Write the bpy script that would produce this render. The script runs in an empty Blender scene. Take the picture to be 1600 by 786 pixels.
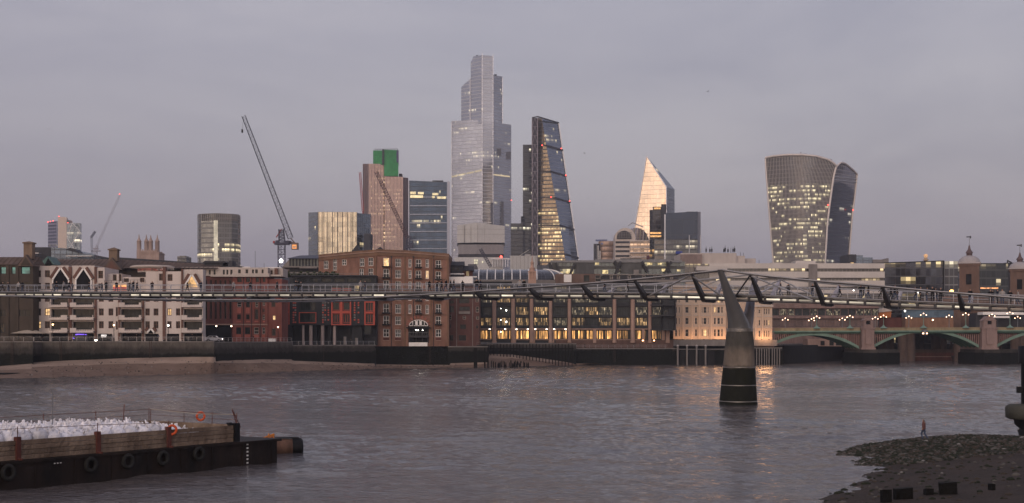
import bpy, bmesh, math, random
from mathutils import Vector
R=math.radians
random.seed(7)
sc=bpy.context.scene
# ------------------------------------------------------------------ camera
F=2180.0; HY=530.0; CH=8.05          # focal length in photo pixels, horizon row, eye height
cam_d=bpy.data.cameras.new('camera'); cam=bpy.data.objects.new('camera',cam_d)
sc.collection.objects.link(cam); sc.camera=cam
cam.location=(0,0,CH); cam.rotation_euler=(R(90),0,0)
cam_d.sensor_width=36; cam_d.lens=36*F/1600; cam_d.shift_y=(HY-393)/1600
cam_d.clip_start=.5; cam_d.clip_end=20000
# ------------------------------------------------------------------ world and sun
SUN_EL=4.0; SUN_AZ=200.0            # compass-like: 180 = straight behind the camera, more = to the left
w=bpy.data.worlds.new("World"); sc.world=w; w.use_nodes=True
nt=w.node_tree; nt.nodes.clear()
def N(nt,t,**k):
    n=nt.nodes.new(t)
    for a,b in k.items(): setattr(n,a,b)
    return n
out=N(nt,'ShaderNodeOutputWorld'); bg=N(nt,'ShaderNodeBackground')
sky=N(nt,'ShaderNodeTexSky'); sky.sky_type='NISHITA'; sky.sun_disc=False
sky.sun_elevation=R(SUN_EL); sky.sun_rotation=R(SUN_AZ); sky.air_density=1.2; sky.dust_density=2.5; sky.ozone_density=1.5
tc=N(nt,'ShaderNodeTexCoord'); mp=N(nt,'ShaderNodeMapping'); mp.inputs['Scale'].default_value=(1.2,1.2,4.5)
nz=N(nt,'ShaderNodeTexNoise'); nz.inputs['Scale'].default_value=2.6; nz.inputs['Detail'].default_value=7; nz.inputs['Roughness'].default_value=.58; nz.inputs['Distortion'].default_value=.5
cr=N(nt,'ShaderNodeValToRGB'); e=cr.color_ramp.elements
SKS=0.15
e[0].position=.36; e[0].color=(.318,.291,.378,1)
e[1].position=.64; e[1].color=(.412,.376,.448,1)
nz2=N(nt,'ShaderNodeTexNoise'); nz2.inputs['Scale'].default_value=5.0; nz2.inputs['Detail'].default_value=6
mx=N(nt,'ShaderNodeMix',data_type='RGBA'); mx.inputs[0].default_value=.72
gain=N(nt,'ShaderNodeMix',data_type='RGBA',blend_type='MULTIPLY'); gain.inputs[0].default_value=1.0; gain.inputs[7].default_value=(1/SKS,)*3+(1,)
nt.links.new(tc.outputs['Generated'],mp.inputs[0]); nt.links.new(mp.outputs[0],nz.inputs['Vector'])
nt.links.new(nz.outputs['Fac'],cr.inputs[0]); nt.links.new(cr.outputs[0],gain.inputs[6])
nt.links.new(sky.outputs[0],mx.inputs[6]); nt.links.new(gain.outputs[2],mx.inputs[7])
nt.links.new(mx.outputs[2],bg.inputs[0]); bg.inputs[1].default_value=SKS; nt.links.new(bg.outputs[0],out.inputs[0])
sd=bpy.data.lights.new('sun','SUN'); so=bpy.data.objects.new('sun',sd); sc.collection.objects.link(so)
sd.energy=1.45; sd.angle=R(70); sd.color=(1,.84,.72)
azr=R(SUN_AZ); sdir=Vector((math.sin(azr)*math.cos(R(SUN_EL+5)),math.cos(azr)*math.cos(R(SUN_EL+5)),math.sin(R(SUN_EL+5))))
so.rotation_euler=(-sdir).to_track_quat('-Z','Y').to_euler()
vs=sc.view_settings; vs.view_transform='Standard'; vs.look='None'; vs.exposure=0.43; vs.gamma=1
sc.cycles.max_bounces=5; sc.cycles.diffuse_bounces=2; sc.cycles.glossy_bounces=3; sc.cycles.transmission_bounces=3
# ------------------------------------------------------------------ helpers
def Xp(px,D): return (px-800)/F*D
def Zp(py,D): return CH+(HY-py)/F*D
def W(px,py,D): return Vector((Xp(px,D),D,Zp(py,D)))
def Dw(py,z=0.0): return (CH-z)*F/(py-HY)
LK=sc.collection.objects.link
def tag(o,label=None,cat=None,group=None,kind=None):
    if label: o['label']=label
    if cat: o['category']=cat
    if group: o['group']=group
    if kind: o['kind']=kind
    return o
SPLIT={'roof_edge','roof_coping','grey_panels','braces','coping','stone_band','stone_bands','string_course','red_frames','red_spandrels','terraces','white_frames','level_bands','end_balconies','pale_columns','white_pipes','orange_lit_floors','arch_posts','lower_plant','roof_plant','rooftop_plant','dark_vents','navigation_lamps','doorway_lamps','bay_panels','lit_openings','sky_garden_bands','gutter','wall_lamps','frame_bars','collar_foot','roof_and_lit_floor','hand_rails','side_windows','near_guard_rail','support_wall','pier_rings','tanks','lit_storey','edge_trim','pale_edge_lines','end_base'}
class MB:
    def __init__(s): s.v=[]; s.f=[]; s.m=[]; s.sm=[]
    def add(s,vs,fs,m=0,smooth=False):
        b=len(s.v); s.v+=[tuple(v) for v in vs]
        for f in fs: s.f.append(tuple(b+i for i in f)); s.m.append(m); s.sm.append(smooth)
        return s
    def box(s,x0,x1,y0,y1,z0,z1,m=0):
        if x0>x1: x0,x1=x1,x0
        if z0>z1: z0,z1=z1,z0
        if y0>y1: y0,y1=y1,y0
        return s.add([(x0,y0,z0),(x1,y0,z0),(x1,y1,z0),(x0,y1,z0),(x0,y0,z1),(x1,y0,z1),(x1,y1,z1),(x0,y1,z1)],
            [(0,1,5,4),(1,2,6,5),(2,3,7,6),(3,0,4,7),(4,5,6,7),(3,2,1,0)],m)
    def quad(s,a,b,c,d,m=0): return s.add([a,b,c,d],[(0,1,2,3)],m)
    def tube(s,p,q,r,n=6,r2=None,m=0,cap=True,smooth=True):
        p=Vector(p); q=Vector(q); d=q-p
        if d.length<1e-6: return s
        d.normalize(); a=Vector((0,0,1)) if abs(d.z)<.9 else Vector((1,0,0))
        u=d.cross(a).normalized(); w_=d.cross(u); r2=r if r2 is None else r2
        vs=[p+(u*math.cos(2*math.pi*i/n+.785)+w_*math.sin(2*math.pi*i/n+.785))*r for i in range(n)]+[q+(u*math.cos(2*math.pi*i/n+.785)+w_*math.sin(2*math.pi*i/n+.785))*r2 for i in range(n)]
        fs=[(i,i+n,(i+1)%n+n,(i+1)%n) for i in range(n)]
        s.add(vs,fs,m,smooth and n>4)
        if cap: s.add(vs[:n],[tuple(range(n))],m); s.add(vs[n:],[tuple(range(n-1,-1,-1))],m)
        return s
    def path(s,pts,r,n=6,m=0):
        for a,b in zip(pts,pts[1:]): s.tube(a,b,r,n,m=m)
        return s
    def lathe(s,prof,n=16,c=(0,0,0),m=0,sx=1,sy=1,smooth=True,ph=0):
        vs=[]; fs=[]
        for r,z in prof:
            for i in range(n):
                a=2*math.pi*i/n+ph; vs.append((c[0]+math.cos(a)*r*sx,c[1]+math.sin(a)*r*sy,c[2]+z))
        for k in range(len(prof)-1):
            for i in range(n): fs.append((k*n+i,k*n+(i+1)%n,(k+1)*n+(i+1)%n,(k+1)*n+i))
        s.add(vs,fs,m,smooth); s.add(vs[-n:],[tuple(range(n))],m); s.add(vs[:n],[tuple(range(n-1,-1,-1))],m)
        return s
    def prism(s,poly,y0,y1,m=0):   # poly in x,z counter-clockwise seen from -y
        n=len(poly)
        vs=[(x,y0,z) for x,z in poly]+[(x,y1,z) for x,z in poly]
        fs=[tuple(range(n)),tuple(range(2*n-1,n-1,-1))]+[(i,i+n,(i+1)%n+n,(i+1)%n) for i in range(n)]
        return s.add(vs,fs,m)
    def loft(s,plan,z0,zt,m=0,mt=None):  # plan xy counter-clockwise from above, zt per vertex
        n=len(plan)
        if not hasattr(zt,'__len__'): zt=[zt]*n
        if not hasattr(z0,'__len__'): z0=[z0]*n
        vs=[(x,y,z0[i]) for i,(x,y) in enumerate(plan)]+[(x,y,zt[i]) for i,(x,y) in enumerate(plan)]
        s.add(vs,[(i,(i+1)%n,(i+1)%n+n,i+n) for i in range(n)],m)
        s.add(vs[n:],[tuple(range(n))],m if mt is None else mt)
        return s
    def torus(s,c,r1,r2,ax='y',n=18,k=8,m=0,q=None):
        vs=[];fs=[]
        for i in range(n):
            a=2*math.pi*i/n
            for j in range(k):
                b=2*math.pi*j/k; rr=r1+r2*math.cos(b); h=r2*math.sin(b)
                p=Vector((math.cos(a)*rr,h,math.sin(a)*rr))
                if q is not None: p=q@p
                vs.append(Vector(c)+p)
        for i in range(n):
            for j in range(k): fs.append((i*k+j,i*k+(j+1)%k,((i+1)%n)*k+(j+1)%k,((i+1)%n)*k+j))
        return s.add(vs,fs,m,True)
    def ball(s,c,r,n=8,k=5,m=0,sz=1):
        prof=[(max(.001,math.sin(math.pi*i/k))*r,-math.cos(math.pi*i/k)*r*sz) for i in range(k+1)]
        return s.lathe(prof,n,c,m)
    def mesh(s,name,mats):
        me=bpy.data.meshes.new(name); me.from_pydata(s.v,[],s.f)
        for m in (mats if isinstance(mats,(list,tuple)) else [mats]): me.materials.append(m)
        me.polygons.foreach_set('material_index',s.m); me.polygons.foreach_set('use_smooth',s.sm)
        me.update(); return me
    def pieces(s):
        par=list(range(len(s.v)))
        def f(a):
            while par[a]!=a: par[a]=par[par[a]]; a=par[a]
            return a
        for q in s.f:
            r=f(q[0])
            for a in q[1:]: par[f(a)]=r
        g={}
        for q,m,sm in zip(s.f,s.m,s.sm): g.setdefault(f(q[0]),[]).append((q,m,sm))
        for L_ in g.values():
            ids=sorted({a for q,_,_ in L_ for a in q}); mp={a:i for i,a in enumerate(ids)}; n=MB(); n.v=[s.v[a] for a in ids]
            for q,m,sm in L_: n.f.append(tuple(mp[a] for a in q)); n.m.append(m); n.sm.append(sm)
            yield n
    def build(s,name,mats,parent=None,kind=None,label=None,loc=None):
        if name in SPLIT and parent is not None and kind is None:
            L_=[p.build(name+'',mats,parent,'_',label,loc) for p in s.pieces()]
            for o in L_:
                if 'kind' in o: del o['kind']
            return L_[0]
        o=bpy.data.objects.new(name,s.mesh(name,mats)); LK(o)
        if parent is not None: o.parent=parent.o if isinstance(parent,Fr) else parent
        if loc: o.location=loc
        return tag(o,label,None,None,kind)
class Fr:
    """A thing: an Empty at its base; local x along its front, y away from the viewer's side, z up."""
    def __init__(s,name,label,cat,px,D,zb=0.0,yaw=0.0,group=None):
        s.D=D; s.zb=zb; s.yaw=R(yaw); s.x=Xp(px,D); s.px=px
        s.o=bpy.data.objects.new(name,None); LK(s.o); s.o.empty_display_size=1
        s.o.location=(s.x,D,zb); s.o.rotation_euler=(0,0,s.yaw)
        tag(s.o,label,cat,group)
    def u(s,px):
        k=(px-800)/F; c,n=math.cos(s.yaw),math.sin(s.yaw)
        return (s.D*k-s.x)/(c-n*k)
    def z(s,py,px=None):
        D=s.D+(s.u(px)*math.sin(s.yaw) if px is not None else 0)
        return CH+(HY-py)/F*D-s.zb
    def P(s,px,py,y=0): return Vector((s.u(px),y,s.z(py,px)))
def lattice(mb,p,q,w,n,r=.08,rd=.05,m=0,w2=None):
    p=Vector(p);q=Vector(q);d=(q-p).normalized(); a=Vector((0,1,0)) if abs(d.y)<.8 else Vector((1,0,0))
    u=d.cross(a).normalized(); v=d.cross(u).normalized(); w2=w if w2 is None else w2
    def c(t,i):
        ww=(w+(w2-w)*t)/2; su,sv=((-1,-1),(1,-1),(1,1),(-1,1))[i%4]
        return p+(q-p)*t+u*su*ww+v*sv*ww
    for i in range(4): mb.tube(c(0,i),c(1,i),r,4,m=m,cap=False)
    for k in range(n):
        for i in range(4):
            a_,b_=(i,i+1) if k%2 else (i+1,i)
            mb.tube(c(k/n,a_),c((k+1)/n,b_),rd,3,m=m,cap=False)
            mb.tube(c(k/n,i),c(k/n,i+1),rd,3,m=m,cap=False)
# ------------------------------------------------------------------ materials
MAT={}
def pm(name,col,rough=.8,metal=0.0,var=.3,scale=.6,bump=.0,streak=True,bscale=3.0,col2=None,spec=.22,island=0.0):
    if name in MAT: return MAT[name]
    m=bpy.data.materials.new(name); m.use_nodes=True; t=m.node_tree; b=t.nodes['Principled BSDF']
    co=N(t,'ShaderNodeTexCoord'); mp=N(t,'ShaderNodeMapping'); mp.inputs['Scale'].default_value=(scale,scale,scale*(.35 if streak else 1))
    nz=N(t,'ShaderNodeTexNoise'); nz.inputs['Detail'].default_value=6; nz.inputs['Roughness'].default_value=.65; nz.inputs['Scale'].default_value=1
    t.links.new(co.outputs['Object'],mp.inputs[0]); t.links.new(mp.outputs[0],nz.inputs['Vector'])
    cr=N(t,'ShaderNodeValToRGB'); cr.color_ramp.elements[0].position=.3; cr.color_ramp.elements[1].position=.7
    c2=col2 or tuple(min(1,c*(1+var)) for c in col)
    cr.color_ramp.elements[0].color=tuple(c*(1-var) for c in col)+(1,) if not col2 else tuple(col)+(1,)
    cr.color_ramp.elements[1].color=tuple(c2)+(1,)
    t.links.new(nz.outputs['Fac'],cr.inputs[0]); src=cr.outputs[0]
    if island:
        oi=N(t,'ShaderNodeObjectInfo'); hs=N(t,'ShaderNodeHueSaturation'); ma=N(t,'ShaderNodeMath',operation='MULTIPLY_ADD')
        ma.inputs[1].default_value=island; ma.inputs[2].default_value=1-island/2
        t.links.new(oi.outputs['Random'],ma.inputs[0]); t.links.new(ma.outputs[0],hs.inputs['Value']); t.links.new(src,hs.inputs['Color']); src=hs.outputs[0]
    t.links.new(src,b.inputs['Base Color'])
    b.inputs['Roughness'].default_value=rough; b.inputs['Metallic'].default_value=metal; b.inputs['Specular IOR Level'].default_value=spec
    if bump:
        n2=N(t,'ShaderNodeTexNoise'); n2.inputs['Scale'].default_value=bscale; n2.inputs['Detail'].default_value=5
        bp=N(t,'ShaderNodeBump'); bp.inputs['Strength'].default_value=bump; bp.inputs['Distance'].default_value=.3
        t.links.new(co.outputs['Object'],n2.inputs['Vector']); t.links.new(n2.outputs['Fac'],bp.inputs['Height']); t.links.new(bp.outputs[0],b.inputs['Normal'])
    MAT[name]=m; return m
def em(name,col,strength,var=.5,scale=1.2):
    """a lamp, a lit sign, a lit interior or a bright gilt top: emission with uneven brightness"""
    if name in MAT: return MAT[name]
    m=bpy.data.materials.new(name); m.use_nodes=True; t=m.node_tree; b=t.nodes['Principled BSDF']
    b.inputs['Base Color'].default_value=(.05,.05,.05,1); b.inputs['Emission Color'].default_value=tuple(col)+(1,)
    co=N(t,'ShaderNodeTexCoord'); nz=N(t,'ShaderNodeTexNoise'); nz.inputs['Scale'].default_value=scale; nz.inputs['Detail'].default_value=3
    oi=N(t,'ShaderNodeObjectInfo'); ad=N(t,'ShaderNodeVectorMath',operation='ADD'); sc_=N(t,'ShaderNodeVectorMath',operation='SCALE'); cb=N(t,'ShaderNodeCombineXYZ')
    for i in range(3): t.links.new(oi.outputs['Random'],cb.inputs[i])
    t.links.new(cb.outputs[0],sc_.inputs[0]); sc_.inputs['Scale'].default_value=40
    t.links.new(co.outputs['Object'],ad.inputs[0]); t.links.new(sc_.outputs[0],ad.inputs[1]); t.links.new(ad.outputs[0],nz.inputs['Vector'])
    mr=N(t,'ShaderNodeMapRange'); mr.inputs[1].default_value=.35; mr.inputs[2].default_value=.65
    mr.inputs[3].default_value=strength*(1-var); mr.inputs[4].default_value=strength*(1+var)
    t.links.new(nz.outputs['Fac'],mr.inputs[0]); t.links.new(mr.outputs[0],b.inputs['Emission Strength'])
    MAT[name]=m; return m
def glass(name,tint,metal=.75,cw=1.5,ch=4.0,lit=.12,litc=(1,.78,.42),ls=.7,rough=.12,lw=.1,lh=.22,frame=(.1,.1,.11),mode='n',band=.5,var=.25,zlim=None,fmetal=0.0,frough=.5,wob=.03,dark=.6):
    """curtain wall: panes with a thin frame between them, each pane its own tint, some rooms lit"""
    if name in MAT: return MAT[name]
    m=bpy.data.materials.new(name); m.use_nodes=True; t=m.node_tree; b=t.nodes['Principled BSDF']; L=t.links.new
    co=N(t,'ShaderNodeTexCoord')
    sp=N(t,'ShaderNodeSeparateXYZ'); L(co.outputs['Object'],sp.inputs[0])
    def M(op,a,b_=None,c=None):
        n=N(t,'ShaderNodeMath',operation=op)
        for i,x in enumerate((a,b_,c)):
            if x is None: continue
            if isinstance(x,(int,float)): n.inputs[i].default_value=x
            else: L(x,n.inputs[i])
        return n.outputs[0]
    if mode=='n':
        cx=N(t,'ShaderNodeVectorMath',operation='CROSS_PRODUCT'); cx.inputs[0].default_value=(0,0,1); L(co.outputs['Normal'],cx.inputs[1])
        nn=N(t,'ShaderNodeVectorMath',operation='NORMALIZE'); L(cx.outputs[0],nn.inputs[0])
        dt=N(t,'ShaderNodeVectorMath',operation='DOT_PRODUCT'); L(nn.outputs[0],dt.inputs[0]); L(co.outputs['Object'],dt.inputs[1]); u=dt.outputs['Value']
    else: u=sp.outputs[0]
    fu=M('DIVIDE',u,cw); fv=M('DIVIDE',sp.outputs[2],ch)
    iu=M('FLOOR',fu); iv=M('FLOOR',fv); ru=M('FRACT',fu); rv=M('FRACT',fv)
    cb=N(t,'ShaderNodeCombineXYZ'); L(iu,cb.inputs[0]); L(iv,cb.inputs[1])
    wn=N(t,'ShaderNodeTexWhiteNoise',noise_dimensions='2D'); L(cb.outputs[0],wn.inputs['Vector'])
    cb2=N(t,'ShaderNodeCombineXYZ'); L(M('MULTIPLY',iu,.055),cb2.inputs[0]); L(M('MULTIPLY',iv,3.7),cb2.inputs[1])
    n2=N(t,'ShaderNodeTexNoise',noise_dimensions='2D'); n2.inputs['Scale'].default_value=1; n2.inputs['Detail'].default_value=1; L(cb2.outputs[0],n2.inputs['Vector'])
    # lit when mix of room noise and floor noise is high
    from statistics import NormalDist
    T=.5+.105*NormalDist().inv_cdf(min(.98,max(.02,1-lit*1.15))) if lit>0 else 9
    run=M('MULTIPLY',M('GREATER_THAN',n2.outputs['Fac'],T),M('LESS_THAN',wn.outputs['Value'],.8))
    islit=M('MAXIMUM',run,M('GREATER_THAN',wn.outputs['Value'],1-lit*.12)) if lit>0 else M('MULTIPLY',run,0)
    frm=M('MAXIMUM',M('LESS_THAN',ru,lw),M('LESS_THAN',rv,lh))
    nofr=M('SUBTRACT',1,frm)
    spc=N(t,'ShaderNodeSeparateColor'); L(wn.outputs['Color'],spc.inputs[0]); N2v=spc.outputs[1]
    upper=M('MULTIPLY_ADD',M('GREATER_THAN',rv,lh+(1-lh)*.45),.8,.2)
    es=M('MULTIPLY',M('MULTIPLY',islit,M('MULTIPLY',nofr,upper)),M('MULTIPLY_ADD',M('POWER',N2v,1.8),ls*1.5,ls*.12))
    if zlim: es=M('MULTIPLY',es,M('LESS_THAN',sp.outputs[2],zlim))
    # pane tint
    tv=M('MULTIPLY_ADD',wn.outputs['Value'],var*2,1-var)
    big=N(t,'ShaderNodeTexNoise'); big.inputs['Scale'].default_value=.035; big.inputs['Detail'].default_value=3; L(co.outputs['Object'],big.inputs['Vector'])
    tv=M('MULTIPLY',tv,M('MULTIPLY_ADD',big.outputs['Fac'],.9,.55))
    vm=N(t,'ShaderNodeVectorMath',operation='SCALE'); vm.inputs[0].default_value=tint; L(tv,vm.inputs['Scale'])
    mx=N(t,'ShaderNodeMix',data_type='RGBA'); L(frm,mx.inputs[0]); L(vm.outputs[0],mx.inputs[6]); mx.inputs[7].default_value=tuple(frame)+(1,)
    L(mx.outputs[2],b.inputs['Base Color'])
    L(M('MULTIPLY_ADD',nofr,metal-fmetal,fmetal),b.inputs['Metallic']); L(M('MULTIPLY_ADD',nofr,rough-frough,frough),b.inputs['Roughness'])
    b.inputs['Emission Color'].default_value=tuple(litc)+(1,); L(es,b.inputs['Emission Strength'])
    # each pane tilts a little, so neighbours mirror slightly different sky
    cs=N(t,'ShaderNodeVectorMath',operation='SUBTRACT'); L(wn.outputs['Color'],cs.inputs[0]); cs.inputs[1].default_value=(.5,.5,.5)
    s2=N(t,'ShaderNodeVectorMath',operation='SCALE'); L(cs.outputs[0],s2.inputs[0]); s2.inputs['Scale'].default_value=wob
    ge=N(t,'ShaderNodeNewGeometry'); a2=N(t,'ShaderNodeVectorMath',operation='ADD'); L(ge.outputs['Normal'],a2.inputs[0]); L(s2.outputs[0],a2.inputs[1])
    n3=N(t,'ShaderNodeVectorMath',operation='NORMALIZE'); L(a2.outputs[0],n3.inputs[0]); L(n3.outputs[0],b.inputs['Normal'])
    MAT[name]=m; return m
def paneglass(name,col=(.02,.022,.025),lit=.15,litc=(1,.62,.28),ls=.8,metal=.0,cloth=.3,ns=(.9,.9,.9),pw=2.0):
    """window pane: per object random tint / curtain / lit room"""
    if name in MAT: return MAT[name]
    m=bpy.data.materials.new(name); m.use_nodes=True; t=m.node_tree; b=t.nodes['Principled BSDF']; L=t.links.new
    oi=N(t,'ShaderNodeObjectInfo'); co=N(t,'ShaderNodeTexCoord')
    mth=lambda op,a,b_: (lambda n:(L(a,n.inputs[0]) if not isinstance(a,float) else setattr(n.inputs[0],'default_value',a),L(b_,n.inputs[1]) if not isinstance(b_,float) else setattr(n.inputs[1],'default_value',b_),n.outputs[0])[2])(N(t,'ShaderNodeMath',operation=op))
    nz=N(t,'ShaderNodeTexNoise'); nz.inputs['Scale'].default_value=1; nz.inputs['Detail'].default_value=3; mpp=N(t,'ShaderNodeMapping'); mpp.inputs['Scale'].default_value=ns
    ad=N(t,'ShaderNodeVectorMath',operation='ADD'); cb=N(t,'ShaderNodeCombineXYZ'); r60=mth('MULTIPLY',oi.outputs['Random'],60.0)
    for i in range(3): L(r60,cb.inputs[i])
    L(co.outputs['Object'],mpp.inputs[0]); L(mpp.outputs[0],ad.inputs[0]); L(cb.outputs[0],ad.inputs[1]); L(ad.outputs[0],nz.inputs['Vector'])
    if pw>4:
        s2=N(t,'ShaderNodeSeparateXYZ'); L(co.outputs['Object'],s2.inputs[0]); c3=N(t,'ShaderNodeCombineXYZ')
        L(mth('FLOOR',mth('MULTIPLY',s2.outputs[0],float(ns[0])),0.0),c3.inputs[0]); L(mth('FLOOR',mth('MULTIPLY',s2.outputs[2],float(ns[2])),0.0),c3.inputs[1]); L(r60,c3.inputs[2])
        w3=N(t,'ShaderNodeTexWhiteNoise',noise_dimensions='3D'); L(c3.outputs[0],w3.inputs['Vector'])
        gl=mth('MULTIPLY',mth('POWER',w3.outputs['Value'],2.2),mth('POWER',nz.outputs['Fac'],3.0)); glf=float(ls*30)
    lt=mth('LESS_THAN',oi.outputs['Random'],float(lit)); es=mth('MULTIPLY',lt,mth('MULTIPLY',mth('POWER',nz.outputs['Fac'],float(pw)),float(ls*2**pw)) if pw<=4 else mth('MULTIPLY',gl,glf))
    L(es,b.inputs['Emission Strength']); b.inputs['Emission Color'].default_value=tuple(litc)+(1,)
    cr=N(t,'ShaderNodeValToRGB'); cr.color_ramp.elements[0].position=.42; cr.color_ramp.elements[0].color=tuple(col)+(1,)
    cr.color_ramp.elements[1].position=.75; cr.color_ramp.elements[1].color=tuple(c+cloth*.45 for c in col)+(1,)
    L(nz.outputs['Fac'],cr.inputs[0]); L(cr.outputs[0],b.inputs['Base Color'])
    b.inputs['Roughness'].default_value=.1; b.inputs['Metallic'].default_value=metal; b.inputs['Specular IOR Level'].default_value=.12
    MAT[name]=m; return m
def tidemat(name,low,mid,high,z1,z2,amp=1.6,rough=.9):
    """masonry that stands in the tide: weed below a ragged line, scoured stone above it, older stone on top"""
    m=bpy.data.materials.new(name); m.use_nodes=True; t=m.node_tree; b=t.nodes['Principled BSDF']; L=t.links.new
    co=N(t,'ShaderNodeTexCoord'); sp=N(t,'ShaderNodeSeparateXYZ'); L(co.outputs['Object'],sp.inputs[0])
    def nz(sc3,d=5):
        mp=N(t,'ShaderNodeMapping'); mp.inputs['Scale'].default_value=sc3; n=N(t,'ShaderNodeTexNoise'); n.inputs['Scale'].default_value=1; n.inputs['Detail'].default_value=d; n.inputs['Roughness'].default_value=.65
        L(co.outputs['Object'],mp.inputs[0]); L(mp.outputs[0],n.inputs['Vector']); return n.outputs['Fac']
    def M(op,a,b_,c=None):
        n=N(t,'ShaderNodeMath',operation=op)
        for i,x in enumerate((a,b_,c)):
            if x is None: continue
            if isinstance(x,(int,float)): n.inputs[i].default_value=x
            else: L(x,n.inputs[i])
        return n.outputs[0]
    zz=M('ADD',sp.outputs[2],M('MULTIPLY_ADD',nz((.9,.9,.25)),amp*2,-amp))
    def step(z,wd):
        r=N(t,'ShaderNodeMapRange'); r.inputs[1].default_value=z-wd; r.inputs[2].default_value=z+wd; L(zz,r.inputs[0]); return r.outputs[0]
    m1=N(t,'ShaderNodeMix',data_type='RGBA'); L(step(z1,.25),m1.inputs[0]); m1.inputs[6].default_value=low+(1,); m1.inputs[7].default_value=mid+(1,)
    m2=N(t,'ShaderNodeMix',data_type='RGBA'); L(step(z2,.5),m2.inputs[0]); L(m1.outputs[2],m2.inputs[6]); m2.inputs[7].default_value=high+(1,)
    v=M('MULTIPLY_ADD',nz((.5,.5,.22),6),2.0,0.0); vv=N(t,'ShaderNodeVectorMath',operation='SCALE'); L(m2.outputs[2],vv.inputs[0]); L(v,vv.inputs['Scale']); L(vv.outputs[0],b.inputs['Base Color'])
    b.inputs['Roughness'].default_value=rough; b.inputs['Specular IOR Level'].default_value=.25
    bp=N(t,'ShaderNodeBump'); bp.inputs['Strength'].default_value=.4; bp.inputs['Distance'].default_value=.3; L(nz((2,2,2)),bp.inputs['Height']); L(bp.outputs[0],b.inputs['Normal'])
    return m
# palette
pale=pm('pale_pink_render',(.55,.48,.44),.85,var=.14,scale=.25)
brownb=pm('brown_brick',(.14,.075,.058),.9,var=.25)
redb=pm('red_brick',(.19,.066,.052),.9,var=.3,scale=.35)
redd=pm('dark_red_brick',(.105,.040,.035),.9,var=.3,scale=.35)
whb=pm('warehouse_brick',(.21,.112,.082),.9,var=.42,scale=.45)
whb2=pm('warehouse_cornice_brick',(.17,.10,.065),.9,var=.3,scale=.3)
brn2=pm('brown_red_brick',(.10,.048,.042),.9,var=.25)
bronze=pm('bronze_brown_cladding',(.055,.042,.032),.7,var=.3)
roofb=pm('brown_roof',(.115,.082,.066),.9,var=.3,scale=.3)
darkroof=pm('dark_lead_roof',(.04,.04,.046),.7,var=.3)
slate=pm('slate_roof',(.07,.075,.10),.6,var=.25)
char=pm('charcoal_cladding',(.022,.024,.028),.6,var=.35,scale=.5)
redf=pm('red_frame_paint',(.44,.085,.058),.6,var=.12)
redp=pm('red_panel',(.33,.10,.075),.7,var=.2)
white=pm('white_paint',(.80,.77,.74),.6,var=.08)
offw=pm('off_white_render',(.46,.40,.36),.8,var=.12)
stone=pm('cream_stone',(.52,.40,.31),.85,var=.14,scale=.25)
pinkst=pm('pink_stone',(.30,.20,.16),.85,var=.2)
gstone=pm('grey_stone',(.20,.18,.17),.85,var=.2)
conc=pm('concrete_bands',(.52,.48,.45),.85,var=.12,scale=.15)
steel=pm('grey_steel',(.16,.16,.17),.45,.4,var=.2)
lsteel=pm('light_steel',(.42,.42,.44),.4,.5,var=.15)
dsteel=pm('dark_steel',(.035,.035,.04),.5,.3,var=.3)
black=pm('black_iron',(.007,.007,.008),.55,.2,var=.3)
green=pm('green_bridge_paint',(.14,.215,.175),.6,var=.2,scale=.4)
greend=pm('dark_green_bridge_paint',(.045,.095,.072),.6,var=.25,scale=.4)
pgran=pm('pink_granite',(.24,.17,.155),.85,var=.25,scale=.3)
timber=pm('wet_timber',(.004,.0035,.003),.85,var=.6,scale=1.5,bump=.4)
lead=pm('lead_dome',(.36,.33,.33),.6,var=.12)
darkopen=pm('opening_shade',(.008,.008,.009),.9,var=.3)  # near-black backing: shade inside openings put into the colour
gpane=paneglass('window_glass',(.010,.010,.011),.05,cloth=.06)
gpane_lit=paneglass('window_glass_evening',(.012,.017,.017),.60,(1,.60,.26),.14,cloth=.05,ns=(3.2,1,.8),pw=9.0)
gpane_gf=paneglass('window_glass_ground_floor',(.014,.014,.012),.95,(1,.48,.15),.36,cloth=.05,ns=(3.0,1,.35),pw=7.0)
gpane_of=paneglass('window_glass_office',(.012,.019,.019),.45,(1,.78,.5),.06,cloth=.06,ns=(2.4,1,1.2),pw=9.0)
gpane_dim=paneglass('window_glass_dim',(.013,.017,.016),.05,(1,.7,.35),.25,cloth=.06,ns=(1.4,1,.5))
lampw=em('warm_lamp_glow',(1,.62,.30),7,.1); lampwhite=em('white_lamp_glow',(1,.92,.80),9,.1)
lampo=em('orange_lamp_glow',(1,.33,.07),9,.1); lampr=em('red_beacon_glow',(1,.06,.04),5,.1)
WCACHE={}
STY={ # frame material, pane material, bars x, bars z, bar width, recess
 'plain':(brownb,gpane,1,1,.13), 'white':(white,gpane,1,1,.13), 'white3':(white,gpane,2,1,.11), 'white2':(white,gpane,1,2,.12),
 'dark':(dsteel,gpane_dim,1,0,.07), 'darkw':(dsteel,gpane_dim,2,0,.07), 'office':(dsteel,gpane_lit,7,0,.15), 'officed':(dsteel,gpane_of,7,0,.15),'officeg':(dsteel,gpane_gf,7,0,.15),
 'cream':(offw,gpane,0,1,.10), 'plain0':(brownb,gpane,0,0,.14), 'red':(redf,gpane_dim,2,0,.12),'redw':(redf,gpane_dim,0,0,.15)}
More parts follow.
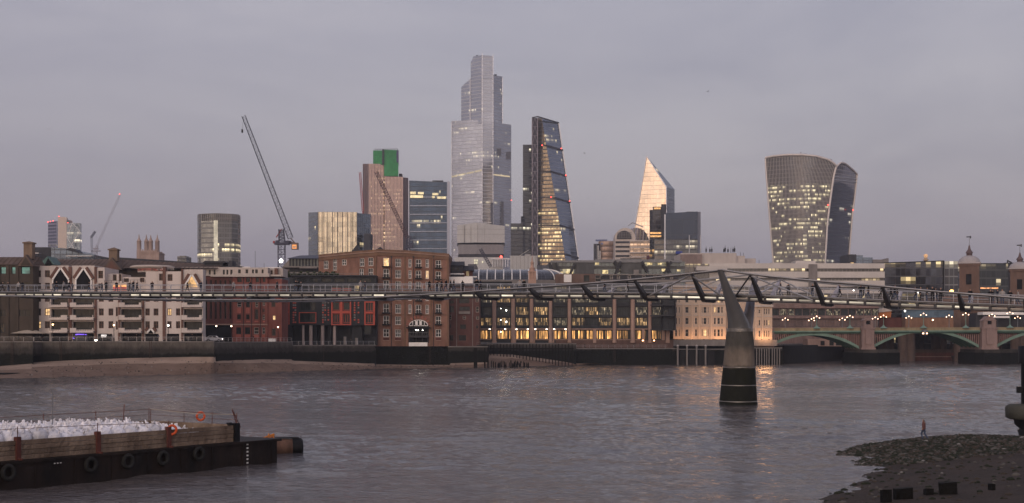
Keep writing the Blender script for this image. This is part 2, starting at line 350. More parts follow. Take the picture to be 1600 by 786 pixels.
def window(parent,x0,x1,z0,z1,y,sty,name='window'):
    if x0>x1: x0,x1=x1,x0
    if z0>z1: z0,z1=z1,z0
    w_,h=round(x1-x0,2),round(z1-z0,2); k=(w_,h,sty)
    if k not in WCACHE:
        fm,pn,nx,nz_,bw=STY[sty]; a=MB(); b=bw
        a.box(0,w_,0,.12,0,b); a.box(0,w_,0,.12,h-b,h); a.box(0,b,.003,.12,b,h-b); a.box(w_-b,w_,.003,.12,b,h-b)
        for i in range(nx):
            c=w_*(i+1)/(nx+1); a.box(c-b*.4,c+b*.4,.01,.10,b,h-b)
        for i in range(nz_):
            c=h*(i+1)/(nz_+1); a.box(b,w_-b,.016,.096,c-b*.4,c+b*.4)
        p=MB(); p.box(b*.6,w_-b*.6,.07,.09,b*.6,h-b*.6)
        WCACHE[k]=(a.mesh('window_frame',fm),p.mesh('pane',pn))
    fme,pme=WCACHE[k]
    o=bpy.data.objects.new(name,fme); LK(o); o.parent=parent.o if isinstance(parent,Fr) else parent; o.location=(x0,y,z0)
    q=bpy.data.objects.new('pane',pme); LK(q); q.parent=o
    return o
def holewall(mb,x0,x1,z0,z1,ops,y,th,m=0):
    """front skin with real openings and reveals"""
    ops=[(max(x0,min(a,b)),min(x1,max(a,b)),max(z0,min(c,d)),min(z1,max(c,d))) for a,b,c,d in ops]
    xs=sorted({round(v,3) for o in ops for v in o[:2]}|{x0,x1}); zs=sorted({round(v,3) for o in ops for v in o[2:]}|{z0,z1})
    for j in range(len(zs)-1):
        za,zb=zs[j],zs[j+1]; zc=(za+zb)/2; run=None
        if zb-za<1e-3: continue
        act=[o for o in ops if o[2]<zc<o[3]]
        for i in range(len(xs)-1):
            xa,xb=xs[i],xs[i+1]; xc=(xa+xb)/2
            hole=any(o[0]<xc<o[1] for o in act)
            if not hole: run=(run[0],xb) if run else (xa,xb)
            if (hole or i==len(xs)-2) and run:
                mb.quad((run[0],y,za),(run[1],y,za),(run[1],y,zb),(run[0],y,zb),m); run=None
    for a,b,c,d in ops:
        mb.quad((a,y,c),(a,y+th,c),(a,y+th,d),(a,y,d),m); mb.quad((b,y,d),(b,y+th,d),(b,y+th,c),(b,y,c),m)
        mb.quad((a,y,c),(b,y,c),(b,y+th,c),(a,y+th,c),m); mb.quad((a,y+th,d),(b,y+th,d),(b,y,d),(a,y,d),m)
def facade(fr,px0,px1,pt,pb,wins,mat,depth=12,y=0.0,th=.4,name='wall',bot=None,extra=(),backm=None):
    """a wall part with its openings; wins: (px0,px1,py0,py1,style)"""
    mb=MB(); x0,x1=fr.u(px0),fr.u(px1); z1=fr.z(pt); z0=fr.z(pb) if bot is None else bot
    L_=[(fr.u(a),fr.u(b),fr.z(d),fr.z(c)) for a,b,c,d,*_ in wins]
    ex=[(fr.u(a),fr.u(b),fr.z(d),fr.z(c)) for a,b,c,d in extra]
    holewall(mb,x0,x1,z0,z1,L_+ex,y,th,0)
    # shell behind
    mb.quad((x0,y,z0),(x0,y,z1),(x0,y+th,z1),(x0,y+th,z0)); mb.quad((x1,y,z1),(x1,y,z0),(x1,y+th,z0),(x1,y+th,z1)); mb.quad((x0,y,z1),(x1,y,z1),(x1,y+th,z1),(x0,y+th,z1))
    mb.box(x0,x1,y+th,y+depth,z0,z1,0)
    if ex:
        for a,b,c,d in ex: mb.box(a-.05,b+.05,y+th-.02,y+th+.05,c-.05,d+.05,1)
    o=mb.build(name,[mat,backm or darkopen],fr)
    for (a,b,c,d),wd in zip(L_,wins): window(fr,a,b,c,d,y+th-.15,wd[4])
    return o
def grp(rows,cols,sty): return [(a,b,c,d,sty) for (c,d) in rows for (a,b) in cols]
# ================================================================== THE SETTING
def struct(mb,name,mats): o=mb.build(name,mats); o['kind']='structure'; return o
# river: murky tidal water, small wind ripples
def water_mat():
    m=bpy.data.materials.new('river_water'); m.use_nodes=True; t=m.node_tree; b=t.nodes['Principled BSDF']; L=t.links.new
    co=N(t,'ShaderNodeTexCoord')
    def nz(sc3,detail,rough=.55,dist=0):
        mp=N(t,'ShaderNodeMapping'); mp.inputs['Scale'].default_value=sc3; mp.inputs['Rotation'].default_value=(0,0,R(-12))
        n=N(t,'ShaderNodeTexNoise'); n.inputs['Scale'].default_value=1; n.inputs['Detail'].default_value=detail; n.inputs['Roughness'].default_value=rough; n.inputs['Distortion'].default_value=dist
        L(co.outputs['Object'],mp.inputs[0]); L(mp.outputs[0],n.inputs['Vector']); return n.outputs['Fac']
    a=nz((1.1,1.9,1),4,.6,.8); c=nz((.16,.36,1),4,.6,.8); d=nz((3.6,6.0,1),3); big=nz((.012,.035,1),4,.6,1.5)
    cr=N(t,'ShaderNodeValToRGB'); cr.color_ramp.elements[0].color=(.075,.072,.080,1); cr.color_ramp.elements[1].color=(.135,.108,.092,1)
    cr.color_ramp.elements[0].position=.38; cr.color_ramp.elements[1].position=.66; L(big,cr.inputs[0]); L(cr.outputs[0],b.inputs['Base Color'])
    def bump(h,s,dist,prev=None):
        n=N(t,'ShaderNodeBump'); n.inputs['Strength'].default_value=s; n.inputs['Distance'].default_value=dist; L(h,n.inputs['Height'])
        if prev: L(prev,n.inputs['Normal'])
        return n.outputs[0]
    mr=N(t,'ShaderNodeMapRange'); mr.inputs[1].default_value=.35; mr.inputs[2].default_value=.62; mr.inputs[3].default_value=.3; mr.inputs[4].default_value=.9; L(big,mr.inputs[0])
    n1=bump(c,.3,.25); n2=N(t,'ShaderNodeBump'); n2.inputs['Distance'].default_value=.22; L(mr.outputs[0],n2.inputs['Strength']); L(a,n2.inputs['Height']); L(n1,n2.inputs['Normal'])
    n3=bump(d,.5,.03,n2.outputs[0]); L(n3,b.inputs['Normal'])
    b.inputs['Roughness'].default_value=.07; b.inputs['IOR'].default_value=1.33
    return m
import numpy as np
def river():
    wm=water_mat(); rr=np.array([48*(480/48)**(i/760) for i in range(761)]); th=np.radians(np.linspace(-25,25,400))
    Rg,Tg=np.meshgrid(rr,th,indexing='ij'); X=Rg*np.sin(Tg); Y=Rg*np.cos(Tg); Z=np.zeros_like(X); g=np.random.default_rng(5)
    pa=.55+.45*np.sin(X*.05+1.3*np.sin(Y*.031)+.7)*np.sin(Y*.045+np.sin(X*.037)+2.0)
    for i in range(90):
        lam=.75*(9.0/.75)**(g.random()**1.3); k=2*np.pi/lam; a=g.normal(R(65),.62); amp=.0125*lam**.72*g.uniform(.4,1.2)/3.2
        Z+=amp*np.sin(k*(X*np.cos(a)+Y*np.sin(a))+g.uniform(0,6.28)+.8*np.sin(X*.11+i)+.8*np.sin(Y*.09+2*i))
    Z*=1.35*pa+.22; Z*=np.clip((480-Rg)/60,0,1)*(1+.5*np.clip((Rg-160)/200,0,1))
    n1,n2=X.shape; me=bpy.data.meshes.new('river_water'); q=(np.arange(n1-1)[:,None]*n2+np.arange(n2-1)[None,:]).ravel()
    f=np.stack([q,q+1,q+n2+1,q+n2],1)[:,::-1]
    # outer ring of flat water
    v=np.stack([X.ravel(),Y.ravel(),Z.ravel()],1); me.vertices.add(len(v)); me.vertices.foreach_set('co',v.ravel().astype(np.float32))
    me.loops.add(f.size); me.loops.foreach_set('vertex_index',f.ravel().astype(np.int32)); me.polygons.add(len(f)); me.polygons.foreach_set('loop_start',np.arange(0,f.size,4,dtype=np.int32)); me.polygons.foreach_set('use_smooth',[True]*len(f))
    me.update(calc_edges=True); me.materials.append(wm); o=bpy.data.objects.new('river_water',me); LK(o); o['kind']='structure'
    r0,r1=rr[0],rr[-1]; A=list(th); o1=[(r1*math.sin(a),r1*math.cos(a)) for a in A]; o0=[(r0*math.sin(a),r0*math.cos(a)) for a in A]
    mb=MB(); z=0.0; n=len(A)
    mb.add([(x,y,z) for x,y in o1]+[(-3500+7000*i/(n-1),900,z) for i in range(n)],[(i,i+1,n+i+1,n+i) for i in range(n-1)])
    mb.add([(x,y,z) for x,y in o0]+[(-3500+7000*i/(n-1),-30,z) for i in range(n)],[(i+1,i,n+i,n+i+1) for i in range(n-1)])
    mb.add([(o1[0][0],o1[0][1],z),(o0[0][0],o0[0][1],z),(-3500,-30,z),(-3500,900,z),(o1[-1][0],o1[-1][1],z),(o0[-1][0],o0[-1][1],z),(3500,-30,z),(3500,900,z)],[(0,3,2,1),(4,5,6,7)])
    struct(mb,'river_water_far',[wm])
river()
struct(MB().quad((-3500,-60,-3),(3500,-60,-3),(3500,9000,-3),(-3500,9000,-3)),'river_bed',[pm('river_mud',(.06,.045,.035))])
gm=pm('city_paving',(.10,.095,.09),.9,scale=.05)
gpts=[(-5000,388),(-46,388),(-44,408),(-12,408),(-8,448),(90,462),(118,520),(175,640),(600,700),(5000,760),(5000,12000),(-5000,12000)]
g=MB(); g.add([(x,y,6.0) for x,y in gpts]+[(x,y,-3) for x,y in gpts],[tuple(range(12))]+[(i+12,(i+1)%12+12,(i+1)%12,i) for i in range(12)]); g.m=[0]+[1]*12; _=()
struct(g,'city_ground',[gm,pm('ground_edge_stone',(.02,.019,.018),.95)])
struct(MB().box(-600,600,-60,3,-2,6.8),'south_bank_pavement',[gm])
# river walls: stone upper courses over a dark weed-covered foot
wallst=pm('river_wall_stone',(.022,.020,.018),.9,var=.5,scale=.13,bump=.5,streak=False,bscale=1.5,col2=(.095,.083,.073))
weed=pm('river_wall_weed',(.0035,.0045,.003),.95,var=.5,scale=.4,bump=.6,bscale=2)
wtide=tidemat('river_wall_tidal',(.0045,.0055,.0035),(.036,.032,.028),(.095,.084,.074),4.7,6.1,1.0)
capst=pm('wall_cap_stone',(.17,.155,.145),.85,var=.25)
def rwall(px0,px1,D,ytop,yweed,depth=60,D1=None,ufac=1.0):
    D1=D if D1 is None else D1
    x0,x1=Xp(px0,D),Xp(px1,D1); zt=Zp(ytop,D); zw=Zp(yweed,D); dx,dy=x1-x0,D1-D; L_=math.hypot(dx,dy); ux,uy=dx/L_,dy/L_
    o=bpy.data.objects.new('river_wall',None)
    mb=MB(); n=max(2,int(L_/1.6)); rows=max(2,int((zt-zw-.3)/.62)); rs=random.Random(int(px0))
    # coursed blocks, each slightly proud or set back
    for j in range(rows):
        za=zw+(zt-.28-zw)*j/rows; zb=zw+(zt-.28-zw)*(j+1)/rows-.03
        off=(j%2)*.8
        for i in range(n+1):
            a=max(0,i*1.6-off); b=min(L_,(i+1)*1.6-off-.03)
            if b-a<.1: continue
            pr=-.16-rs.random()*.05
            P=lambda t,d: (x0+ux*t-uy*d,D+uy*t+ux*d)
            pa,pb=P(a,pr),P(b,pr); pc,pd=P(b,0),P(a,0)
            mb.add([(pa[0],pa[1],za),(pb[0],pb[1],za),(pc[0],pc[1],za),(pd[0],pd[1],za),(pa[0],pa[1],zb),(pb[0],pb[1],zb),(pc[0],pc[1],zb),(pd[0],pd[1],zb)],[(0,1,5,4),(4,5,6,7),(1,2,6,5),(3,0,4,7),(0,3,2,1)],0)
    P=lambda t,d: (x0+ux*t-uy*d,D+uy*t+ux*d)
    def slab(a,b,d0,d1,z0,z1,m):
        q=[P(a,d0),P(b,d0),P(b,d1),P(a,d1)]; mb.loft(q,z0,z1,m)
    slab(0,L_,-.02,depth,zw-1.0,zt-.285,0)
    slab(0,L_,-.34,-.012,-2.5,zw,1)
    slab(0,L_,-.30,1.0,zt-.28,zt,2)
    slab(0,L_,1.0,depth,zt-.28,zt-.9+.55,3)
    ob=mb.build('river_wall',[wtide,wtide,capst,gm]); ob['kind']='structure'; return ob
rwall(-260,52,322,533,549)
rwall(52.3,335,328,533,552)
rwall(335.3,456,329,534,545,D1=366)
rwall(456.3,586,367,539,545,D1=388)
rwall(700,762,400,541,556,depth=40)
rwall(762.5,900,425,536.5,545,D1=432)
rwall(900.5,1060,434,544,552,D1=440)
rwall(1060,1142,440,545,548,D1=442)
rwall(1142,1222,442,543,556,depth=20)
rwall(1222,1420,500,537,546,depth=60,D1=640)
rwall(1421,1800,665,537.5,548,depth=60,D1=700)
for a,b,D,D1,yt in ((-40,52,322,322,533),(53,334,328,328,533),(336,455,329.3,366,534),(457,585,367.2,388,539),(901,1059,434.5,440,544)):
    p0=Vector((Xp(a,D),D+.1,Zp(yt,D))); p1=Vector((Xp(b,D1),D1+.1,Zp(yt,D))); n=int((p1-p0).length/2); m_=MB()
    m_.tube(p0+Vector((0,0,.95)),p1+Vector((0,0,.95)),.035,4); m_.tube(p0+Vector((0,0,.5)),p1+Vector((0,0,.5)),.02,4)
    for i in range(n+1): q=p0+(p1-p0)*(i/n); m_.tube(q,q+Vector((0,0,.97)),.03,4)
    o=m_.build('quay_railing',lsteel); tag(o,'thin pale railing along the river wall before the %s'%({-40:'dark gabled block',53:'pink apartments',336:'red brick flats',457:'charcoal offices',901:'column fronted offices'}[a]),'railing')
for px,D,yt,l in ((20,321.6,533,'dark gabled block'),(96,327.6,533,'left end of the pink apartments'),(236,327.6,533,'right half of the pink apartments'),(505,374.7,539,'pale columns'),(672,401.2,541,'brick warehouse'),(960,435.6,544,'column fronted offices')):
    h=Zp(yt,D)-1; m_=MB(); 
    for s_ in (-.22,.22): m_.box(s_-.035,s_+.035,-.3,-.22,0,h)
    for k in range(int(h/.35)): m_.box(-.19,.19,-.28,-.24,.2+k*.35,.25+k*.35)
    o=m_.build('wall_ladder',pm('rusty_iron',(.05,.03,.022),.85),loc=(Xp(px,D),D-.25,1)); tag(o,'rusty iron ladder down the river wall below the %s'%l,'ladder')
# foreshore on the far bank: mud and shingle sloping to the water
mudm=pm('foreshore_mud',(.125,.080,.058),.85,var=.35,scale=.2,bump=.5,bscale=2.2,col2=(.21,.145,.108))
mud2=pm('wet_shingle',(.05,.036,.030),.6,var=.45,scale=.5,bump=.6,bscale=3,col2=(.10,.075,.06))
def strip(pts,name,mats,rows=8,amp=.12):
    # pts: (px, y waterline, D back, y back)
    rs=random.Random(3); mb=MB(); vs=[]; n=len(pts)
    for (px,yw,Db,yb) in pts:
        Dwt=Dw(yw); a=Vector((Xp(px,Dwt),Dwt,0)); b=Vector((Xp(px,Db),Db,Zp(yb,Db)))
        for k in range(rows+2):
            t=(k-1)/rows
            if k==0: p=a-(b-a)*.25; p.z=-.8
            else:
                p=a+(b-a)*t; p.z=a.z+(b.z-a.z)*(t**.9)+ (rs.uniform(-amp,amp) if 0<t<1 else 0)
            vs.append(p)
    m=rows+2
    fs=[(i*m+k,(i+1)*m+k,(i+1)*m+k+1,i*m+k+1) for i in range(n-1) for k in range(m-1)]
    mb.add(vs,fs,0,True); mb.m=[ (1 if (i%(m-1))<=0 else 0 if (i%(m-1))<=5 else 2) for i in range(len(fs))]
    return struct(mb,name,mats)
def interp(tab,x):
    for (a,b) in zip(tab,tab[1:]):
        if x<=b[0]: t=(x-a[0])/(b[0]-a[0]); return [p+(q-p)*t for p,q in zip(a[1:],b[1:])]
    return list(tab[-1][1:])
tab=[(-260,593,321.8,574),(0,592,321.8,572),(50,591,321.8,568),(53,591,327.7,566),(100,589.5,327.7,563.5),(200,587,327.7,559.5),(300,585,327.7,557.5),(334,584,327.7,557.5),(337,583.5,329.2,557.5),(430,581,357.7,560),(455,580.5,365.5,561),(459,580,367.2,563.5),(560,577.5,383.6,567),(585,577,387.7,568),(588,576.5,401,569),(650,576,401,570),(702,575,401,570),(704,575,399.6,567.5),(762,574,399.6,566),(765,573,424.7,553),(800,572.6,427,553.5),(850,572,429.5,560),(890,571,431.5,566),(902,570.6,433,568),(960,569.5,436,568)]
strip([(x,)+tuple(interp(tab,x)) for x in sorted({t[0] for t in tab}|set(range(-260,961,14)))],'far_foreshore',[mudm,mud2,pm('pale_sand',(.30,.22,.17),.9,var=.3,scale=.15)])
# stones on the far foreshore
st=MB(); rs=random.Random(11)
for i in range(520):
    px=rs.choice((rs.uniform(40,340),rs.uniform(330,700),rs.uniform(500,720))); yw,Db,yb=interp(tab,px); t=rs.random()**1.5*.8+.02
    Dwt=Dw(yw); a=Vector((Xp(px,Dwt),Dwt,0)); b=Vector((Xp(px,Db),Db,Zp(yb,Db))); p=a+(b-a)*t; p.z=(b.z)*(t**.9)
    r=rs.uniform(.07,.2); st.lathe([(r,-.1),(r*.9,r*.4),(r*.3,r*.8)],5,tuple(p),0 if rs.random()<.75 else 1,ph=rs.random()*3)
st.build('foreshore_stones',[pm('dark_stones',(.04,.034,.03),.8,var=.5),pm('pale_stones',(.24,.21,.19),.7,var=.3)],kind='stuff')['label']='small stones and rubbish scattered over the far foreshore'
# ---------------- small helpers for buildings
def beam(mb,p,q,wd,m=0): mb.tube(p,q,wd/2*1.2,4,m=m,smooth=False)
def gable_roof(fr,px0,px1,ye,yr,y0,y1,mat,name='roof',yr1=None,hip=0):
    x0,x1=fr.u(px0),fr.u(px1); ze=fr.z(ye); zr=fr.z(yr); zr1=fr.z(yr1) if yr1 else zr; ym=(y0+y1)/2; mb=MB()
    a,b,c,d=(x0,y0,ze),(x1,y0,ze),(x1,y1,ze),(x0,y1,ze); r0,r1=(x0+hip,ym,zr),(x1-hip,ym,zr1)
    mb.add([a,b,c,d,r0,r1],[(0,1,5,4),(2,3,4,5),(3,0,4),(1,2,5),(3,2,1,0)])
    n=max(2,int(abs(x1-x0)/1.2))
    for i in range(1,n):   # standing seams / rolls
        t=i/n; p=Vector(a)+(Vector(b)-Vector(a))*t+Vector((0,0,.04)); q=Vector((x0+(x1-x0)*t,ym,zr+(zr1-zr)*t+.05))
        if hip==0: mb.tube(p,q,.05,3,cap=False)
    return mb.build(name,mat,fr)
def rail(fr,px0,px1,yt,yb,y,mat,name='railing',step=1.2,solid=False,r=.03):
    x0,x1=fr.u(px0),fr.u(px1); z1,z0=fr.z(yt),fr.z(yb); mb=MB()
    mb.box(x0,x1,y-.03,y+.03,z1-.06,z1)
    if solid: mb.box(x0,x1,y-.015,y+.015,z0,z1-.07)
    else: mb.box(x0,x1,y-.02,y+.02,z0,z0+.05)
    n=max(1,int((x1-x0)/step))
    for i in range(n+1):
        x=x0+(x1-x0)*i/n; mb.box(x-.03,x+.03,y-.04,y+.04,z0,z1)
    return mb.build(name,mat,fr)
def balcony(fr,px0,px1,yt,yb,y,mats,up=(0,0),dep=1.5,name='balcony',glassy=True):
    """slab with solid upstands at its ends and a rail between"""
    x0,x1=fr.u(px0),fr.u(px1); z1,z0=fr.z(yt),fr.z(yb); h=z1-z0; mb=MB()
    mb.box(x0,x1,y-dep,y,z0,z0+h*.38)
    if up[0]: mb.box(x0,x0+up[0],y-dep,y-dep+.2,z0+h*.38,z1)
    if up[1]: mb.box(x1-up[1],x1,y-dep,y-dep+.2,z0+h*.38,z1)
    o=mb.build(name,mats[0],fr); r=MB(); xa,xb=x0+up[0],x1-up[1]
    r.box(xa,xb,y-dep+.05,y-dep+.11,z1-.08,z1)
    n=max(2,int((xb-xa)/.5))
    for i in range(n+1): x=xa+(xb-xa)*i/n; r.box(x-.02,x+.02,y-dep+.06,y-dep+.10,z0+h*.38,z1-.08)
    r.build('railing',mats[1],o); return o
# ================================================================== FRONT ROW, LEFT TO RIGHT
# dark brown block with a gable and square chimney
A=Fr('brown_office_block','dark brown block with greenish upper windows at the far left bank edge','office block',-60,330,7.9)
wA=grp([(417,428)],[(-50,-40),(-30,-22),(-14,-6),(1,10),(18,25),(33,47)],'dark')+grp([(440,449),(484,494)],[(-50,-34),(-24,-8),(1,12),(30,48)],'dark')+grp([(505,520)],[(-50,-34),(-24,-8),(0,8)],'office')
facade(A,-60,52,413.5,535,wA,bronze,depth=10)
mb=MB()
for p in (-35,-2,12,27,50): mb.box(A.u(p)-.35,A.u(p)+.35,-.25,0,0,A.z(414))
mb.build('pilasters',bronze,A,kind='stuff')
gable_roof(A,-60,52,413.5,400,-.4,9,roofb)
mb=MB(); mb.prism([(A.u(30),A.z(416)),(A.u(54),A.z(416)),(A.u(42),A.z(398))],-.9,6); mb.build('gable',roofb,A)
mb=MB(); mb.prism([(A.u(34),A.z(415)),(A.u(50),A.z(415)),(A.u(42),A.z(402))],-.95,-.91); mb.build('gable_infill',bronze,A)
def chimney(fr,px0,px1,yt,yb,ytip,y0=1.0,wd=None):
    x0,x1=fr.u(px0),fr.u(px1); wd=x1-x0; mb=MB(); mb.box(x0,x1,y0,y0+wd,fr.z(yb),fr.z(yt)); zc=fr.z(yt)
    mb.box(x0-.25,x1+.25,y0-.25,y0+wd+.25,zc,zc+.3); a=[(x0-.2,y0-.2),(x1+.2,y0-.2),(x1+.2,y0+wd+.2),(x0-.2,y0+wd+.2)]
    mb.add([(p[0],p[1],zc+.3) for p in a]+[((x0+x1)/2,y0+wd/2,fr.z(ytip))],[(0,1,4),(1,2,4),(2,3,4),(3,0,4)])
    return mb.build('chimney',pm('tan_brick',(.17,.12,.085),.9),fr)
chimney(A,34.5,48,380,404,376)
# long brown-roofed building behind
B=Fr('brown_roofed_school','long low brown roofed building with a gabled chimney behind the pink apartments','school',52,366,6)
MBb=MB(); MBb.box(B.u(50),B.u(338),3,18,0,B.z(420)); MBb.build('wall',bronze,B)
gable_roof(B,52,168,419,402,0,18,roofb); gable_roof(B,168,338,419,402,0,18,roofb,yr1=411)
mb=MB(); mb.prism([(B.u(162),B.z(422)),(B.u(192),B.z(422)),(B.u(177),B.z(403))],-1.5,8); mb.build('gable',roofb,B)
mb=MB(); mb.prism([(B.u(167),B.z(421.5)),(B.u(188),B.z(421.5)),(B.u(177.3),B.z(407))],-1.56,-1.51); mb.build('gable_infill',brownb,B)
chimney(B,170,183,391,408,386,0)
teal=pm('teal_copper',(.07,.13,.12),.6,var=.2)
mb=MB(); mb.prism([(B.u(65),B.z(414)),(B.u(89),B.z(414)),(B.u(78),B.z(401))],-2,5); mb.build('dormer',teal,B)
mb=MB(); mb.prism([(B.u(74),B.z(414)),(B.u(86),B.z(414)),(B.u(79.5),B.z(404))],-2.06,-2.01); mb.build('dormer_shade_panel',darkopen,B)  # solid dark panel in place of the dormer's inner shade
# blue glass vaulted offices far behind
Cc=Fr('blue_vaulted_office','low dark building with a sloping blue glass roof below the three distant towers','office block',48,520,6)
bl=glass('blue_roof_glass',(.045,.07,.11),.6,2.2,1.6,0,lw=.12,lh=.2,frame=(.05,.06,.08),rough=.2)
mb=MB(); mb.prism([(Cc.u(48),0),(Cc.u(80),0),(Cc.u(80),Cc.z(386)),(Cc.u(50),Cc.z(386)),(Cc.u(48),Cc.z(392))],1,30); mb.build('wall',darkroof,Cc)
mb=MB(); mb.prism([(Cc.u(80),0),(Cc.u(147),0),(Cc.u(147),Cc.z(398)),(Cc.u(126),Cc.z(395.5)),(Cc.u(107),Cc.z(388.5)),(Cc.u(80),Cc.z(386))],0,30); mb.build('glass_roof',bl,Cc)
mb=MB(); mb.prism([(Cc.u(106),Cc.z(391)),(Cc.u(127),Cc.z(396)),(Cc.u(121),Cc.z(390)),(Cc.u(113),Cc.z(388))],-3,3); mb.build('roof_hood',darkroof,Cc)
mb=MB(); [mb.box(Cc.u(a),Cc.u(b),-4,-1,Cc.z(c),Cc.z(c-1)) for a,b,c in ((50,66,397),(108,148,401.5),(53,60,399))]; mb.build('roof_edge',lsteel,Cc)
# pink rendered riverside apartments
G=Fr('pink_apartments','pale pink riverside apartment block with stacked balconies and two white gables','apartment block',52,334,7.9)
Rr=[(422.4,433.2),(441.9,451.4),(461.5,471.5),(482,493),(502,513)]
facade(G,52,79,415.5,535,grp(Rr,[(55,64),(70,78)],'plain'),pale,extra=[(53,77,522,534.5)])
def balbay(p0,p1,ytop,up,rows=((464,476),(483,495.5),(502.5,515)),lit=0,dp=12):
    w_=[(p0+1,p1-1,a,b,'darkw') for a,b in rows]
    facade(G,p0,p1,ytop,535,w_,pale,th=1.2,depth=dp,extra=[(p0+1.2,p1-1.2,521,534.8)])
    for a,b in ((473,480),(492.5,499.8),(512.5,519.8)): balcony(G,p0-.3,p1+.3,a,b,0,(pale,dsteel),up)
balbay(79,107.5,415,(.2,1.5)); balbay(112.5,148,415,(1.5,.2))
for a,b in ((107.5,112.5),(148,151.5),(185,188),(222.5,225.5),(254.5,259),(283.5,286)):
    top=417 if a<150 else (455 if a<225 else (417 if a<258 else 420)); mb=MB(); mb.box(G.u(a),G.u(b),-.35,1.2,0,G.z(top)); mb.build('pilaster',brownb,G)
facade(G,151.5,185,419 if 0 else 452,535,grp(Rr[2:],[(154.5,162),(169.5,177)],'plain')+[(181,184,480,494,'plain0'),(181,184,502,515,'plain0')],pale,extra=[(153,175,521.5,534.8)])
facade(G,151.5,163.5,418,452,[(153.5,161,423,435,'plain'),(153.5,160,443,451,'plain')],pale)
balbay(188,222.5,455,(1.5,.5))
facade(G,225.5,254.5,456,535,grp(Rr[2:],[(227,234),(240,247.5)],'plain'),pale,extra=[(226.5,248,521.5,534.8)])
facade(G,259,283.5,456,535,grp(Rr[2:],[(261.5,268),(275,281.5)],'plain'),pale,extra=[(260.5,280,521.5,534.8)])
balbay(286,317,452,(1.4,.6),dp=3)
# upper storey, set back terraces
facade(G,163.5,186,427,452,[(171.5,177.5,428,438,'plain0'),(181,185.5,427.5,438.5,'plain0')],pale,y=2.5,depth=8)
facade(G,186,226,432,455,[(188,196,434,440,'plain0'),(213.5,220.5,429+4,440,'plain')],pale,y=3,depth=8)
facade(G,226,245,424,456,[(213,220,0,1,'plain')][:0],pale,y=1,depth=8)
facade(G,247,283,424,456,[(248.5,256,427.5,438.5,'plain'),(261.8,269.5,428.5,439,'plain')],pale,y=0,depth=8)
rail(G,163.5,186,438,442,-.1,dsteel); rail(G,186,226,437,442,.5,dsteel,step=.8)
mb=MB(); mb.box(G.u(176),G.u(199.5),-.6,2,G.z(455),G.z(442)); mb.build('terrace_kiosk',offw,G)
mb=MB(); mb.box(G.u(178),G.u(198.5),-.66,-.61,G.z(448),G.z(445)); mb.build('lit_kiosk_opening',em('orange_strip_glow',(1,.42,.12),1.3),G)
mb=MB(); mb.box(G.u(178),G.u(198.5),-.66,-.61,G.z(454),G.z(448.2)); mb.build('red_kiosk_counter',em('red_shop_glow',(.9,.08,.05),.35),G)
# gables
def gable(p0,p1,pk,yb,ys,yp,inner,glow=None):
    xa,xb,xk=G.u(p0),G.u(p1),G.u(pk); zb,zs,zp=G.z(yb),G.z(ys),G.z(yp)
    mb=MB(); mb.prism([(xa,zb),(xb,zb),(xb,zs),(xk,zp),(xa,zs)],-.12,-.02); mb.build('gable_opening',inner,G)  # solid panel on the wall; dark ones paint the opening's shade
    mb=MB(); 
    for a,b in (((xa,zs),(xk,zp)),((xk,zp),(xb,zs))):
        d=Vector((b[0]-a[0],b[1]-a[1])).normalized(); n=Vector((-d.y,d.x))*.42
        mb.prism([a,b,(b[0]+n.x,b[1]+n.y),(a[0]+n.x,a[1]+n.y)],-.5,-.02,0)
        mb.prism([(a[0]+n.x*1.05,a[1]+n.y*1.05),(b[0]+n.x*1.05,b[1]+n.y*1.05),(b[0]+n.x*2.6,b[1]+n.y*2.6),(a[0]+n.x*2.6,a[1]+n.y*2.6)],-.62,-.02,1)
    mb.box(xa-.3,xa,-.4,-.02,zb,zs,0); mb.box(xb,xb+.3,-.4,-.02,zb,zs,0)
    mb.build('gable_rafters',[white,brownb],G)
gable(84,107,95.3,452,437.5,420.5,darkopen); gable(120,142,131.3,452,437.5,421,darkopen)
gable(291,309,300.3,448,446,431,em('golden_gable_glow',(1,.55,.2),.55,.8,.6)); gable(232,240,236.2,521,520,515,darkopen)
facade(G,286,317,421,452,[],pale,y=.15,depth=3)
mb=MB(); xc=G.u(228); mb.lathe([(3.5,G.z(424)),(3.5,G.z(418)),(5.2,G.z(417)),(5.35,G.z(415)),(4.6,G.z(413.3)),(.1,G.z(412.6))],32,(xc,6,0)); mb.build('round_roof',offw,G)
mb=MB(); mb.lathe([(3.52,G.z(422)),(3.52,G.z(418.5))],32,(xc,6,0)); mb.build('round_roof_windows',em('dull_red_glow',(.8,.16,.10),.12,.9,2),G)
rail(G,242,268,418,421,2,lsteel)
# red brick flats with a white attic
Hh=Fr('red_brick_flats','red brick flats with a white curved attic storey and a parked white car below','apartment block',317,368,7.2)
facade(Hh,309,365,432,535,grp([(437,446),(468,499)],[(320,324),(327.5,331.5),(335,339),(342.5,346.5),(350,354),(358,362)],'plain0'),redd,extra=[(319,362,508,534.8)],depth=10)
facade(Hh,365,419.5,432,535,grp([(434,441)],[(372,379),(386,392),(401,406),(412,416)],'dark')+grp([(472,480)],[(372,378.5)],'cream')+grp([(472,480)],[(386,391.5)],'dark')+[(400,404.5,472,480,'cream'),(399,405,483,499.5,'plain0'),(411.5,415.5,472,478,'cream'),(411.5,415,482,488,'plain0'),(411.5,415,492,500,'cream')]+grp([(491.5,499)],[(372,377.5),(386,391)],'dark')+[(370.5,378,511.5,522,'dark'),(384,392,511.5,522,'dark'),(398,405.5,511.5,522,'cream'),(411,415.5,511.5,522,'cream')],redb,y=-1.2,depth=10)
mb=MB(); 
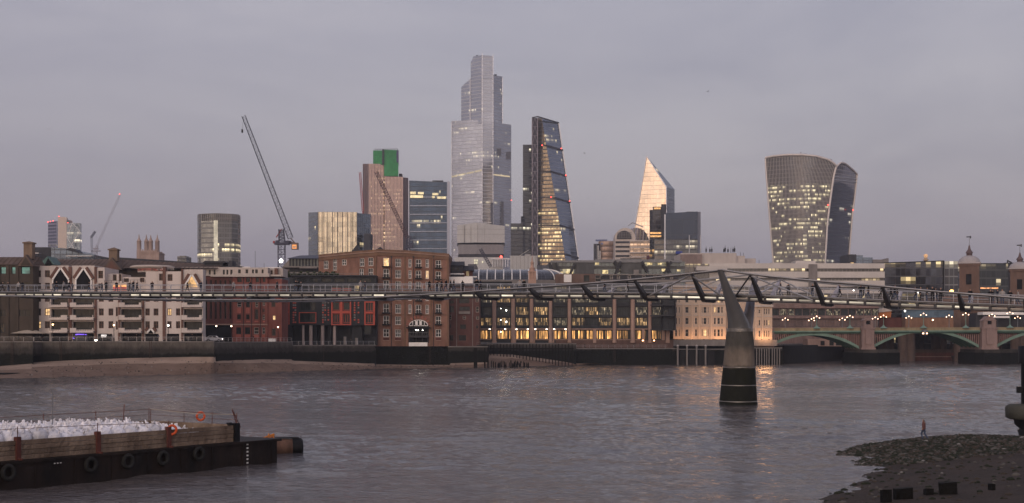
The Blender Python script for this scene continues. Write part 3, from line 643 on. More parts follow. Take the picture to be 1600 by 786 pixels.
for a,b,c,d in ((372,378,481.5,489.5),(385.5,391.5,481.5,489.5),(371,378,501.5,503.5),(386,392,501.5,503.5),(399,405,501.5,503.5),(412,415.5,501.5,503.5),(370,378,523,528),(384,392,523,528),(398,405.5,523,527.5),(411,415.5,523,527.5)):
    mb.box(Hh.u(a),Hh.u(b),-1.3,-1.2,Hh.z(d),Hh.z(c))
mb.build('panels',redp,Hh,kind='stuff')
facade(Hh,419.5,441,436,535,[(424.5,431,471,480,'plain0'),(426.5,431,493,500,'cream'),(425,431.5,513,525,'plain0')],redb,y=-.6,depth=10)
mb=MB(); mb.box(Hh.u(309),Hh.u(365),-.15,0,Hh.z(508),Hh.z(506)); mb.box(Hh.u(365),Hh.u(419.5),-1.4,-1.2,Hh.z(508),Hh.z(506.3)); mb.build('string_course',pinkst,Hh)
mb=MB(); mb.box(Hh.u(421),Hh.u(432),-1.6,-.7,0,Hh.z(529)); mb.build('porch_wall',white,Hh)
# white attic
facade(Hh,285,372,417.5,431,grp([(421.5,429)],[(312,315.5),(319,322.5),(326.5,329.5),(334,337),(348.5,351.5),(354,357),(360,363.5)],'dark')+grp([(422,424)],[(289,292.5),(295,298.5),(301,304),(306.5,310)],'dark'),offw,y=-.2,depth=8)
facade(Hh,372,420,418.5,430,grp([(421.5,427.5)],[(374,378),(385.5,389.5),(395.5,398.5),(400.5,404.5),(410.5,413.5)],'dark'),offw,y=-1.6,depth=8)
mb=MB(); mb.box(Hh.u(330),Hh.u(368),-.9,-.2,Hh.z(432.5),Hh.z(429.5)); mb.box(Hh.u(365),Hh.u(423),-2.3,-1.2,Hh.z(433),Hh.z(428)); mb.box(Hh.u(420),Hh.u(441),-1.3,-.6,Hh.z(432),Hh.z(429.5)); mb.build('cornice',offw,Hh)
facade(Hh,420,441,419,432,[(421.5,425,422,428.5,'plain0')],offw,y=1,depth=8)
mb=MB(); mb.box(Hh.u(429),Hh.u(434),-.2,2,Hh.z(430),Hh.z(419)); mb.build('chimney',brownb,Hh)
mb=MB(); mb.box(Hh.u(313),Hh.u(342),5,12,Hh.z(416.9),Hh.z(407),0); mb.box(Hh.u(351),Hh.u(357),5,10,Hh.z(416.9),Hh.z(405.5),0); mb.box(Hh.u(308),Hh.u(374),4.5,14,Hh.z(417.3),Hh.z(414.5),0); mb.prism([(Hh.u(311),Hh.z(409.5)),(Hh.u(314),Hh.z(406)),(Hh.u(346),Hh.z(406.5)),(Hh.u(348),Hh.z(409))],4.4,12.5,0); mb.build('rooftop_plant',darkroof,Hh)
mb=MB(); [mb.box(Hh.u(a),Hh.u(b),3,3.3,Hh.z(c),Hh.z(c-1.4)) for a,b,c in ((280,330,417.3),(375,388,417.2),(410,436,418))]; mb.build('roof_coping',lsteel,Hh)
mb=MB(); mb.tube((Hh.u(395.5),3,Hh.z(418.5)),(Hh.u(395.5),3,Hh.z(391)),.06,5); mb.tube((Hh.u(409.5),3,Hh.z(418)),(Hh.u(409.5),3,Hh.z(410)),.06,5); mb.build('aerial',steel,Hh)
# charcoal and red framed offices
E=Fr('charcoal_offices','charcoal clad building with bright red window frames standing on pale columns','office block',441,394,6.4)
we=[(443,450.5,472,485,'red'),(443,450.5,490.5,504.5,'red'),(468.5,493,470.5,485,'darkw'),(469,493,489.5,503,'darkw'),(519.5,530.5,471.5,485,'redw'),(536,547,471.5,485,'redw'),(519.5,530.5,490.5,504,'red'),(536,547,490.5,504,'red'),(571,583,472,486,'red'),(571,583,490.5,504.5,'red'),(569.5,580,508,522,'darkw')]
we+=grp([(446,455)],[(443,451),(519,530),(536,547),(553,562),(571,583)],'dark')+[(470,480,446,455,'dark'),(483,493,446,455,'dark')]
facade(E,441,586,442,507,we,char,depth=14)
facade(E,455,586,431,442,grp([(434,440)],[(462,476),(480,494),(500,515),(520,536),(541,556),(562,578)],'dark'),char,y=3,depth=10)
mb=MB(); mb.box(E.u(452),E.u(586),2.2,13,E.z(431),E.z(429.3)); mb.build('roof',darkroof,E)
mb=MB()
for j in range(9):
    for px in (458.5,461.5,504.5,508,513,554,560): 
        if random.random()<.7: z=E.z(472+j*3.8); mb.box(E.u(px)-.2,E.u(px)+.25,-.07,-.0,z-.42,z,random.choice((0,0,1)))
mb.build('coloured_louvres',[redf,gstone],E,kind='stuff')
mb=MB()
def framebox(mb,fr,a,b,c,d,t,y0,y1,m=0):
    x0,x1,z0,z1=fr.u(a),fr.u(b),fr.z(d),fr.z(c)
    mb.box(x0,x1,y0,y1,z0,z0+t,m); mb.box(x0,x1,y0,y1,z1-t,z1,m); mb.box(x0,x0+t,y0,y1,z0+t,z1-t,m); mb.box(x1-t,x1,y0,y1,z0+t,z1-t,m)
for a,b,c,d,t in ((441.5,452.5,470,507,.22),(467.3,494.5,488,505,.2),(517.8,549,469.5,508,.35),(569.5,586,471,508,.35)):
    framebox(mb,E,a,b,c,d,t,-.45,-.02)
for a,b,c,d in ((531.2,535.4,471.5,506),(519.5,531.2,486,489.8),(535.4,547.5,486,489.8),(442.5,451.5,486.2,489.5),(571,585,487,490),(583.4,585.4,472,507)): mb.box(E.u(a),E.u(b),-.42,-.02,E.z(d),E.z(c))
mb.build('red_frames',redf,E)
mb=MB(); mb.box(E.u(443),E.u(451),-.4,-.02,E.z(454.5),E.z(450)); mb.box(E.u(519),E.u(533),-.4,-.02,E.z(454.5),E.z(450)); mb.box(E.u(535),E.u(549),-.4,-.02,E.z(454.5),E.z(450.3)); mb.build('red_spandrels',redp,E)
for a,b in ((471,475),(482,487.7),(500.5,506),(519.5,524.5)):
    mb=MB(); mb.lathe([(E.u(b)/2-E.u(a)/2,0),(E.u(b)/2-E.u(a)/2,E.z(507))],14,((E.u(a)+E.u(b))/2,1.0,0)); mb.build('column',pm('pale_pink_concrete',(.36,.29,.27),.85),E)
for a,b,c in ((537,542,526),(555,560,528)):
    mb=MB(); mb.lathe([(.45,0),(.45,E.z(c))],10,((E.u(a)+E.u(b))/2,-.6,0)); mb.build('bollard_column',gstone,E)
mb=MB(); mb.box(E.u(441),E.u(586),6,14,0,E.z(507)); mb.box(E.u(441),E.u(456),1.5,6,0,E.z(507)); mb.box(E.u(489.5),E.u(493),2,6,0,E.z(507)); mb.box(E.u(511),E.u(516),2,6,0,E.z(507)); mb.box(E.u(549),E.u(565),1.5,6,0,E.z(507)); mb.build('ground_floor_wall',char,E)
# green terrace plants on the roof
def shrub_mass(name,parent,x0,x1,y0,y1,z0,z1,n,mats,s=.3,seed=1):
    rs=random.Random(seed); mb=MB()
    for i in range(n):
        x=rs.uniform(x0,x1); y=rs.uniform(y0,y1); z=z0+(z1-z0)*rs.random()**1.3*(.55+.45*math.sin(x*1.7)**2); a=rs.uniform(0,3.14); b=rs.uniform(-1,1); r=s*rs.uniform(.5,1.2)
        u=Vector((math.cos(a),math.sin(a),b*.4))*r; v=Vector((-math.sin(a)*b,math.cos(a)*b,.8))*r; p=Vector((x,y,z))
        mb.add([p-u-v*.4,p+u*.3-v,p+u+v*.5,p-u*.4+v],[(0,1,2,3)],i%2)
    return mb.build(name,mats,parent,kind='stuff')
leafm=[pm('leaf_dark',(.035,.05,.03),.9,var=.3),pm('leaf_olive',(.075,.085,.045),.9,var=.3)]
# upper windows glow faintly green
mb=MB(); [mb.box(A.u(a)+.15,A.u(b)-.15,.24,.26,A.z(427.4),A.z(417.6)) for a,b in ((1,10),(18,25),(33,47))]; mb.build('greenish_lit_panes',em('dim_teal_room_glow',(.35,.9,.72),.13,.5,.8),A)
o=shrub_mass('roof_garden_plants',None,0,0,0,0,0,0,0,leafm); bpy.data.objects.remove(o)
shrub_mass('roof_garden_plants',E,E.u(438),E.u(525),3,7,E.z(431),E.z(423.5),1500,leafm,.35,4)
mb=MB(); mb.box(E.u(436),E.u(500),4,10,E.z(431),E.z(424)); mb.build('roof_planter',gstone,E)
rail(E,452,580,426.5,429.5,2.4,steel,step=1.5)
# dark shed-roofed hall behind, between flats and warehouse
S=Fr('slate_roofed_hall','grey hall with tall pale piers and a hipped slate roof beside the brick warehouse','hall',452,440,6)
mb=MB(); mb.box(S.u(452),S.u(500),0,20,0,S.z(404)); mb.build('wall',darkroof,S)
mb=MB()
for p in range(455,500,5): mb.box(S.u(p),S.u(p+2.2),-.3,0,S.z(416),S.z(404.5))
mb.build('piers',pm('grey_green_panel',(.13,.135,.12),.8),S,kind='stuff')
mb=MB(); a=[(S.u(449),-1,S.z(404)),(S.u(503),-1,S.z(404)),(S.u(503),20,S.z(404)),(S.u(449),20,S.z(404)),(S.u(462),9,S.z(396.5)),(S.u(503),9,S.z(395.5))]
mb.add(a,[(0,1,5,4),(2,3,4,5),(3,0,4),(1,2,5),(3,2,1,0)]); mb.build('roof',slate,S)
mb=MB(); mb.prism([(S.u(440),S.z(418)),(S.u(452),S.z(418)),(S.u(452),S.z(405))],0,10); mb.box(S.u(470),S.u(497),-3,-1,S.z(420),S.z(418)); mb.box(S.u(447),S.u(500),-2,0,S.z(418.4),S.z(416.4)); mb.build('lean_to',gstone,S)
# brick warehouse
K=Fr('brick_warehouse','tall orange brick warehouse with white casement windows and a big arched river doorway','warehouse',497,402,5.8)
rows=[(404,417),(421.5,434.5),(439,452),(457.5,469),(475,489.5),(494,507.5),(514.5,526.5)]
wk=[]
for i,(c,d) in enumerate(rows):
    dy=-(1.5 if i<3 else 0)
    wk.append((598.8,608,c-.7+dy*.4,d+(0 if i!=6 else 0),'white'))
    wk.append((617.5,626.5,c+.3,d,'white3'))
    if i<5: wk.append((638,642.8,c+.8,d+.6,'white')); wk.append((649.5,658,c+1.2,d+1.5,'white')); wk.append((665,670,c+1.2,d+1,'white'))
    wk.append((680.6,689,c+2.5 if i<3 else c,d+3 if i<3 else d,'white'))
wk+=[(505,512,407,420,'white'),(519.5,525.5,404,422,'white2'),(533.5,540.5,405,414,'white'),(561.5,568.5,403,416,'white'),(575,582.5,402,415,'white'),(561,567.5,419.5,432.5,'white'),(575,582.5,419,432,'white')]
facade(K,497,586,399,442,[w_ for w_ in wk if w_[1]<590],whb,depth=22,y=1.2,name='wing_wall',bot=0)
facade(K,586,701,399,541.5,[w_ for w_ in wk if w_[1]>590],whb,depth=22,bot=K.z(572),extra=[(638,670,509,536)])
# cornice and parapet following the shallow roof line
mb=MB()
def pz(px): return interp([(497,397.5),(560,391.5),(590,389.5),(640,391.5),(701,396.5)],px)[0]
pts=[497,515,540,560,578,590,610,640,670,701.5]
for a,b in zip(pts,pts[1:]):
    yo=0.9 if b<=590 and a<586 else -.35
    for dz0,dz1,pr,m in ((0,3.2,0,0),(3.2,4.4,-.25,1),(4.4,9.5,.02,0)):
        za0,za1,zb0,zb1=K.z(pz(a)+dz1),K.z(pz(a)+dz0),K.z(pz(b)+dz1),K.z(pz(b)+dz0)
        mb.add([(K.u(a),yo+pr,za0),(K.u(b),yo+pr,zb0),(K.u(b),22,zb0),(K.u(a),22,za0),(K.u(a),yo+pr,za1),(K.u(b),yo+pr,zb1),(K.u(b),22,zb1),(K.u(a),22,za1)],[(0,1,5,4),(1,2,6,5),(3,0,4,7),(4,5,6,7)],m)
mb.build('parapet',[whb2,pinkst],K)
mb=MB(); 
for a,b in zip(pts,pts[1:]): 
    for k in range(1): mb.add([(K.u(a),1,K.z(pz(a))),(K.u(b),1,K.z(pz(b))),(K.u(b),21,K.z(pz(b))),(K.u(a),21,K.z(pz(a))),(K.u((a+b)/2),11,K.z(pz(a)-2.2))],[(0,1,4),(1,2,4),(2,3,4),(3,0,4)],0)
mb.prism([(K.u(547),K.z(393)),(K.u(563),K.z(392)),(K.u(555.5),K.z(382.5))],2,8,0); mb.prism([(K.u(585),K.z(390)),(K.u(601),K.z(391)),(K.u(593),K.z(385))],2,8,0)
mb.build('roof',darkroof,K)
# string courses, sills, pilasters
mb=MB()
for yy in (436.5,491.5,454): mb.box(K.u(586.2),K.u(700.8),-.14,0,K.z(yy+.8),K.z(yy))
for a,b in ((586,588),(631.5,634),(672.5,675),(699,701.2)): mb.box(K.u(a),K.u(b),-.22,0,K.z(541),K.z(400))
mb.build('brick_bands',whb2,K,kind='stuff')
mb=MB()
for w_ in wk:
    yo=1.2 if w_[1]<590 else 0
    mb.box(K.u(w_[0])-.1,K.u(w_[1])+.1,yo-.12,yo,K.z(w_[3])-.16,K.z(w_[3]))
mb.build('window_sills',pinkst,K,kind='stuff')
for i,(c,d) in enumerate(rows):
    for a,b,o_ in ((597.5,609.5,0),(648.5,659.5,1.3),(679.5,690.5,2.6)):
        if i==6 or (i==5 and a==648.5): continue
        zz=d+(o_ if i<3 or a>640 and a<660 else (0)); balcony(K,a,b,zz-4.2,zz+.6,0,(black,black),(0,0),dep=1.15)
for a,b in ((599,608),(617.5,626.5),(681,689)): 
    mb=MB(); mb.box(K.u(a),K.u(b),-.05,0,K.z(531.5),K.z(527.3)); mb.build('basement_grille',redd,K); mb=MB(); mb.box(K.u(a)-.1,K.u(b)+.1,-.14,-.0,K.z(532.6),K.z(531.6)); mb.build('basement_sill',pinkst,K)
for px in (611.5,646,677.5):
    mb=MB(); mb.tube((K.u(px),-.18,K.z(541)),(K.u(px),-.18,K.z(401)),.09,6); mb.box(K.u(px)-.22,K.u(px)+.22,-.4,0,K.z(402.5),K.z(400)); mb.build('drainpipe',dsteel,K)
for px in (382,394.6,408.3):
    mb=MB(); mb.tube((Hh.u(px),-1.35,Hh.z(534)),(Hh.u(px),-1.35,Hh.z(433)),.08,6); mb.build('drainpipe',dsteel,Hh)
# arch
xc=K.u(654); mb=MB(); rw=K.u(668.5)-xc; zb=K.z(509)
for k in range(9):   # brick rays over the arch
    a=math.pi*(k+.5)/9; r0,r1=rw*1.0,rw*1.33; d=.10
    mb.prism([(xc+math.cos(a-d)*r0,zb+math.sin(a-d)*r0*.8),(xc+math.cos(a-d)*r1,zb+math.sin(a-d)*r1*.85),(xc+math.cos(a+d)*r1,zb+math.sin(a+d)*r1*.85),(xc+math.cos(a+d)*r0,zb+math.sin(a+d)*r0*.8)],-.2,-.0)
mb.build('arch_brick_rays',pm('light_red_brick',(.30,.12,.09),.9),K)
mb=MB(); n=14; poly=[(xc+math.cos(math.pi*k/n)*rw,zb+math.sin(math.pi*k/n)*rw*.62) for k in range(n+1)]; mb.prism(poly,-.10,-.02,0); mb.build('arch_glazing',gpane_dim,K)
mb=MB()
for k in range(n):
    a,b=poly[k],poly[k+1]; mb.tube((a[0],-.15,a[1]),(b[0],-.15,b[1]),.13,4)
for t in (-.62,-.32,-.12,.12,.32,.62): mb.box(xc+rw*t-.09,xc+rw*t+.09,-.2,-.1,zb,zb+rw*.62*math.sqrt(1-t*t))
mb.box(xc-rw*.32,xc-rw*.12,-.19,-.1,zb,zb+rw*.5); mb.box(xc+rw*.12,xc+rw*.3,-.19,-.1,zb,zb+rw*.5)
mb.box(xc-rw,xc+rw,-.2,-.1,zb-.1,zb+.12); mb.build('arch_window_frame',white,K)
balcony(K,635.5,672.5,508,513,0,(black,black),(0,0),dep=1.7); balcony(K,638.5,669.5,519,527.5,.3,(dsteel,steel),(0,0),dep=1.2)
mb=MB()
for px in (640,650,660,668.5): mb.box(K.u(px)-.1,K.u(px)+.1,.05,.25,K.z(536),K.z(513))
mb.build('arch_posts',dsteel,K,kind='stuff')
mb=MB(); mb.box(K.u(639),K.u(668),-.5,-.05,K.z(541),K.z(535)); mb.build('white_river_gate',white,K)
mb=MB()
for px in (650,653.5,660.5): mb.ball((K.u(px),-.3,K.z(516)),.14)
mb.build('doorway_lamps',lampwhite,K)
mb=MB(); mb.box(K.u(585.5),K.u(701.5),-.5,0,K.z(574),K.z(541.5)); mb.box(K.u(585.5),K.u(701.5),-.7,0,K.z(543),K.z(541)); mb.build('river_base',weed,K)
# brown brick neighbour
Q=Fr('brown_brick_block','plain brown-red brick block squeezed between warehouse and glass offices','apartment block',701,408,5.6)
facade(Q,701.3,749,448,542,[(701.8,709,469.5,474,'dark'),(701.8,709,478,488,'dark'),(702,705.5,492,500,'cream'),(701.8,705.5,506,513,'plain0'),(717.5,733.5,464,474,'darkw'),(717.5,734,479,485.5,'darkw'),(723,728,493.5,499,'cream'),(719,728,507,514,'dark'),(701.8,709,523,533,'plain0'),(716,729,523,533,'plain0'),(743,748,466,472,'cream'),(744,748.5,494,499,'cream'),(743,748,508,514,'plain0'),(743.5,748.5,479,488,'cream')],brn2,depth=16,bot=0)
mb=MB(); mb.box(Q.u(717),Q.u(734.5),-.5,-.02,Q.z(490.5),Q.z(486.5)); mb.box(Q.u(713),Q.u(714),-.15,0,0,Q.z(450)); mb.box(Q.u(738),Q.u(739),-.15,0,0,Q.z(450)); mb.build('bay_panels',gstone,Q)
facade(Q,701,722,413,448,[(704.5,709,416,421,'dark'),(712,716,416,421,'dark')],darkroof,y=6,depth=10); gable_roof(Q,700,724,413,405.5,5.5,15,darkroof)
facade(Q,722,737,420,448,[(720+1,726,420.8,430,'cream')][:0]+[(727,732,421.5,430,'dark')],brn2,y=7,depth=8); gable_roof(Q,720,739,421,413,6,14,darkroof)
mb=MB(); mb.box(Q.u(701.5),Q.u(739),-2,5,Q.z(443),Q.z(433)); mb.build('white_roof_hut',white,Q)
mb=MB(); mb.box(Q.u(701.5),Q.u(725),3,3.4,Q.z(428),Q.z(426.5)); mb.box(Q.u(725),Q.u(745),2,2.4,Q.z(433),Q.z(431.2)); mb.build('roof_coping',lsteel,Q)
# glass offices with pink stone columns
O=Fr('column_fronted_offices','long dark glass office building with pink stone columns and lamplit ground floor','office block',748,440,6.9)
cols=[(769,775.5),(798.5,805),(827.5,833.5),(857.3,863),(886.8,892.5),(957,963),(985,992),(1012.5,1018)]
bayx=[748]+[c for cc in cols for c in cc]+[1034]
wo=[]
for i in range(0,len(bayx),2):
    a,b=bayx[i]+.6,bayx[i+1]-.6
    if a>1018: pass
    parts=max(1,round((b-a)/24)); 
    for k in range(parts):
        p,q=a+(b-a)*k/parts+.3,a+(b-a)*(k+1)/parts-.3
        for r_,(c,d) in enumerate([(447,455),(463,473),(479,492.5),(496,509),(516,530)]):
            wo.append((p,q,c,d,'officeg' if r_==4 else 'office' if random.random()<(.1,.3,.45,.7)[r_] else 'officed'))
facade(O,748,1034,443,537,wo,char,depth=25,th=.6,bot=0)
for a,b in cols:
    mb=MB(); r=(O.u(b)-O.u(a))/2; mb.lathe([(r*1.15,0),(r*1.15,.5),(r,.6),(r,O.z(458))],14,((O.u(a)+O.u(b))/2,-.5,0)); mb.build('column',pinkst,O)
for a,b in ((803.5,806.5),(831,836),(863.5,866),(926.5,931.5),(1003,1007),(1040,1046)):
    mb=MB(); mb.box(O.u(a),O.u(b),-.6,0,0,O.z(515)); mb.build('pier',pinkst,O)
mb=MB(); 
for a,b in ((775.8,1012),(749,768.6)): mb.box(O.u(a),O.u(b),-.35,-.01,O.z(515),O.z(513.3))
for a,b in ((806,1000),(748,768)): mb.box(O.u(a),O.u(b),-.3,-.01,O.z(531.4),O.z(530.2))
mb.build('stone_band',pinkst,O)
mb=MB()
for yy in (493.7,477,459.5): 
    mb.box(O.u(749),O.u(1034),-.3,-.02,O.z(yy+1.6),O.z(yy+.6)); 
mb.build('floor_edges',dsteel,O,kind='stuff')
for px in (765,807,824.5,836.5,854,866,883.5,789.5): 
    mb=MB(); mb.ball((O.u(px),-.55,O.z(514.3)),.17); mb.build('wall_lamp',lampwhite,O)
for px in (782.5,791): 
    for yy,r in ((482,.25),(485,.45),(500,.25),(503,.5),(518.5,.3)):
        if (px<790)==(r<.4): mb=MB(); mb.ball((O.u(px),-.2,O.z(yy)),r*.5); mb.build('stair_lamp',lampwhite,O)
# staggered balconied end
facade(O,1034,1052,458,516,[(1036,1043,468,478,'officed'),(1036,1043,485,495,'officed'),(1036,1043,503,512,'officed')],char,y=-3,depth=20,th=.5)
mb=MB(); [mb.box(O.u(1014),O.u(1053),-5,-3.01,O.z(y_+1.4),O.z(y_)) for y_ in (476.5,493,515)]; mb.box(O.u(1052),O.u(1053.6),-5,-3,O.z(515),O.z(460)); mb.build('end_balconies',dsteel,O)
mb=MB(); mb.box(O.u(1018),O.u(1034),2,10,0,O.z(515)); mb.box(O.u(1034),O.u(1039),0,10,0,O.z(515)); mb.build('end_base',pinkst,O)
mb=MB(); mb.box(O.u(868),O.u(1052),-.5,4,-2.6,.9); mb.build('river_terrace_wall',pm('terrace_brick',(.10,.06,.05),.9),O)
# glass barrel vault on top
vg=glass('vault_glass',(.055,.06,.07),.5,1.0,1.0,0,lw=.06,lh=.06,frame=(.1,.1,.12),rough=.15)
V=Fr('glass_vault_hall','long hall with a curved glass barrel roof and pale ribs, behind the riverside offices','hall',722,475,6.9)
def vp(t,px): # t 0..1 over the vault section seen along x: front eave to ridge
    a=t*math.pi/2; return (V.u(px),12-12*math.cos(a),V.z(437)+(V.z(418.5)-V.z(437))*math.sin(a))
mb=MB(); pxs=list(range(735,851,5)); nt_=6; fs=[]; vs=[]
def yend(px): return 1.0 if px<850 else 1
for px in pxs:
    for k in range(nt_+1): vs.append(vp(k/nt_,px))
for i in range(len(pxs)-1):
    for k in range(nt_): fs.append((i*7+k,(i+1)*7+k,(i+1)*7+k+1,i*7+k+1))
mb.add(vs,fs,0,True)
# rounded ends (quarter domes)
for c,s_,w_ in ((735,-1,23),(850,1,38)):
    vs=[];fs=[]
    for i in range(9):
        b=i/8*math.pi/2
        for k in range(7):
            a=k/6*math.pi/2; rr=math.cos(a); vs.append((V.u(c)+s_*math.sin(b)*rr*(V.u(800+w_)-V.u(800)),12-12*math.cos(b)*rr,V.z(437)+(V.z(418.5)-V.z(437))*math.sin(a)))
    for i in range(8):
        for k in range(6):
            q=(i*7+k,(i+1)*7+k,(i+1)*7+k+1,i*7+k+1); fs.append(q if s_>0 else q[::-1])
    mb.add(vs,fs,0,True)
mb.build('glass_roof',vg,V)
for px in list(range(735,851,13)):
    mb=MB(); mb.path([Vector(vp(k/8,px))+Vector((0,-.08,.05)) for k in range(9)],.2,5); mb.build('rib',white,V)
for s_,c,w_ in ((1,850,38),(-1,735,23)):
    for b in (.45,.95,1.4):
        mb=MB(); mb.path([(V.u(c)+s_*math.sin(b)*math.cos(k/8*1.57)*(V.u(800+w_)-V.u(800)),11.9-12.1*math.cos(b)*math.cos(k/8*1.57),V.z(437)+(V.z(418.5)-V.z(437))*math.sin(k/8*1.57)+.08) for k in range(9)],.2,5); mb.build('rib',white,V)
mb=MB(); mb.box(V.u(722),V.u(888),0,24,0,V.z(437.3)); mb.build('wall',char,V)
mb=MB(); mb.box(V.u(738),V.u(890),-.6,-.02,V.z(440),V.z(437.6)); mb.box(V.u(800),V.u(895),-3,-.7,V.z(446),V.z(439.2)); mb.build('gutter',gstone,V)
mb=MB(); [mb.box(V.u(a),V.u(a+5),-.2,-.01,V.z(452),V.z(443)) for a in (757,768,779)]; mb.build('lit_openings',em('yellowish_room_glow',(1,.75,.35),.35,.8),V)
# cream stone building, lit from its foot
Cr=Fr('cream_stone_building','cream classical stone building with tall windows, floodlit warm from below','office block',1052,452,6.9)
wc=[]
for (c,d) in ((462,473),(479.5,489),(496.5,506.5),(514.5,525.5)):
    for a,b in ((1054.8,1058),(1060.5,1062.3),(1070.8,1076),(1086,1089.2),(1096.5,1098),(1099.2,1104),(1106,1107.5),(1115.5,1118.7),(1121,1125),(1127,1129.5)): wc.append((a,b,c,d,'cream' if b-a>1.6 else 'cream'))
facade(Cr,1052,1134,447,530,wc,stone,depth=14,bot=Cr.z(530))
facade(Cr,1172,1203,472,531,[(1182,1184.5,x,y,'cream') for x,y in ((484,490),(500,509),(516.5,526.5))]+[(a,b,x,y,'cream') for x,y in ((482.5,491.5),(500,509),(516.5,526.5)) for a,b in ((1190,1192),(1193.5,1195.5),(1197,1199))],stone,y=-4,depth=18,bot=Cr.z(531))
facade(Cr,1134,1172,472,531,[],stone,y=2,depth=10,bot=Cr.z(531))
mb=MB()
for a,b in ((1066,1069),(1080,1083),(1091,1094),(1110,1113)): mb.box(Cr.u(a),Cr.u(b),-.35,0,Cr.z(530),Cr.z(474))
for a,b in ((1183-7,1179),(1186.5,1189)): mb.box(Cr.u(a),Cr.u(b),-4.35,-4,Cr.z(531),Cr.z(478))
mb.build('pilasters',stone,Cr,kind='stuff')
mb=MB()
for yy in (475.5,492.3,509): mb.box(Cr.u(1052),Cr.u(1134),-.25,0,Cr.z(yy+1.2),Cr.z(yy))
mb.box(Cr.u(1171),Cr.u(1204),-4.8,-4,Cr.z(480),Cr.z(477)); mb.box(Cr.u(1051),Cr.u(1135),-.8,0,Cr.z(449),Cr.z(446))
for yy in (494.5,511.5): mb.box(Cr.u(1172),Cr.u(1203),-4.25,-4,Cr.z(yy+1.2),Cr.z(yy))
mb.build('stone_bands',offw,Cr)
mb=MB()
for a in range(1174,1203,4): mb.box(Cr.u(a),Cr.u(a+1.6),-4.5,-4,Cr.z(472.1),Cr.z(469+random.random()))
mb.build('parapet_blocks',stone,Cr,kind='stuff')
mb=MB(); mb.box(Cr.u(1046),Cr.u(1210),-5,10,-1,Cr.z(531)); mb.build('quay_base',gstone,Cr)
for i,px in enumerate((1060,1080,1098,1120,1131,1185,1196)):
    ld=bpy.data.lights.new('floodlight','POINT'); ld.energy=190 if px<1115 else 300; ld.color=(1,.50,.22); ld.shadow_soft_size=1.3
    lo=bpy.data.objects.new('floodlight_glow',ld); LK(lo); lo.parent=Cr.o; lo.location=(Cr.u(px),-2.4 if px<1150 else -6,Cr.z(529))
    mb=MB(); mb.box(Cr.u(px)-.2,Cr.u(px)+.2,-2.9+(0 if px<1150 else -3.4),-2.6+(0 if px<1150 else -3.4),Cr.z(531),Cr.z(530)); mb.build('floodlight_housing',dsteel,Cr)
# curved banded offices beyond, lit
Lb=Fr('pink_banded_offices','low pink banded office building with a brightly lit window row behind the road bridge','office block',1203,520,6)
wl=[(a,a+11.2,482.5,493,'officed') for a in range(1206,1366,12)]
facade(Lb,1203,1372,474,545,wl+[(a,a+11.2,496.8+1,510,'lit') for a in range(1206,1310,12)]+[(a,a+11.2,497.8,510,'officed') for a in range(1314,1366,12)] if 0 else wl,pm('pink_band_stone',(.20,.135,.12),.85),depth=30,bot=0,extra=[])
STY['lit']=(dsteel,em('bright_office_glow',(1,.82,.40),.62,.75,.35),4,0,.14); STY['litw']=(dsteel,em('bright_office_glow2',(1,.80,.45),.35,.8,.5),3,0,.14)
for a in range(1206,1366,12):
    window(Lb,Lb.u(a),Lb.u(a+11.3),Lb.z(510.5),Lb.z(498.3),-.02,'lit' if a in (1218,1230,1254,1266,1278,1290,1302) else 'officed')
mb=MB()
for c,d in ((474,481.5),(493.8,497.6),(511,520)): mb.box(Lb.u(1203),Lb.u(1372),-1.0,-.01,Lb.z(d),Lb.z(c))
mb.build('stone_bands',pm('pink_band_stone',(.20,.135,.12)),Lb)
# ---------------- things on the quay
def quay_lamp(px,py,D,zb,label,mat=lampw,group='lamp posts along the far quay',r=.2):
    t=Fr('street_lamp',label,'street lamp',px,D,zb,group=group); h=t.z(py); mb=MB(); mb.lathe([(.16,0),(.14,.8),(.07,.9),(.06,h-.35)],8); mb.build('pole',black,t)
    mb=MB(); mb.ball((0,0,h),r,8,6); mb.build('lantern',mat,t); mb=MB(); mb.lathe([(r*.8,h+r*.7),(.05,h+r*1.5)],8); mb.build('cap',black,t); return t
for px,py,l in ((42.5,505,'warm globe street lamp beside the cream parasol'),(82.5,507,'warm street lamp before the first balcony stack of the pink apartments'),(178,508,'warm street lamp beside the narrow dark window of the pink apartments'),(263,508.5,'white street lamp in front of the last window bay of the pink apartments')):
    quay_lamp(px,py,330.8,Zp(533,328)-.02,l,lampw if px<200 else lampwhite)
for px,py,l in ((338,509.5,'small white lamp in the dark opening above the parked car'),(361.5,509.5,'white globe lamp at the corner of the red brick flats'),(434.5,511,'white globe lamp at the junction of red brick and charcoal buildings')):
    quay_lamp(px,py,357+(px-338)*.1,Zp(534,354),l,em('soft_lamp_glow',(1,.72,.5),5,.1))
for px,l in ((1004.5,'orange lamp low on the quay left of the dark overhang'),(1022,'orange lamp low on the quay under the dark overhang')):
    quay_lamp(px,532,438,6.9,l,em('amber_lamp_glow',(1,.5,.22),6,.1),r=.25)
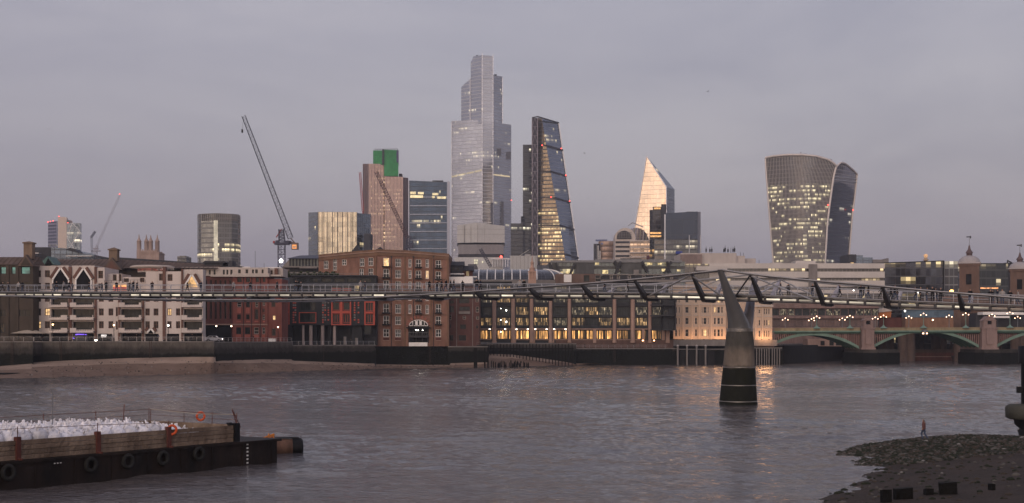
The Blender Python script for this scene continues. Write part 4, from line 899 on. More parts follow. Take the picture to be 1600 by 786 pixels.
# cream parasol
t=Fr('cream_parasol','large cream parasol on the quay in front of the dark office block','parasol',46,331.5,Zp(533,328)-.02)
mb=MB(); mb.lathe([(t.u(75),t.z(521)),(t.u(62),t.z(517.5)),(.2,t.z(513.5)),(.01,t.z(513))],12); mb.build('canopy',pm('cream_canvas',(.45,.38,.30),.8,var=.1),t); mb=MB(); mb.tube((0,0,0),(0,0,t.z(515)),.08,6); mb.build('pole',steel,t)
t=Fr('lit_bar_counter','glowing yellow counter under the cream parasol','counter',25,330.5,Zp(533,328)); mb=MB(); mb.box(t.u(15),t.u(36),0,.6,0,t.z(531.2)-.02); mb.build('counter_body',dsteel,t); mb=MB(); mb.box(t.u(15),t.u(36),-.06,.5,t.z(532)+.0,t.z(530.6)); mb.build('light_tube',em('amber_tube_glow',(1,.55,.18),1.6,.2),t)
# shop glows
t=Fr('purple_lit_bar_front','purple neon lit shopfront in the ground floor of the pink apartments','shopfront',114,332.3,Zp(533,328)); mb=MB(); mb.path([(t.u(118),0,t.z(523)),(t.u(122),0,t.z(522.4)),(t.u(135),0,t.z(522.8))],.12,5); mb.tube((t.u(114),0,t.z(528)),(t.u(116),0,t.z(529)),.1,5); mb.build('neon_tube',em('violet_neon_glow',(.22,.10,1),1.2,.3),t); mb=MB(); mb.box(t.u(114),t.u(137),.1,.3,0,t.z(522)); mb.build('shop_panel',dsteel,t)
t=Fr('white_lit_sign','small white lit sign board on the black shopfront','sign',158,333.2,Zp(533,328)); mb=MB(); mb.box(t.u(158),t.u(166.5),-.02,.05,t.z(524.6),t.z(523)); mb.box(t.u(158),t.u(166),-.02,.05,t.z(527),t.z(525.7)); mb.build('lit_letters',em('sign_glow',(1,.9,.85),.9,.4,4),t); mb=MB(); mb.box(t.u(153),t.u(174),.05,.12,0,t.z(521.5)); mb.build('sign_board',black,t)
t=Fr('white_floodlight','bright white floodlight on the quay edge before the pink apartments','floodlight',150,331,Zp(533,328)); mb=MB(); mb.box(-.25,.25,-.1,.1,.05,.32); mb.build('light_panel',lampwhite,t); mb=MB(); mb.box(-.45,.45,.1,.2,0,.55); mb.build('housing',dsteel,t)
# parked car
t=Fr('parked_car','white hatchback parked under the dark red brick flats','car',335,354.5,Zp(534,352)); 
body=MB(); body.prism([(-2.1,.35),(2.1,.35),(2.15,.8),(1.9,.95),(1.0,1.05),(.4,1.5),(-1.2,1.52),(-1.95,1.0),(-2.15,.85)],-.85,.85); body.build('body',white,t)
w2=MB(); w2.prism([(.9,1.08),(.38,1.42),(-.3,1.43),(-.3,1.08)],-.87,-.84); w2.prism([(-.42,1.08),(-.42,1.43),(-1.15,1.43),(-1.6,1.08)],-.87,-.84); w2.build('side_windows',gpane,t)
for x in (-1.35,1.35):
    a=MB(); a.tube((x,-.9,.36),(x,-.68,.36),.36,14); o=a.build('wheel',black,t); a=MB(); a.tube((x,-.92,.36),(x,-.9,.36),.2,10); a.build('hub',lsteel,o)
a=MB(); a.box(2.05,2.17,-.7,-.4,.62,.78); a.build('headlight',lampwhite,t); a=MB(); a.box(-2.17,-2.08,-.7,-.45,.7,.9); a.build('tail_light',redf,t)
# dolphins / fender posts by the quay
for i,px in enumerate((1059,1073.5,1088.5,1102.5)):
    t=Fr('mooring_post','pale capped mooring post before the black quay arches, %s from the left'%('first','second','third','fourth')[i],'mooring post',px,438.2,-1,group='pale posts before the quay arches'); mb=MB(); mb.tube((0,0,0),(0,0,t.z(540)),.3,8); mb.build('shaft',gstone,t); mb=MB(); mb.lathe([(.42,t.z(541)),(.42,t.z(540)),(.1,t.z(538.6))],10); mb.build('cap',lead,t)
    if i<4:
        pass
mb=MB(); 
for a,b in ((1062,1073),(1076,1088),(1091,1102),(1105,1116)):
    z0=-1; x0,x1=Xp(a,439.4),Xp(b,439.4); xm=(x0+x1)/2; r=(x1-x0)/2; zt=Zp(548,439)
    mb.prism([(x0,z0),(x1,z0)]+[(xm+math.cos(k/8*math.pi)*r,zt-r*.5+math.sin(k/8*math.pi)*r*.5) for k in range(9)],439.0,439.55)
ob=mb.build('quay_arches',black); ob['kind']='structure'
for a,b,D,n,y0_,y1_ in ((764,896,423,26,537,572),(1172,1220,440.6,12,544,570),(1140,1146,440.6,2,544,570)):
    for k in range(n):
        px=a+(b-a)*(k+.5)/n+random.uniform(-.5,.5); t=MB(); h=Zp(y0_+random.uniform(0,1.5),D); t.box(-.13,.13,-.13,.13,0,h+1); o=t.build('fender_pile',[timber if a<900 else gstone],loc=(Xp(px,D),D,-1)); tag(o,'upright timber fender pile against the dark river wall below the glass offices' if a<900 else 'pale upright pile against the quay right of the footbridge pier','pile','fender piles, quay below the offices' if a<900 else 'fender piles right of the pier')
    mb=MB(); mb.box(Xp(a,D),Xp(b,D),D+.15,D+.35,Zp(y0_+9,D),Zp(y0_+7,D)); o=mb.build('fender_rail',timber); tag(o,'horizontal timber rail behind the piles %s'%('below the glass offices' if a<900 else 'just right of the pier' if a>1150 else 'just left of the pier'),'rail')
# old jetty stumps in the mud
rs=random.Random(5)
for k in range(70):
    px=rs.uniform(640,828) if k<30 else rs.uniform(760,825); D=Dw(rs.uniform(572,575)); h=rs.uniform(.5,1.6)+(.6 if px>760 else 0)
    mb=MB(); mb.lathe([(.16,0),(.13,h*.8),(.06,h)],6); o=mb.build('timber_stump',timber,loc=(Xp(px,D),D,-.2)); o.rotation_euler=(rs.uniform(-.1,.1),rs.uniform(-.12,.12),0); tag(o,'dark rotten timber stump at the water edge below the brown brick block','stump','rotten stumps of an old jetty')
for px,lb in ((743,'left'),(757.5,'middle'),(762.5,'right')):
    mb=MB(); D=396 if px<750 else 400; mb.box(-.5 if px<750 else -.2,.5 if px<750 else .2,-.3,.3,0,Zp(543,D)); o=mb.build('jetty_leg',timber,loc=(Xp(px,D-6),D-6,0)); tag(o,'tall dark timber leg, %s one of three, beside the brown brick block'%lb,'jetty leg')
t=Fr('timber_landing','small dark timber landing stage with rails next to the brown brick block','landing stage',748,392,0); mb=MB(); mb.box(t.u(745),t.u(770),-1,3,t.z(540.5),t.z(539)); mb.build('deck',timber,t); rail(t,745,770,534.5,539,-.9,gstone,step=1.4)
for px,w_,tl in ((60,10,1),(155,4,0),(180,3,0)): pass
mb=MB(); xa,xb=Xp(-40,291),Xp(192,311); mb.loft([(xa,291),(xb,311),(xb,312.5),(xa,293.5)],-.4,[.9,.55,.6,1.0]); o=mb.build('timber_beam',timber); tag(o,'long black timber beam lying at the waterline of the left foreshore','beam')
for px in (204,217,): 
    mb=MB(); mb.lathe([(.2,0),(.16,.9)],7); o=mb.build('timber_stump',timber,loc=(Xp(px,313),313,.1)); tag(o,'short stump just right of the long black beam, %s of two'%('left' if px<210 else 'right'),'stump')
# ================================================================== BEHIND THE FRONT ROW
# grey steel-braced offices
T=Fr('braced_grey_offices','long grey office block with diagonal steel braces seen above the footbridge','office block',860,500,6)
mb=MB(); mb.box(T.u(862),T.u(1070),0,40,0,T.z(408.5)); mb.build('wall',glass('braced_glass',(.06,.07,.07),.5,1.4,3.4,.16,(1,.82,.45),.45,lw=.12,lh=.3,frame=(.05,.05,.05)),T)
mb=MB()
for a,b,c,d in ((899,928,408,428),(969,1002,404,427),(862,868,412,440)): mb.box(T.u(a),T.u(b),-1.2,-.01,T.z(d),T.z(c))
mb.build('grey_panels',pm('grey_cladding',(.085,.085,.085),.7),T)
mb=MB(); mb.box(T.u(860),T.u(1065),-1.6,0,T.z(410.5),T.z(407)); mb.box(T.u(930),T.u(1048),-1.5,0,T.z(407.1),T.z(405.5)); mb.build('roof_edge',steel,T)
mb=MB()
for a,b,c,d in ((862,440,858,411),(858,411,872,440),(868,411,874,426),(967,426,960,408),(1002,409,1012,426),(1038,427,1048,409),(1041,409,1046,427),(898,412,890,430),(969,409,962,428)): beam(mb,T.P(a,b,-1.9),T.P(c,d,-1.9),1.0)
mb.build('braces',dsteel,T)
mb=MB(); [mb.box(T.u(a),T.u(b),-.12,-.01,T.z(d),T.z(c)) for a,b,c,d in ((873,880,424.5,428),(884,895,424,427.5),(930,936,410,414),(941,950,422,427.5),(1011,1019,410,414),(1028,1034,411,414),(1034,1042,420,424),(1058,1063,421,424))]; mb.build('lit_rooms',em('office_room_glow',(1,.75,.35),.6,.6),T,kind='stuff')
T2=Fr('terracotta_terrace_block','terracotta and white roof level block in front of the braced offices','office block',868,470,6)
facade(T2,868,938,428,452,[(883,892,430,440,'cream'),(912,921,430,440,'dark'),(930,938,430,440,'cream')],pm('terracotta_wall',(.15,.10,.082),.9),depth=15,bot=0)
mb=MB(); mb.box(T2.u(881),T2.u(893),-.3,0,T2.z(441),T2.z(429)); mb.build('white_panel',white,T2)
T3=Fr('grey_slate_mansard','low grey roof with small white framed dormers directly above the footbridge handrail','roof block',938,466,6)
mb=MB(); mb.prism([(T3.u(938),0),(T3.u(1060),0),(T3.u(1060),T3.z(428)),(T3.u(942),T3.z(430)),(T3.u(938),T3.z(437))],0,14); mb.build('roof',darkroof,T3)
for a in (953,964,981,1004,1021,1034,1047): window(T3,T3.u(a),T3.u(a+4.5),T3.z(436),T3.z(430.5),-.1,'cream','dormer_window')
mb=MB(); mb.box(T3.u(938),T3.u(1062),-.5,0,T3.z(430),T3.z(428.3)); mb.box(T3.u(938),T3.u(1062),-2.5,-.2,T3.z(441),T3.z(437.5)); mb.box(T3.u(860),T3.u(1062),-3,-1,T3.z(447),T3.z(443)); mb.build('coping',gstone,T3)
mb=MB(); mb.box(T3.u(990),T3.u(998),-.4,0,T3.z(430),T3.z(421.5)); mb.build('vent_box',gstone,T3)
# beige roof plant and antennas, banded offices
U_=Fr('white_banded_offices','long office block with broad off-white horizontal bands left of the bulging tower','office block',1060,560,6)
rs=random.Random(8)
mb=MB(); mb.box(U_.u(1062),U_.u(1382),1.0,40,0,U_.z(412)); mb.build('wall',glass('banded_glass',(.06,.054,.048),.3,1.5,2.2,.10,(1,.75,.40),.7,lw=.18,lh=.1,frame=(.12,.10,.09),mode='x'),U_)
for i,(c,d) in enumerate(((411.5,419),(424.5,433.5),(438.5,447.5),(453,458))):
    mb=MB(); segs=[(1062,1170),(1170,1382)]
    xs=[1062,1100,1140,1170,1220,1382]; off=[2.5,1.2,.3,-.4,-.4,-.4]
    pl=[(U_.u(x),o_) for x,o_ in zip(xs,off)]+[(U_.u(1382),2.0),(U_.u(1062),4)]
    dd=(-.6 if 0 else 0); n=len(pl); z0,z1=U_.z(d+.6),U_.z(c)
    mb.loft(pl,z0,[z1+ (0 if 1 else 0) for _ in pl]); mb.build('white_band',conc,U_)
mb=MB(); mb.box(U_.u(1263),U_.u(1276),-1.2,0,U_.z(458),U_.z(413)); mb.build('stair_tower',gstone,U_)
mb=MB(); mb.box(U_.u(1065),U_.u(1152),2,25,U_.z(412),U_.z(395)); mb.box(U_.u(1152),U_.u(1166),3,25,U_.z(412),U_.z(399)); mb.box(U_.u(1166),U_.u(1185),6,25,U_.z(412),U_.z(402.5)); mb.box(U_.u(1064),U_.u(1100),1.6,2,U_.z(420),U_.z(395.5)); mb.build('roof_plant',pm('beige_panel',(.44,.39,.36),.85,var=.12),U_)
mb=MB(); mb.box(U_.u(1064),U_.u(1098),1.2,1.58,U_.z(424),U_.z(397)); mb.build('brick_panel',pm('greyish_brick',(.21,.16,.145),.9),U_)
mb=MB(); mb.box(U_.u(1087),U_.u(1135),-2.5,2,U_.z(423),U_.z(416.5)); mb.box(U_.u(1210),U_.u(1226),6,12,U_.z(412),U_.z(409)); mb.box(U_.u(1245),U_.u(1276),2,12,U_.z(412),U_.z(407)); mb.build('lower_plant',conc,U_)
for px,h in ((1106,11),(1112,10),(1115,11),(1134,10),(1136,13),(1140.5,10),(1145,9),(1148.5,10.5),(1151,12),(1160,8),(1165,7),(1189.5,6)):
    mb=MB(); x=U_.u(px); z=U_.z(395 if px<1153 else 401 if px<1170 else 411); hh=h*560/F; mb.tube((x,5,z),(x,5,z+hh),.09,4); 
    if h>9: mb.box(x-.25,x+.25,4.8,5.2,z+hh*.25,z+hh*.7)
    mb.build('antenna',black,U_)
mb=MB(); mb.box(U_.u(1070),U_.u(1110),-4,-1,0,U_.z(441)); mb.build('front_wing',stone,U_)
mb=MB(); mb.box(U_.u(1140),U_.u(1230),-14,-6,0,U_.z(463)); mb.build('low_wing',gstone,U_)
# reflective glass building with a dark edge line
X1=Fr('reflective_glass_offices','wide mirror glass office building outlined by a thin black frame, left of the domed towers','office block',1382,600,6)
mb=MB(); mb.loft([(X1.u(1340),-2),(X1.u(1474),0),(X1.u(1474)+3,20),(X1.u(1340),30)],0,[X1.z(412.5),X1.z(407.5),X1.z(407.5),X1.z(412.5)]); mb.build('wall',glass('reflective_glass',(.10,.10,.105),.8,2.2,3.6,.14,(1,.75,.38),.55,lw=.04,lh=.14,frame=(.06,.06,.065),var=.3,band=.3,wob=.09,mode='x'),X1)
mb=MB(); mb.loft([(X1.u(1340),-2.4),(X1.u(1475),-.4),(X1.u(1475),0),(X1.u(1340),-2)],[X1.z(413.2),X1.z(408.5)]+[X1.z(408.5),X1.z(413.2)],[X1.z(412),X1.z(407),X1.z(407),X1.z(412)]); mb.box(X1.u(1473.3),X1.u(1474.8),-.5,.0,0,X1.z(408)); mb.build('black_frame',black,X1)
mb=MB(); mb.box(X1.u(1475),X1.u(1498),1,25,0,X1.z(408)); mb.build('side_wing',glass('side_wing_glass',(.09,.09,.09),.7,2,3.6,.06,(1,.85,.6),.5,lw=.12,lh=.15,frame=(.2,.2,.2),mode='x'),X1)
X2=Fr('dark_office_right','dark glass offices between the two domed brick towers','office block',1525,620,6)
mb=MB(); mb.box(X2.u(1520),U_.u(1382) if 0 else X2.u(1575),0,25,0,X2.z(412)); mb.build('wall',glass('dark_right_glass',(.05,.055,.055),.6,2.2,3.6,.12,(1,.8,.5),.45,lw=.08,lh=.2,frame=(.04,.045,.045),mode='x'),X2)
mb=MB(); mb.box(X2.u(1524),X2.u(1568),-.5,0,X2.z(412.6),X2.z(411.2)); mb.box(X2.u(1532),X2.u(1560),-.2,-.01,X2.z(451.2),X2.z(449.2),1); mb.box(X2.u(1574),X2.u(1650),2,25,0,X2.z(410)); mb.tube(X2.P(1575,411,1),X2.P(1576,406,1),.3,5); mb.tube(X2.P(1575,407,1),X2.P(1582,410,1),.3,5); mb.build('roof_and_lit_floor',[dsteel,em('terrace_lights',(1,.40,.15),.9,.7,1.5)],X2)
# domed brick towers of the railway station
def dometower(px,l,r,yeave,ydome,yspire,yb,label,D=560):
    t=Fr('domed_brick_tower',label,'tower',px,D,6,yaw=-18,group=None); rr=(r-l)/2*D/F; mb=MB(); ze=t.z(yeave); zd=t.z(ydome)
    h=rr*.80; 
    # square shaft with a front opening; the side one is a dark shade plate
    holewall(mb,-h,h,0,ze,[(-h*.33,h*.22,ze-h*2.2,ze-h*1.1)],-h,.8,0)
    mb.box(-h,h,-h+.8,h,0,ze,0); mb.box(-h*.33-.02,h*.22+.02,-h+.78,-h+.82,ze-h*2.2,ze-h*1.1,1)
    mb.box(h-.01,h+.06,-h*.2,h*.25,ze-h*2.1,ze-h*1.2,1)
    for s in (-1,1): mb.box(s*h*.86-h*.14,s*h*.86+h*.14,-h-.25,-h,0,ze-.6,0)
    mb.box(-h-.3,h+.3,-h-.3,h+.3,ze-h*3.1,ze-h*2.85,0); mb.box(-h-.4,h+.4,-h-.4,h+.4,ze-.9,ze,0)
    mb.build('shaft',[pm('station_brick',(.135,.085,.065),.9,var=.25),darkopen],t)
    mb=MB(); mb.box(-h-.7,h+.7,-h-.7,h+.7,ze,ze+.5); n=10; mb.lathe([(h*1.12*math.cos(math.pi/2*k/n*.92),ze+.5+(zd-ze-.5)*math.sin(math.pi/2*k/n*.92)/math.sin(math.pi/2*.92)) for k in range(n+1)],24); mb.build('dome',lead,t)
    zs=t.z(yspire); H=zs-zd; mb=MB(); mb.lathe([(h*.30,zd-.6),(h*.30,zd+H*.10),(h*.38,zd+H*.12),(h*.36,zd+H*.16),(h*.16,zd+H*.3),(h*.07,zd+H*.5),(.08,zd+H*.55),(.06,zs)],12); mb.build('spire',pm('dark_lead_spire',(.12,.08,.08),.6),t)
    mb=MB(); mb.box(-1.1,.4,-.05,.05,zs-.5,zs-.1); mb.box(.3,.7,-.05,.05,zs-.9,zs+.1); mb.build('weather_vane',black,t)
dometower(1514.5,1497,1534,412.5,399,369,480,'brown brick tower with pale lead dome and spire, the left and taller of two')
dometower(1593.5,1577,1613,421,409,382,480,'brown brick tower with pale dome, cut by the right edge of the photo',D=540)
# station shed and clutter behind the road bridge deck
Y1=Fr('station_brick_wall','long brown brick railway wall behind the road bridge lamps','wall',1480,545,6)
mb=MB(); mb.box(Y1.u(1476),Y1.u(1640),5,40,Y1.z(512),Y1.z(463)); mb.box(Y1.u(1395),Y1.u(1500),0,30,Y1.z(512),Y1.z(497)); mb.build('wall',pm('station_brick',(.135,.085,.065)),Y1)
mb=MB()
for a in range(1482,1640,9): mb.box(Y1.u(a),Y1.u(a+2),4.6,5,0,Y1.z(465))
mb.build('wall_piers',pm('station_brick',(.135,.085,.065)),Y1,kind='stuff')
Y2=Fr('blue_site_cabins','row of blue site cabins above the road bridge parapet','cabins',1428,520,6)
mb=MB(); mb.box(Y2.u(1415),Y2.u(1490),0,5,Y2.z(496),Y2.z(484)); mb.build('cabin_walls',pm('dull_blue_panel',(.10,.15,.20),.8),Y2)
for a in (1460,1476): window(Y2,Y2.u(a),Y2.u(a+6),Y2.z(492.5),Y2.z(487.5),-.05,'darkw')
mb=MB(); mb.box(Y2.u(1413),Y2.u(1492),-.6,6,Y2.z(484),Y2.z(482.6)); mb.build('cabin_roof',gstone,Y2)
mb=MB(); mb.box(Y2.u(1415),Y2.u(1490),.2,5,Y2.z(512),Y2.z(496.1)); mb.build('cabin_base',pm('rust_brick',(.20,.11,.07)),Y2)
Y3=Fr('orange_awning_pavilion','pavilion with a glowing orange wall and pale pitched canopy above the bridge pier','pavilion',1368,525,6)
mb=MB(); mb.prism([(Y3.u(1372),Y3.z(496)),(Y3.u(1392),Y3.z(496)),(Y3.u(1393),Y3.z(486)),(Y3.u(1370),Y3.z(488))],0,5); mb.build('orange_wall',pm('orange_canvas',(.42,.15,.05),.8),Y3)
mb=MB(); mb.prism([(Y3.u(1367),Y3.z(489)),(Y3.u(1394),Y3.z(486)),(Y3.u(1390),Y3.z(484)),(Y3.u(1381),Y3.z(481.5)),(Y3.u(1369),Y3.z(485))],-.6,5.5); mb.build('canopy',offw,Y3)
mb=MB(); mb.box(Y3.u(1350),Y3.u(1420),1,6,Y3.z(512),Y3.z(496.1)); mb.build('base_wall',redd,Y3)
Y4=Fr('white_canopy_row','long white flat canopies along the riverside right of the second bridge pier','canopy',1536,520,6)
mb=MB(); mb.box(Y4.u(1533),Y4.u(1598),-2,4,Y4.z(492),Y4.z(487.5)); mb.box(Y4.u(1548),Y4.u(1573),-3,-2.01,Y4.z(497),Y4.z(494)); mb.build('canopy_slab',white,Y4)
mb=MB(); mb.box(Y4.u(1530),Y4.u(1640),4,12,Y4.z(512),Y4.z(489)); 
for a in (1538,1556,1576,1594): mb.box(Y4.u(a),Y4.u(a+1.2),-1.5,-1.2,Y4.z(512),Y4.z(492))
mb.build('support_wall',darkroof,Y4)
Y5=Fr('dark_vaulted_sheds','row of dark barrel vaulted sheds behind the bridge lamps','shed',1392,530,6)
for a,b in ((1388,1414),(1400,1440),(1440,1475)):
    x0,x1=Y5.u(a),Y5.u(b); n=10; mb=MB(); mb.prism([(x0,Y5.z(512)),(x1,Y5.z(512))]+[((x0+x1)/2+(x1-x0)/2*math.cos(math.pi*k/n),Y5.z(500)+(Y5.z(489)-Y5.z(500))*math.sin(math.pi*k/n)) for k in range(n+1)],2,9); mb.build('vault',dsteel,Y5)
for px,py,l in ((1457.5,500,'small amber light on the rust wall below the blue cabins'),(1414,486,'small white light left of the blue cabins'),(1434,457,'tiny white light high on the reflective glass offices'),(1334,453.5,'tiny white light above the pedestrians right of the pier')):
    D=516; o=MB().ball((0,0,0),.28).build('far_lamp',lampw if 'amber' in l else lampwhite,loc=tuple(W(px,py,D))); tag(o,l,'lamp')
for px,py,l,m in ((1487,455,'bright orange street light glowing in front of the domed tower','o'),(1470,454.5,'dimmer orange street light left of the bright one','o')):
    t=Fr('station_light',l,'street lamp',px,548,6); mb=MB(); mb.tube((0,0,0),(0,0,t.z(py)),.12,6); mb.build('pole',dsteel,t); mb=MB(); mb.ball((0,0,t.z(py)),.8 if px>1480 else .5,10,6,sz=.7); mb.build('lantern',lampo,t)
RW=Fr('railway_bridge','low dark railway bridge on round columns behind the green road bridge','bridge',1450,512,0)
mb=MB(); mb.box(RW.u(1350),RW.u(1760),0,75,RW.z(519),RW.z(511.5)); mb.build('deck',pm('dark_bridge_deck',(.05,.04,.035),.85),RW)
for a in (1413,1424,1501,1511,1590,1602):
    for y in (2,30,60):
        mb=MB(); mb.lathe([(1.9,-1),(1.9,RW.z(520)),(2.3,RW.z(519))],14,(RW.u(a),y,0)); mb.build('column',pm('column_stone',(.11,.075,.06),.85),RW)
# far bank seen under the road bridge
Z1=Fr('far_quay_buildings','low dark riverside buildings with lights seen through the bridge arch','buildings',1380,670,6)
facade(Z1,1380,1640,519,537.5,[(a,a+7,522,526,'officed') for a in range(1384,1636,9)],brn2,depth=20,bot=0,th=.6)
mb=MB(); [mb.box(Z1.u(a),Z1.u(b),-.3,-.02,Z1.z(c),Z1.z(c-1.3)) for a,b,c in ((1433,1439,528.5),(1447,1454,528),(1476,1482,530),(1411,1416,537),(1425,1450,532.3),(1473,1480,541),(1508,1512,533))]; mb.build('lit_windows',em('far_lit_windows',(1,.62,.25),.8,.5),Z1,kind='stuff')
Z2=Fr('pale_quay_pavilion','pale low pavilion with dark openings seen through the left bridge arch','pavilion',1283,505,5.5)
facade(Z2,1262,1342,529.5,541,[(1282,1289,532.5,540,'plain0'),(1296,1303,532.5,540,'dark'),(1306,1316,532.5,540,'dark'),(1320,1330,532.5,540,'dark')],pinkst,depth=8,bot=0)
# ================================================================== ROAD BRIDGE
RB=Fr('green_arch_road_bridge','green painted iron arch road bridge with pink granite piers on the right','bridge',1352,452,0)
def arch(mb,pxa,pxb,ysp,ycr,th,y0,y1,m=0,n=24):
    xa,xb=RB.u(pxa),RB.u(pxb); zs,zc=RB.z(ysp),RB.z(ycr); pts=[]
    for k in range(n+1):
        t=k/n; x=xa+(xb-xa)*t; z=zs+(zc-zs)*(1-(2*t-1)**2); pts.append((x,z))
    for (a,b) in zip(pts,pts[1:]): mb.prism([a,b,(b[0],b[1]+th),(a[0],a[1]+th)],y0,y1,m)
    return pts
spans=[(1198,1342,544,522.5),(1365,1529,542,517.5),(1556,1720,542,517)]
yp=lambda px: 517-(px-1200)/400*1.5
for a,b,ys,yc in spans:
    mb=MB(); pf=arch(mb,a,b,ys+1.5,yc+1.5,.95,-.3,.5); mb.build('arch_rib',green,RB)
    for yy in (4,8,12,16):
        mb=MB(); arch(mb,a,b,ys+1.5,yc+1.5,.8,yy,yy+.4); mb.build('arch_rib',greend,RB)
    # spandrel posts between rib and deck
    mb=MB(); n=int((b-a)/3.1)
    for k in range(n+1):
        t=k/n; px=a+(b-a)*t; x=RB.u(px); z=RB.z(ys+1.5)+(RB.z(yc+1.5)-RB.z(ys+1.5))*(1-(2*t-1)**2)+.9; zt=RB.z(521.5)
        if zt-z>.3:
            mb.box(x-.13,x+.13,-.1,.2,z,zt,0); mb.prism([(x-.13,zt-.25),(x+.13,zt-.25),(x+.3,zt),(x-.3,zt)],-.1,.2,0)
    mb.build('spandrel_posts',pm('faded_pink_paint',(.27,.17,.15),.7),RB,kind='stuff')
    mb=MB(); n=int((b-a)/12)
    for k in range(n+1):
        t=k/n; px=a+(b-a)*t; x=RB.u(px); z=RB.z(ys)+(RB.z(yc)-RB.z(ys))*(1-(2*t-1)**2)
        mb.box(x-.6,x+.6,2.2,2.4,z,RB.z(521)); 
    mb.build('inner_bracing',redd,RB,kind='stuff')
mb=MB()
for a,b in ((1195,1343.5),(1364.5,1530.5),(1554.5,1730)):
    q=lambda p,dy: (RB.u(p),RB.z(yp(p)+dy))
    for d0,d1,y0,y1,m in ((2.2,4.6,-.5,17,1),(.2,2.2,-1.1,17.6,0),(-3.4,.2,-.7,-.35,2),(-4.4,-3.4,-.85,-.25,2)):
        mb.prism([q(a,d1),q(b,d1),q(b,d0),q(a,d0)],y0,y1,m)
    mb.prism([q(a,.2),q(b,.2),q(b,-3.4),q(a,-3.4)],17,17.4,2)
mb.build('deck_and_parapet',[green,greend,pm('lamplit_parapet_stone',(.26,.21,.13),.85)],RB)  # lamplight on the parapet is put into the stone's tan colour
mb=MB()
for px in range(1200,1730,12):
    if not (1343<px<1365 or 1530<px<1555): z=RB.z(yp(px)+.2); mb.box(RB.u(px)-.1,RB.u(px)+.1,-.78,-.70,z,z+.7)
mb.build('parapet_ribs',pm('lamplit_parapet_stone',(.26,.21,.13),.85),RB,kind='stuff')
for (l,r,bl,br,ytop) in ((1344.5,1363.5,1338,1410,497.5),(1531,1554.5,1526,1602,494)):
    mb=MB(); x0,x1=RB.u(l),RB.u(r); xm=(x0+x1)/2; w_=x1-x0
    mb.box(x0,x1,-2.2,19,RB.z(543),RB.z(513)); mb.box(x0-.35,x1+.35,-2.6,19.2,RB.z(546),RB.z(543)); mb.box(x0-.3,x1+.3,-2.5,19.2,RB.z(514),RB.z(512))
    mb.box(x0+w_*.27,x1-w_*.27,-2.6,-2.2,RB.z(538),RB.z(514.5)); 
    # turret with round opening
    holewall(mb,x0+.4,x1-.4,RB.z(512),RB.z(501),[(xm-.7,xm+.7,RB.z(507),RB.z(501.5))],-2.3,1,0); mb.box(x0+.4,x1-.4,-1.3,1.2,RB.z(512),RB.z(501),0); mb.box(xm-.72,xm+.72,-1.33,-1.29,RB.z(507),RB.z(501.5),1)
    mb.prism([(x0+.2,RB.z(501)),(x1-.2,RB.z(501)),(x1-1.0,RB.z(498)),(x1-1.8,RB.z(ytop)),(x0+1.8,RB.z(ytop)),(x0+1.0,RB.z(498))],-2.5,1.3,0)
    mb.build('granite_pier',[pgran,darkopen],RB)
    mb=MB(); a0,a1=RB.u(bl),RB.u(br); n=8; am=a0+(a1-a0)*.35; 
    base=[(a0,2),(a0+1.5,-3),(am,-7),(a1-6,-3.5),(a1,3),(a1,19),(a0,19)]
    mb.loft(base,-2,RB.z(551),0); mb.loft([(x_*.97+a0*.03+.2,y_*.9+.3) for x_,y_ in base],RB.z(551),RB.z(546),1); mb.build('cutwater',[weed,wallst],RB)
mb=MB(); mb.lathe([(.9,RB.z(523)),(1.0,RB.z(516)),(.2,RB.z(514.5))],10,(RB.u(1443),-1.2,0)); mb.build('navigation_box',steel,RB)
mb=MB(); [mb.ball((RB.u(p),-2,RB.z(521)),.22) for p in (1439.5,1445.5)]; mb.build('navigation_lamps',em('peach_lamp_glow',(1,.55,.3),6,.1),RB)
# land end
mb=MB(); mb.box(RB.u(1150),RB.u(1209),-1,18,0,RB.z(512)); mb.build('abutment',pgran,RB)
ords='first second third fourth fifth sixth seventh eighth ninth tenth eleventh twelfth'.split()
lampb=em('bridge_lamp_glow',(1,.60,.38),4.5,.1)
lps=[(1316,499,15),(1328,495,-.7),(1367.5,497.5,15),(1380.5,494.5,-.7),(1420,496,15),(1443,491.5,-.7),(1483,494.5,15),(1509,491,-.7),(1550,493,15),(1578,489,-.7),(1590,496.5,15),(1227,499,15),(1276,496,-.7),(1268,500,15)]
for i,(px,py,yy) in enumerate(sorted(lps)):
    near=yy<0; D=452+yy; t=Fr('bridge_lamp_post','%s triple-globe lamp post from the left on the green road bridge, on its %s parapet'%((ords+['thirteenth','fourteenth'])[i],'near' if near else 'far'),'street lamp',px,D,RB.z(yp(px)-3.4),group='triple lamp posts on the road bridge')
    h=t.z(py); s_=1.0; mb=MB(); 
    mb.lathe([(1.3,0),(1.1,.25),(.45,.6),(.3,.9),(.12,1.1),(.10,h-.3),(.16,h-.15)] if near else [(.3,0),(.12,.4),(.10,h-.3),(.16,h-.15)],8)
    mb.tube((-.85,0,h-.25),(.85,0,h-.25),.06,5); mb.build('post',green if near else steel,t)
    for x,z in ((-.9,h-.15),(.9,h-.15),(0,h+.35)):
        mb=MB(); mb.ball((x,0,z),.18,8,6); mb.build('globe',lampb,t)
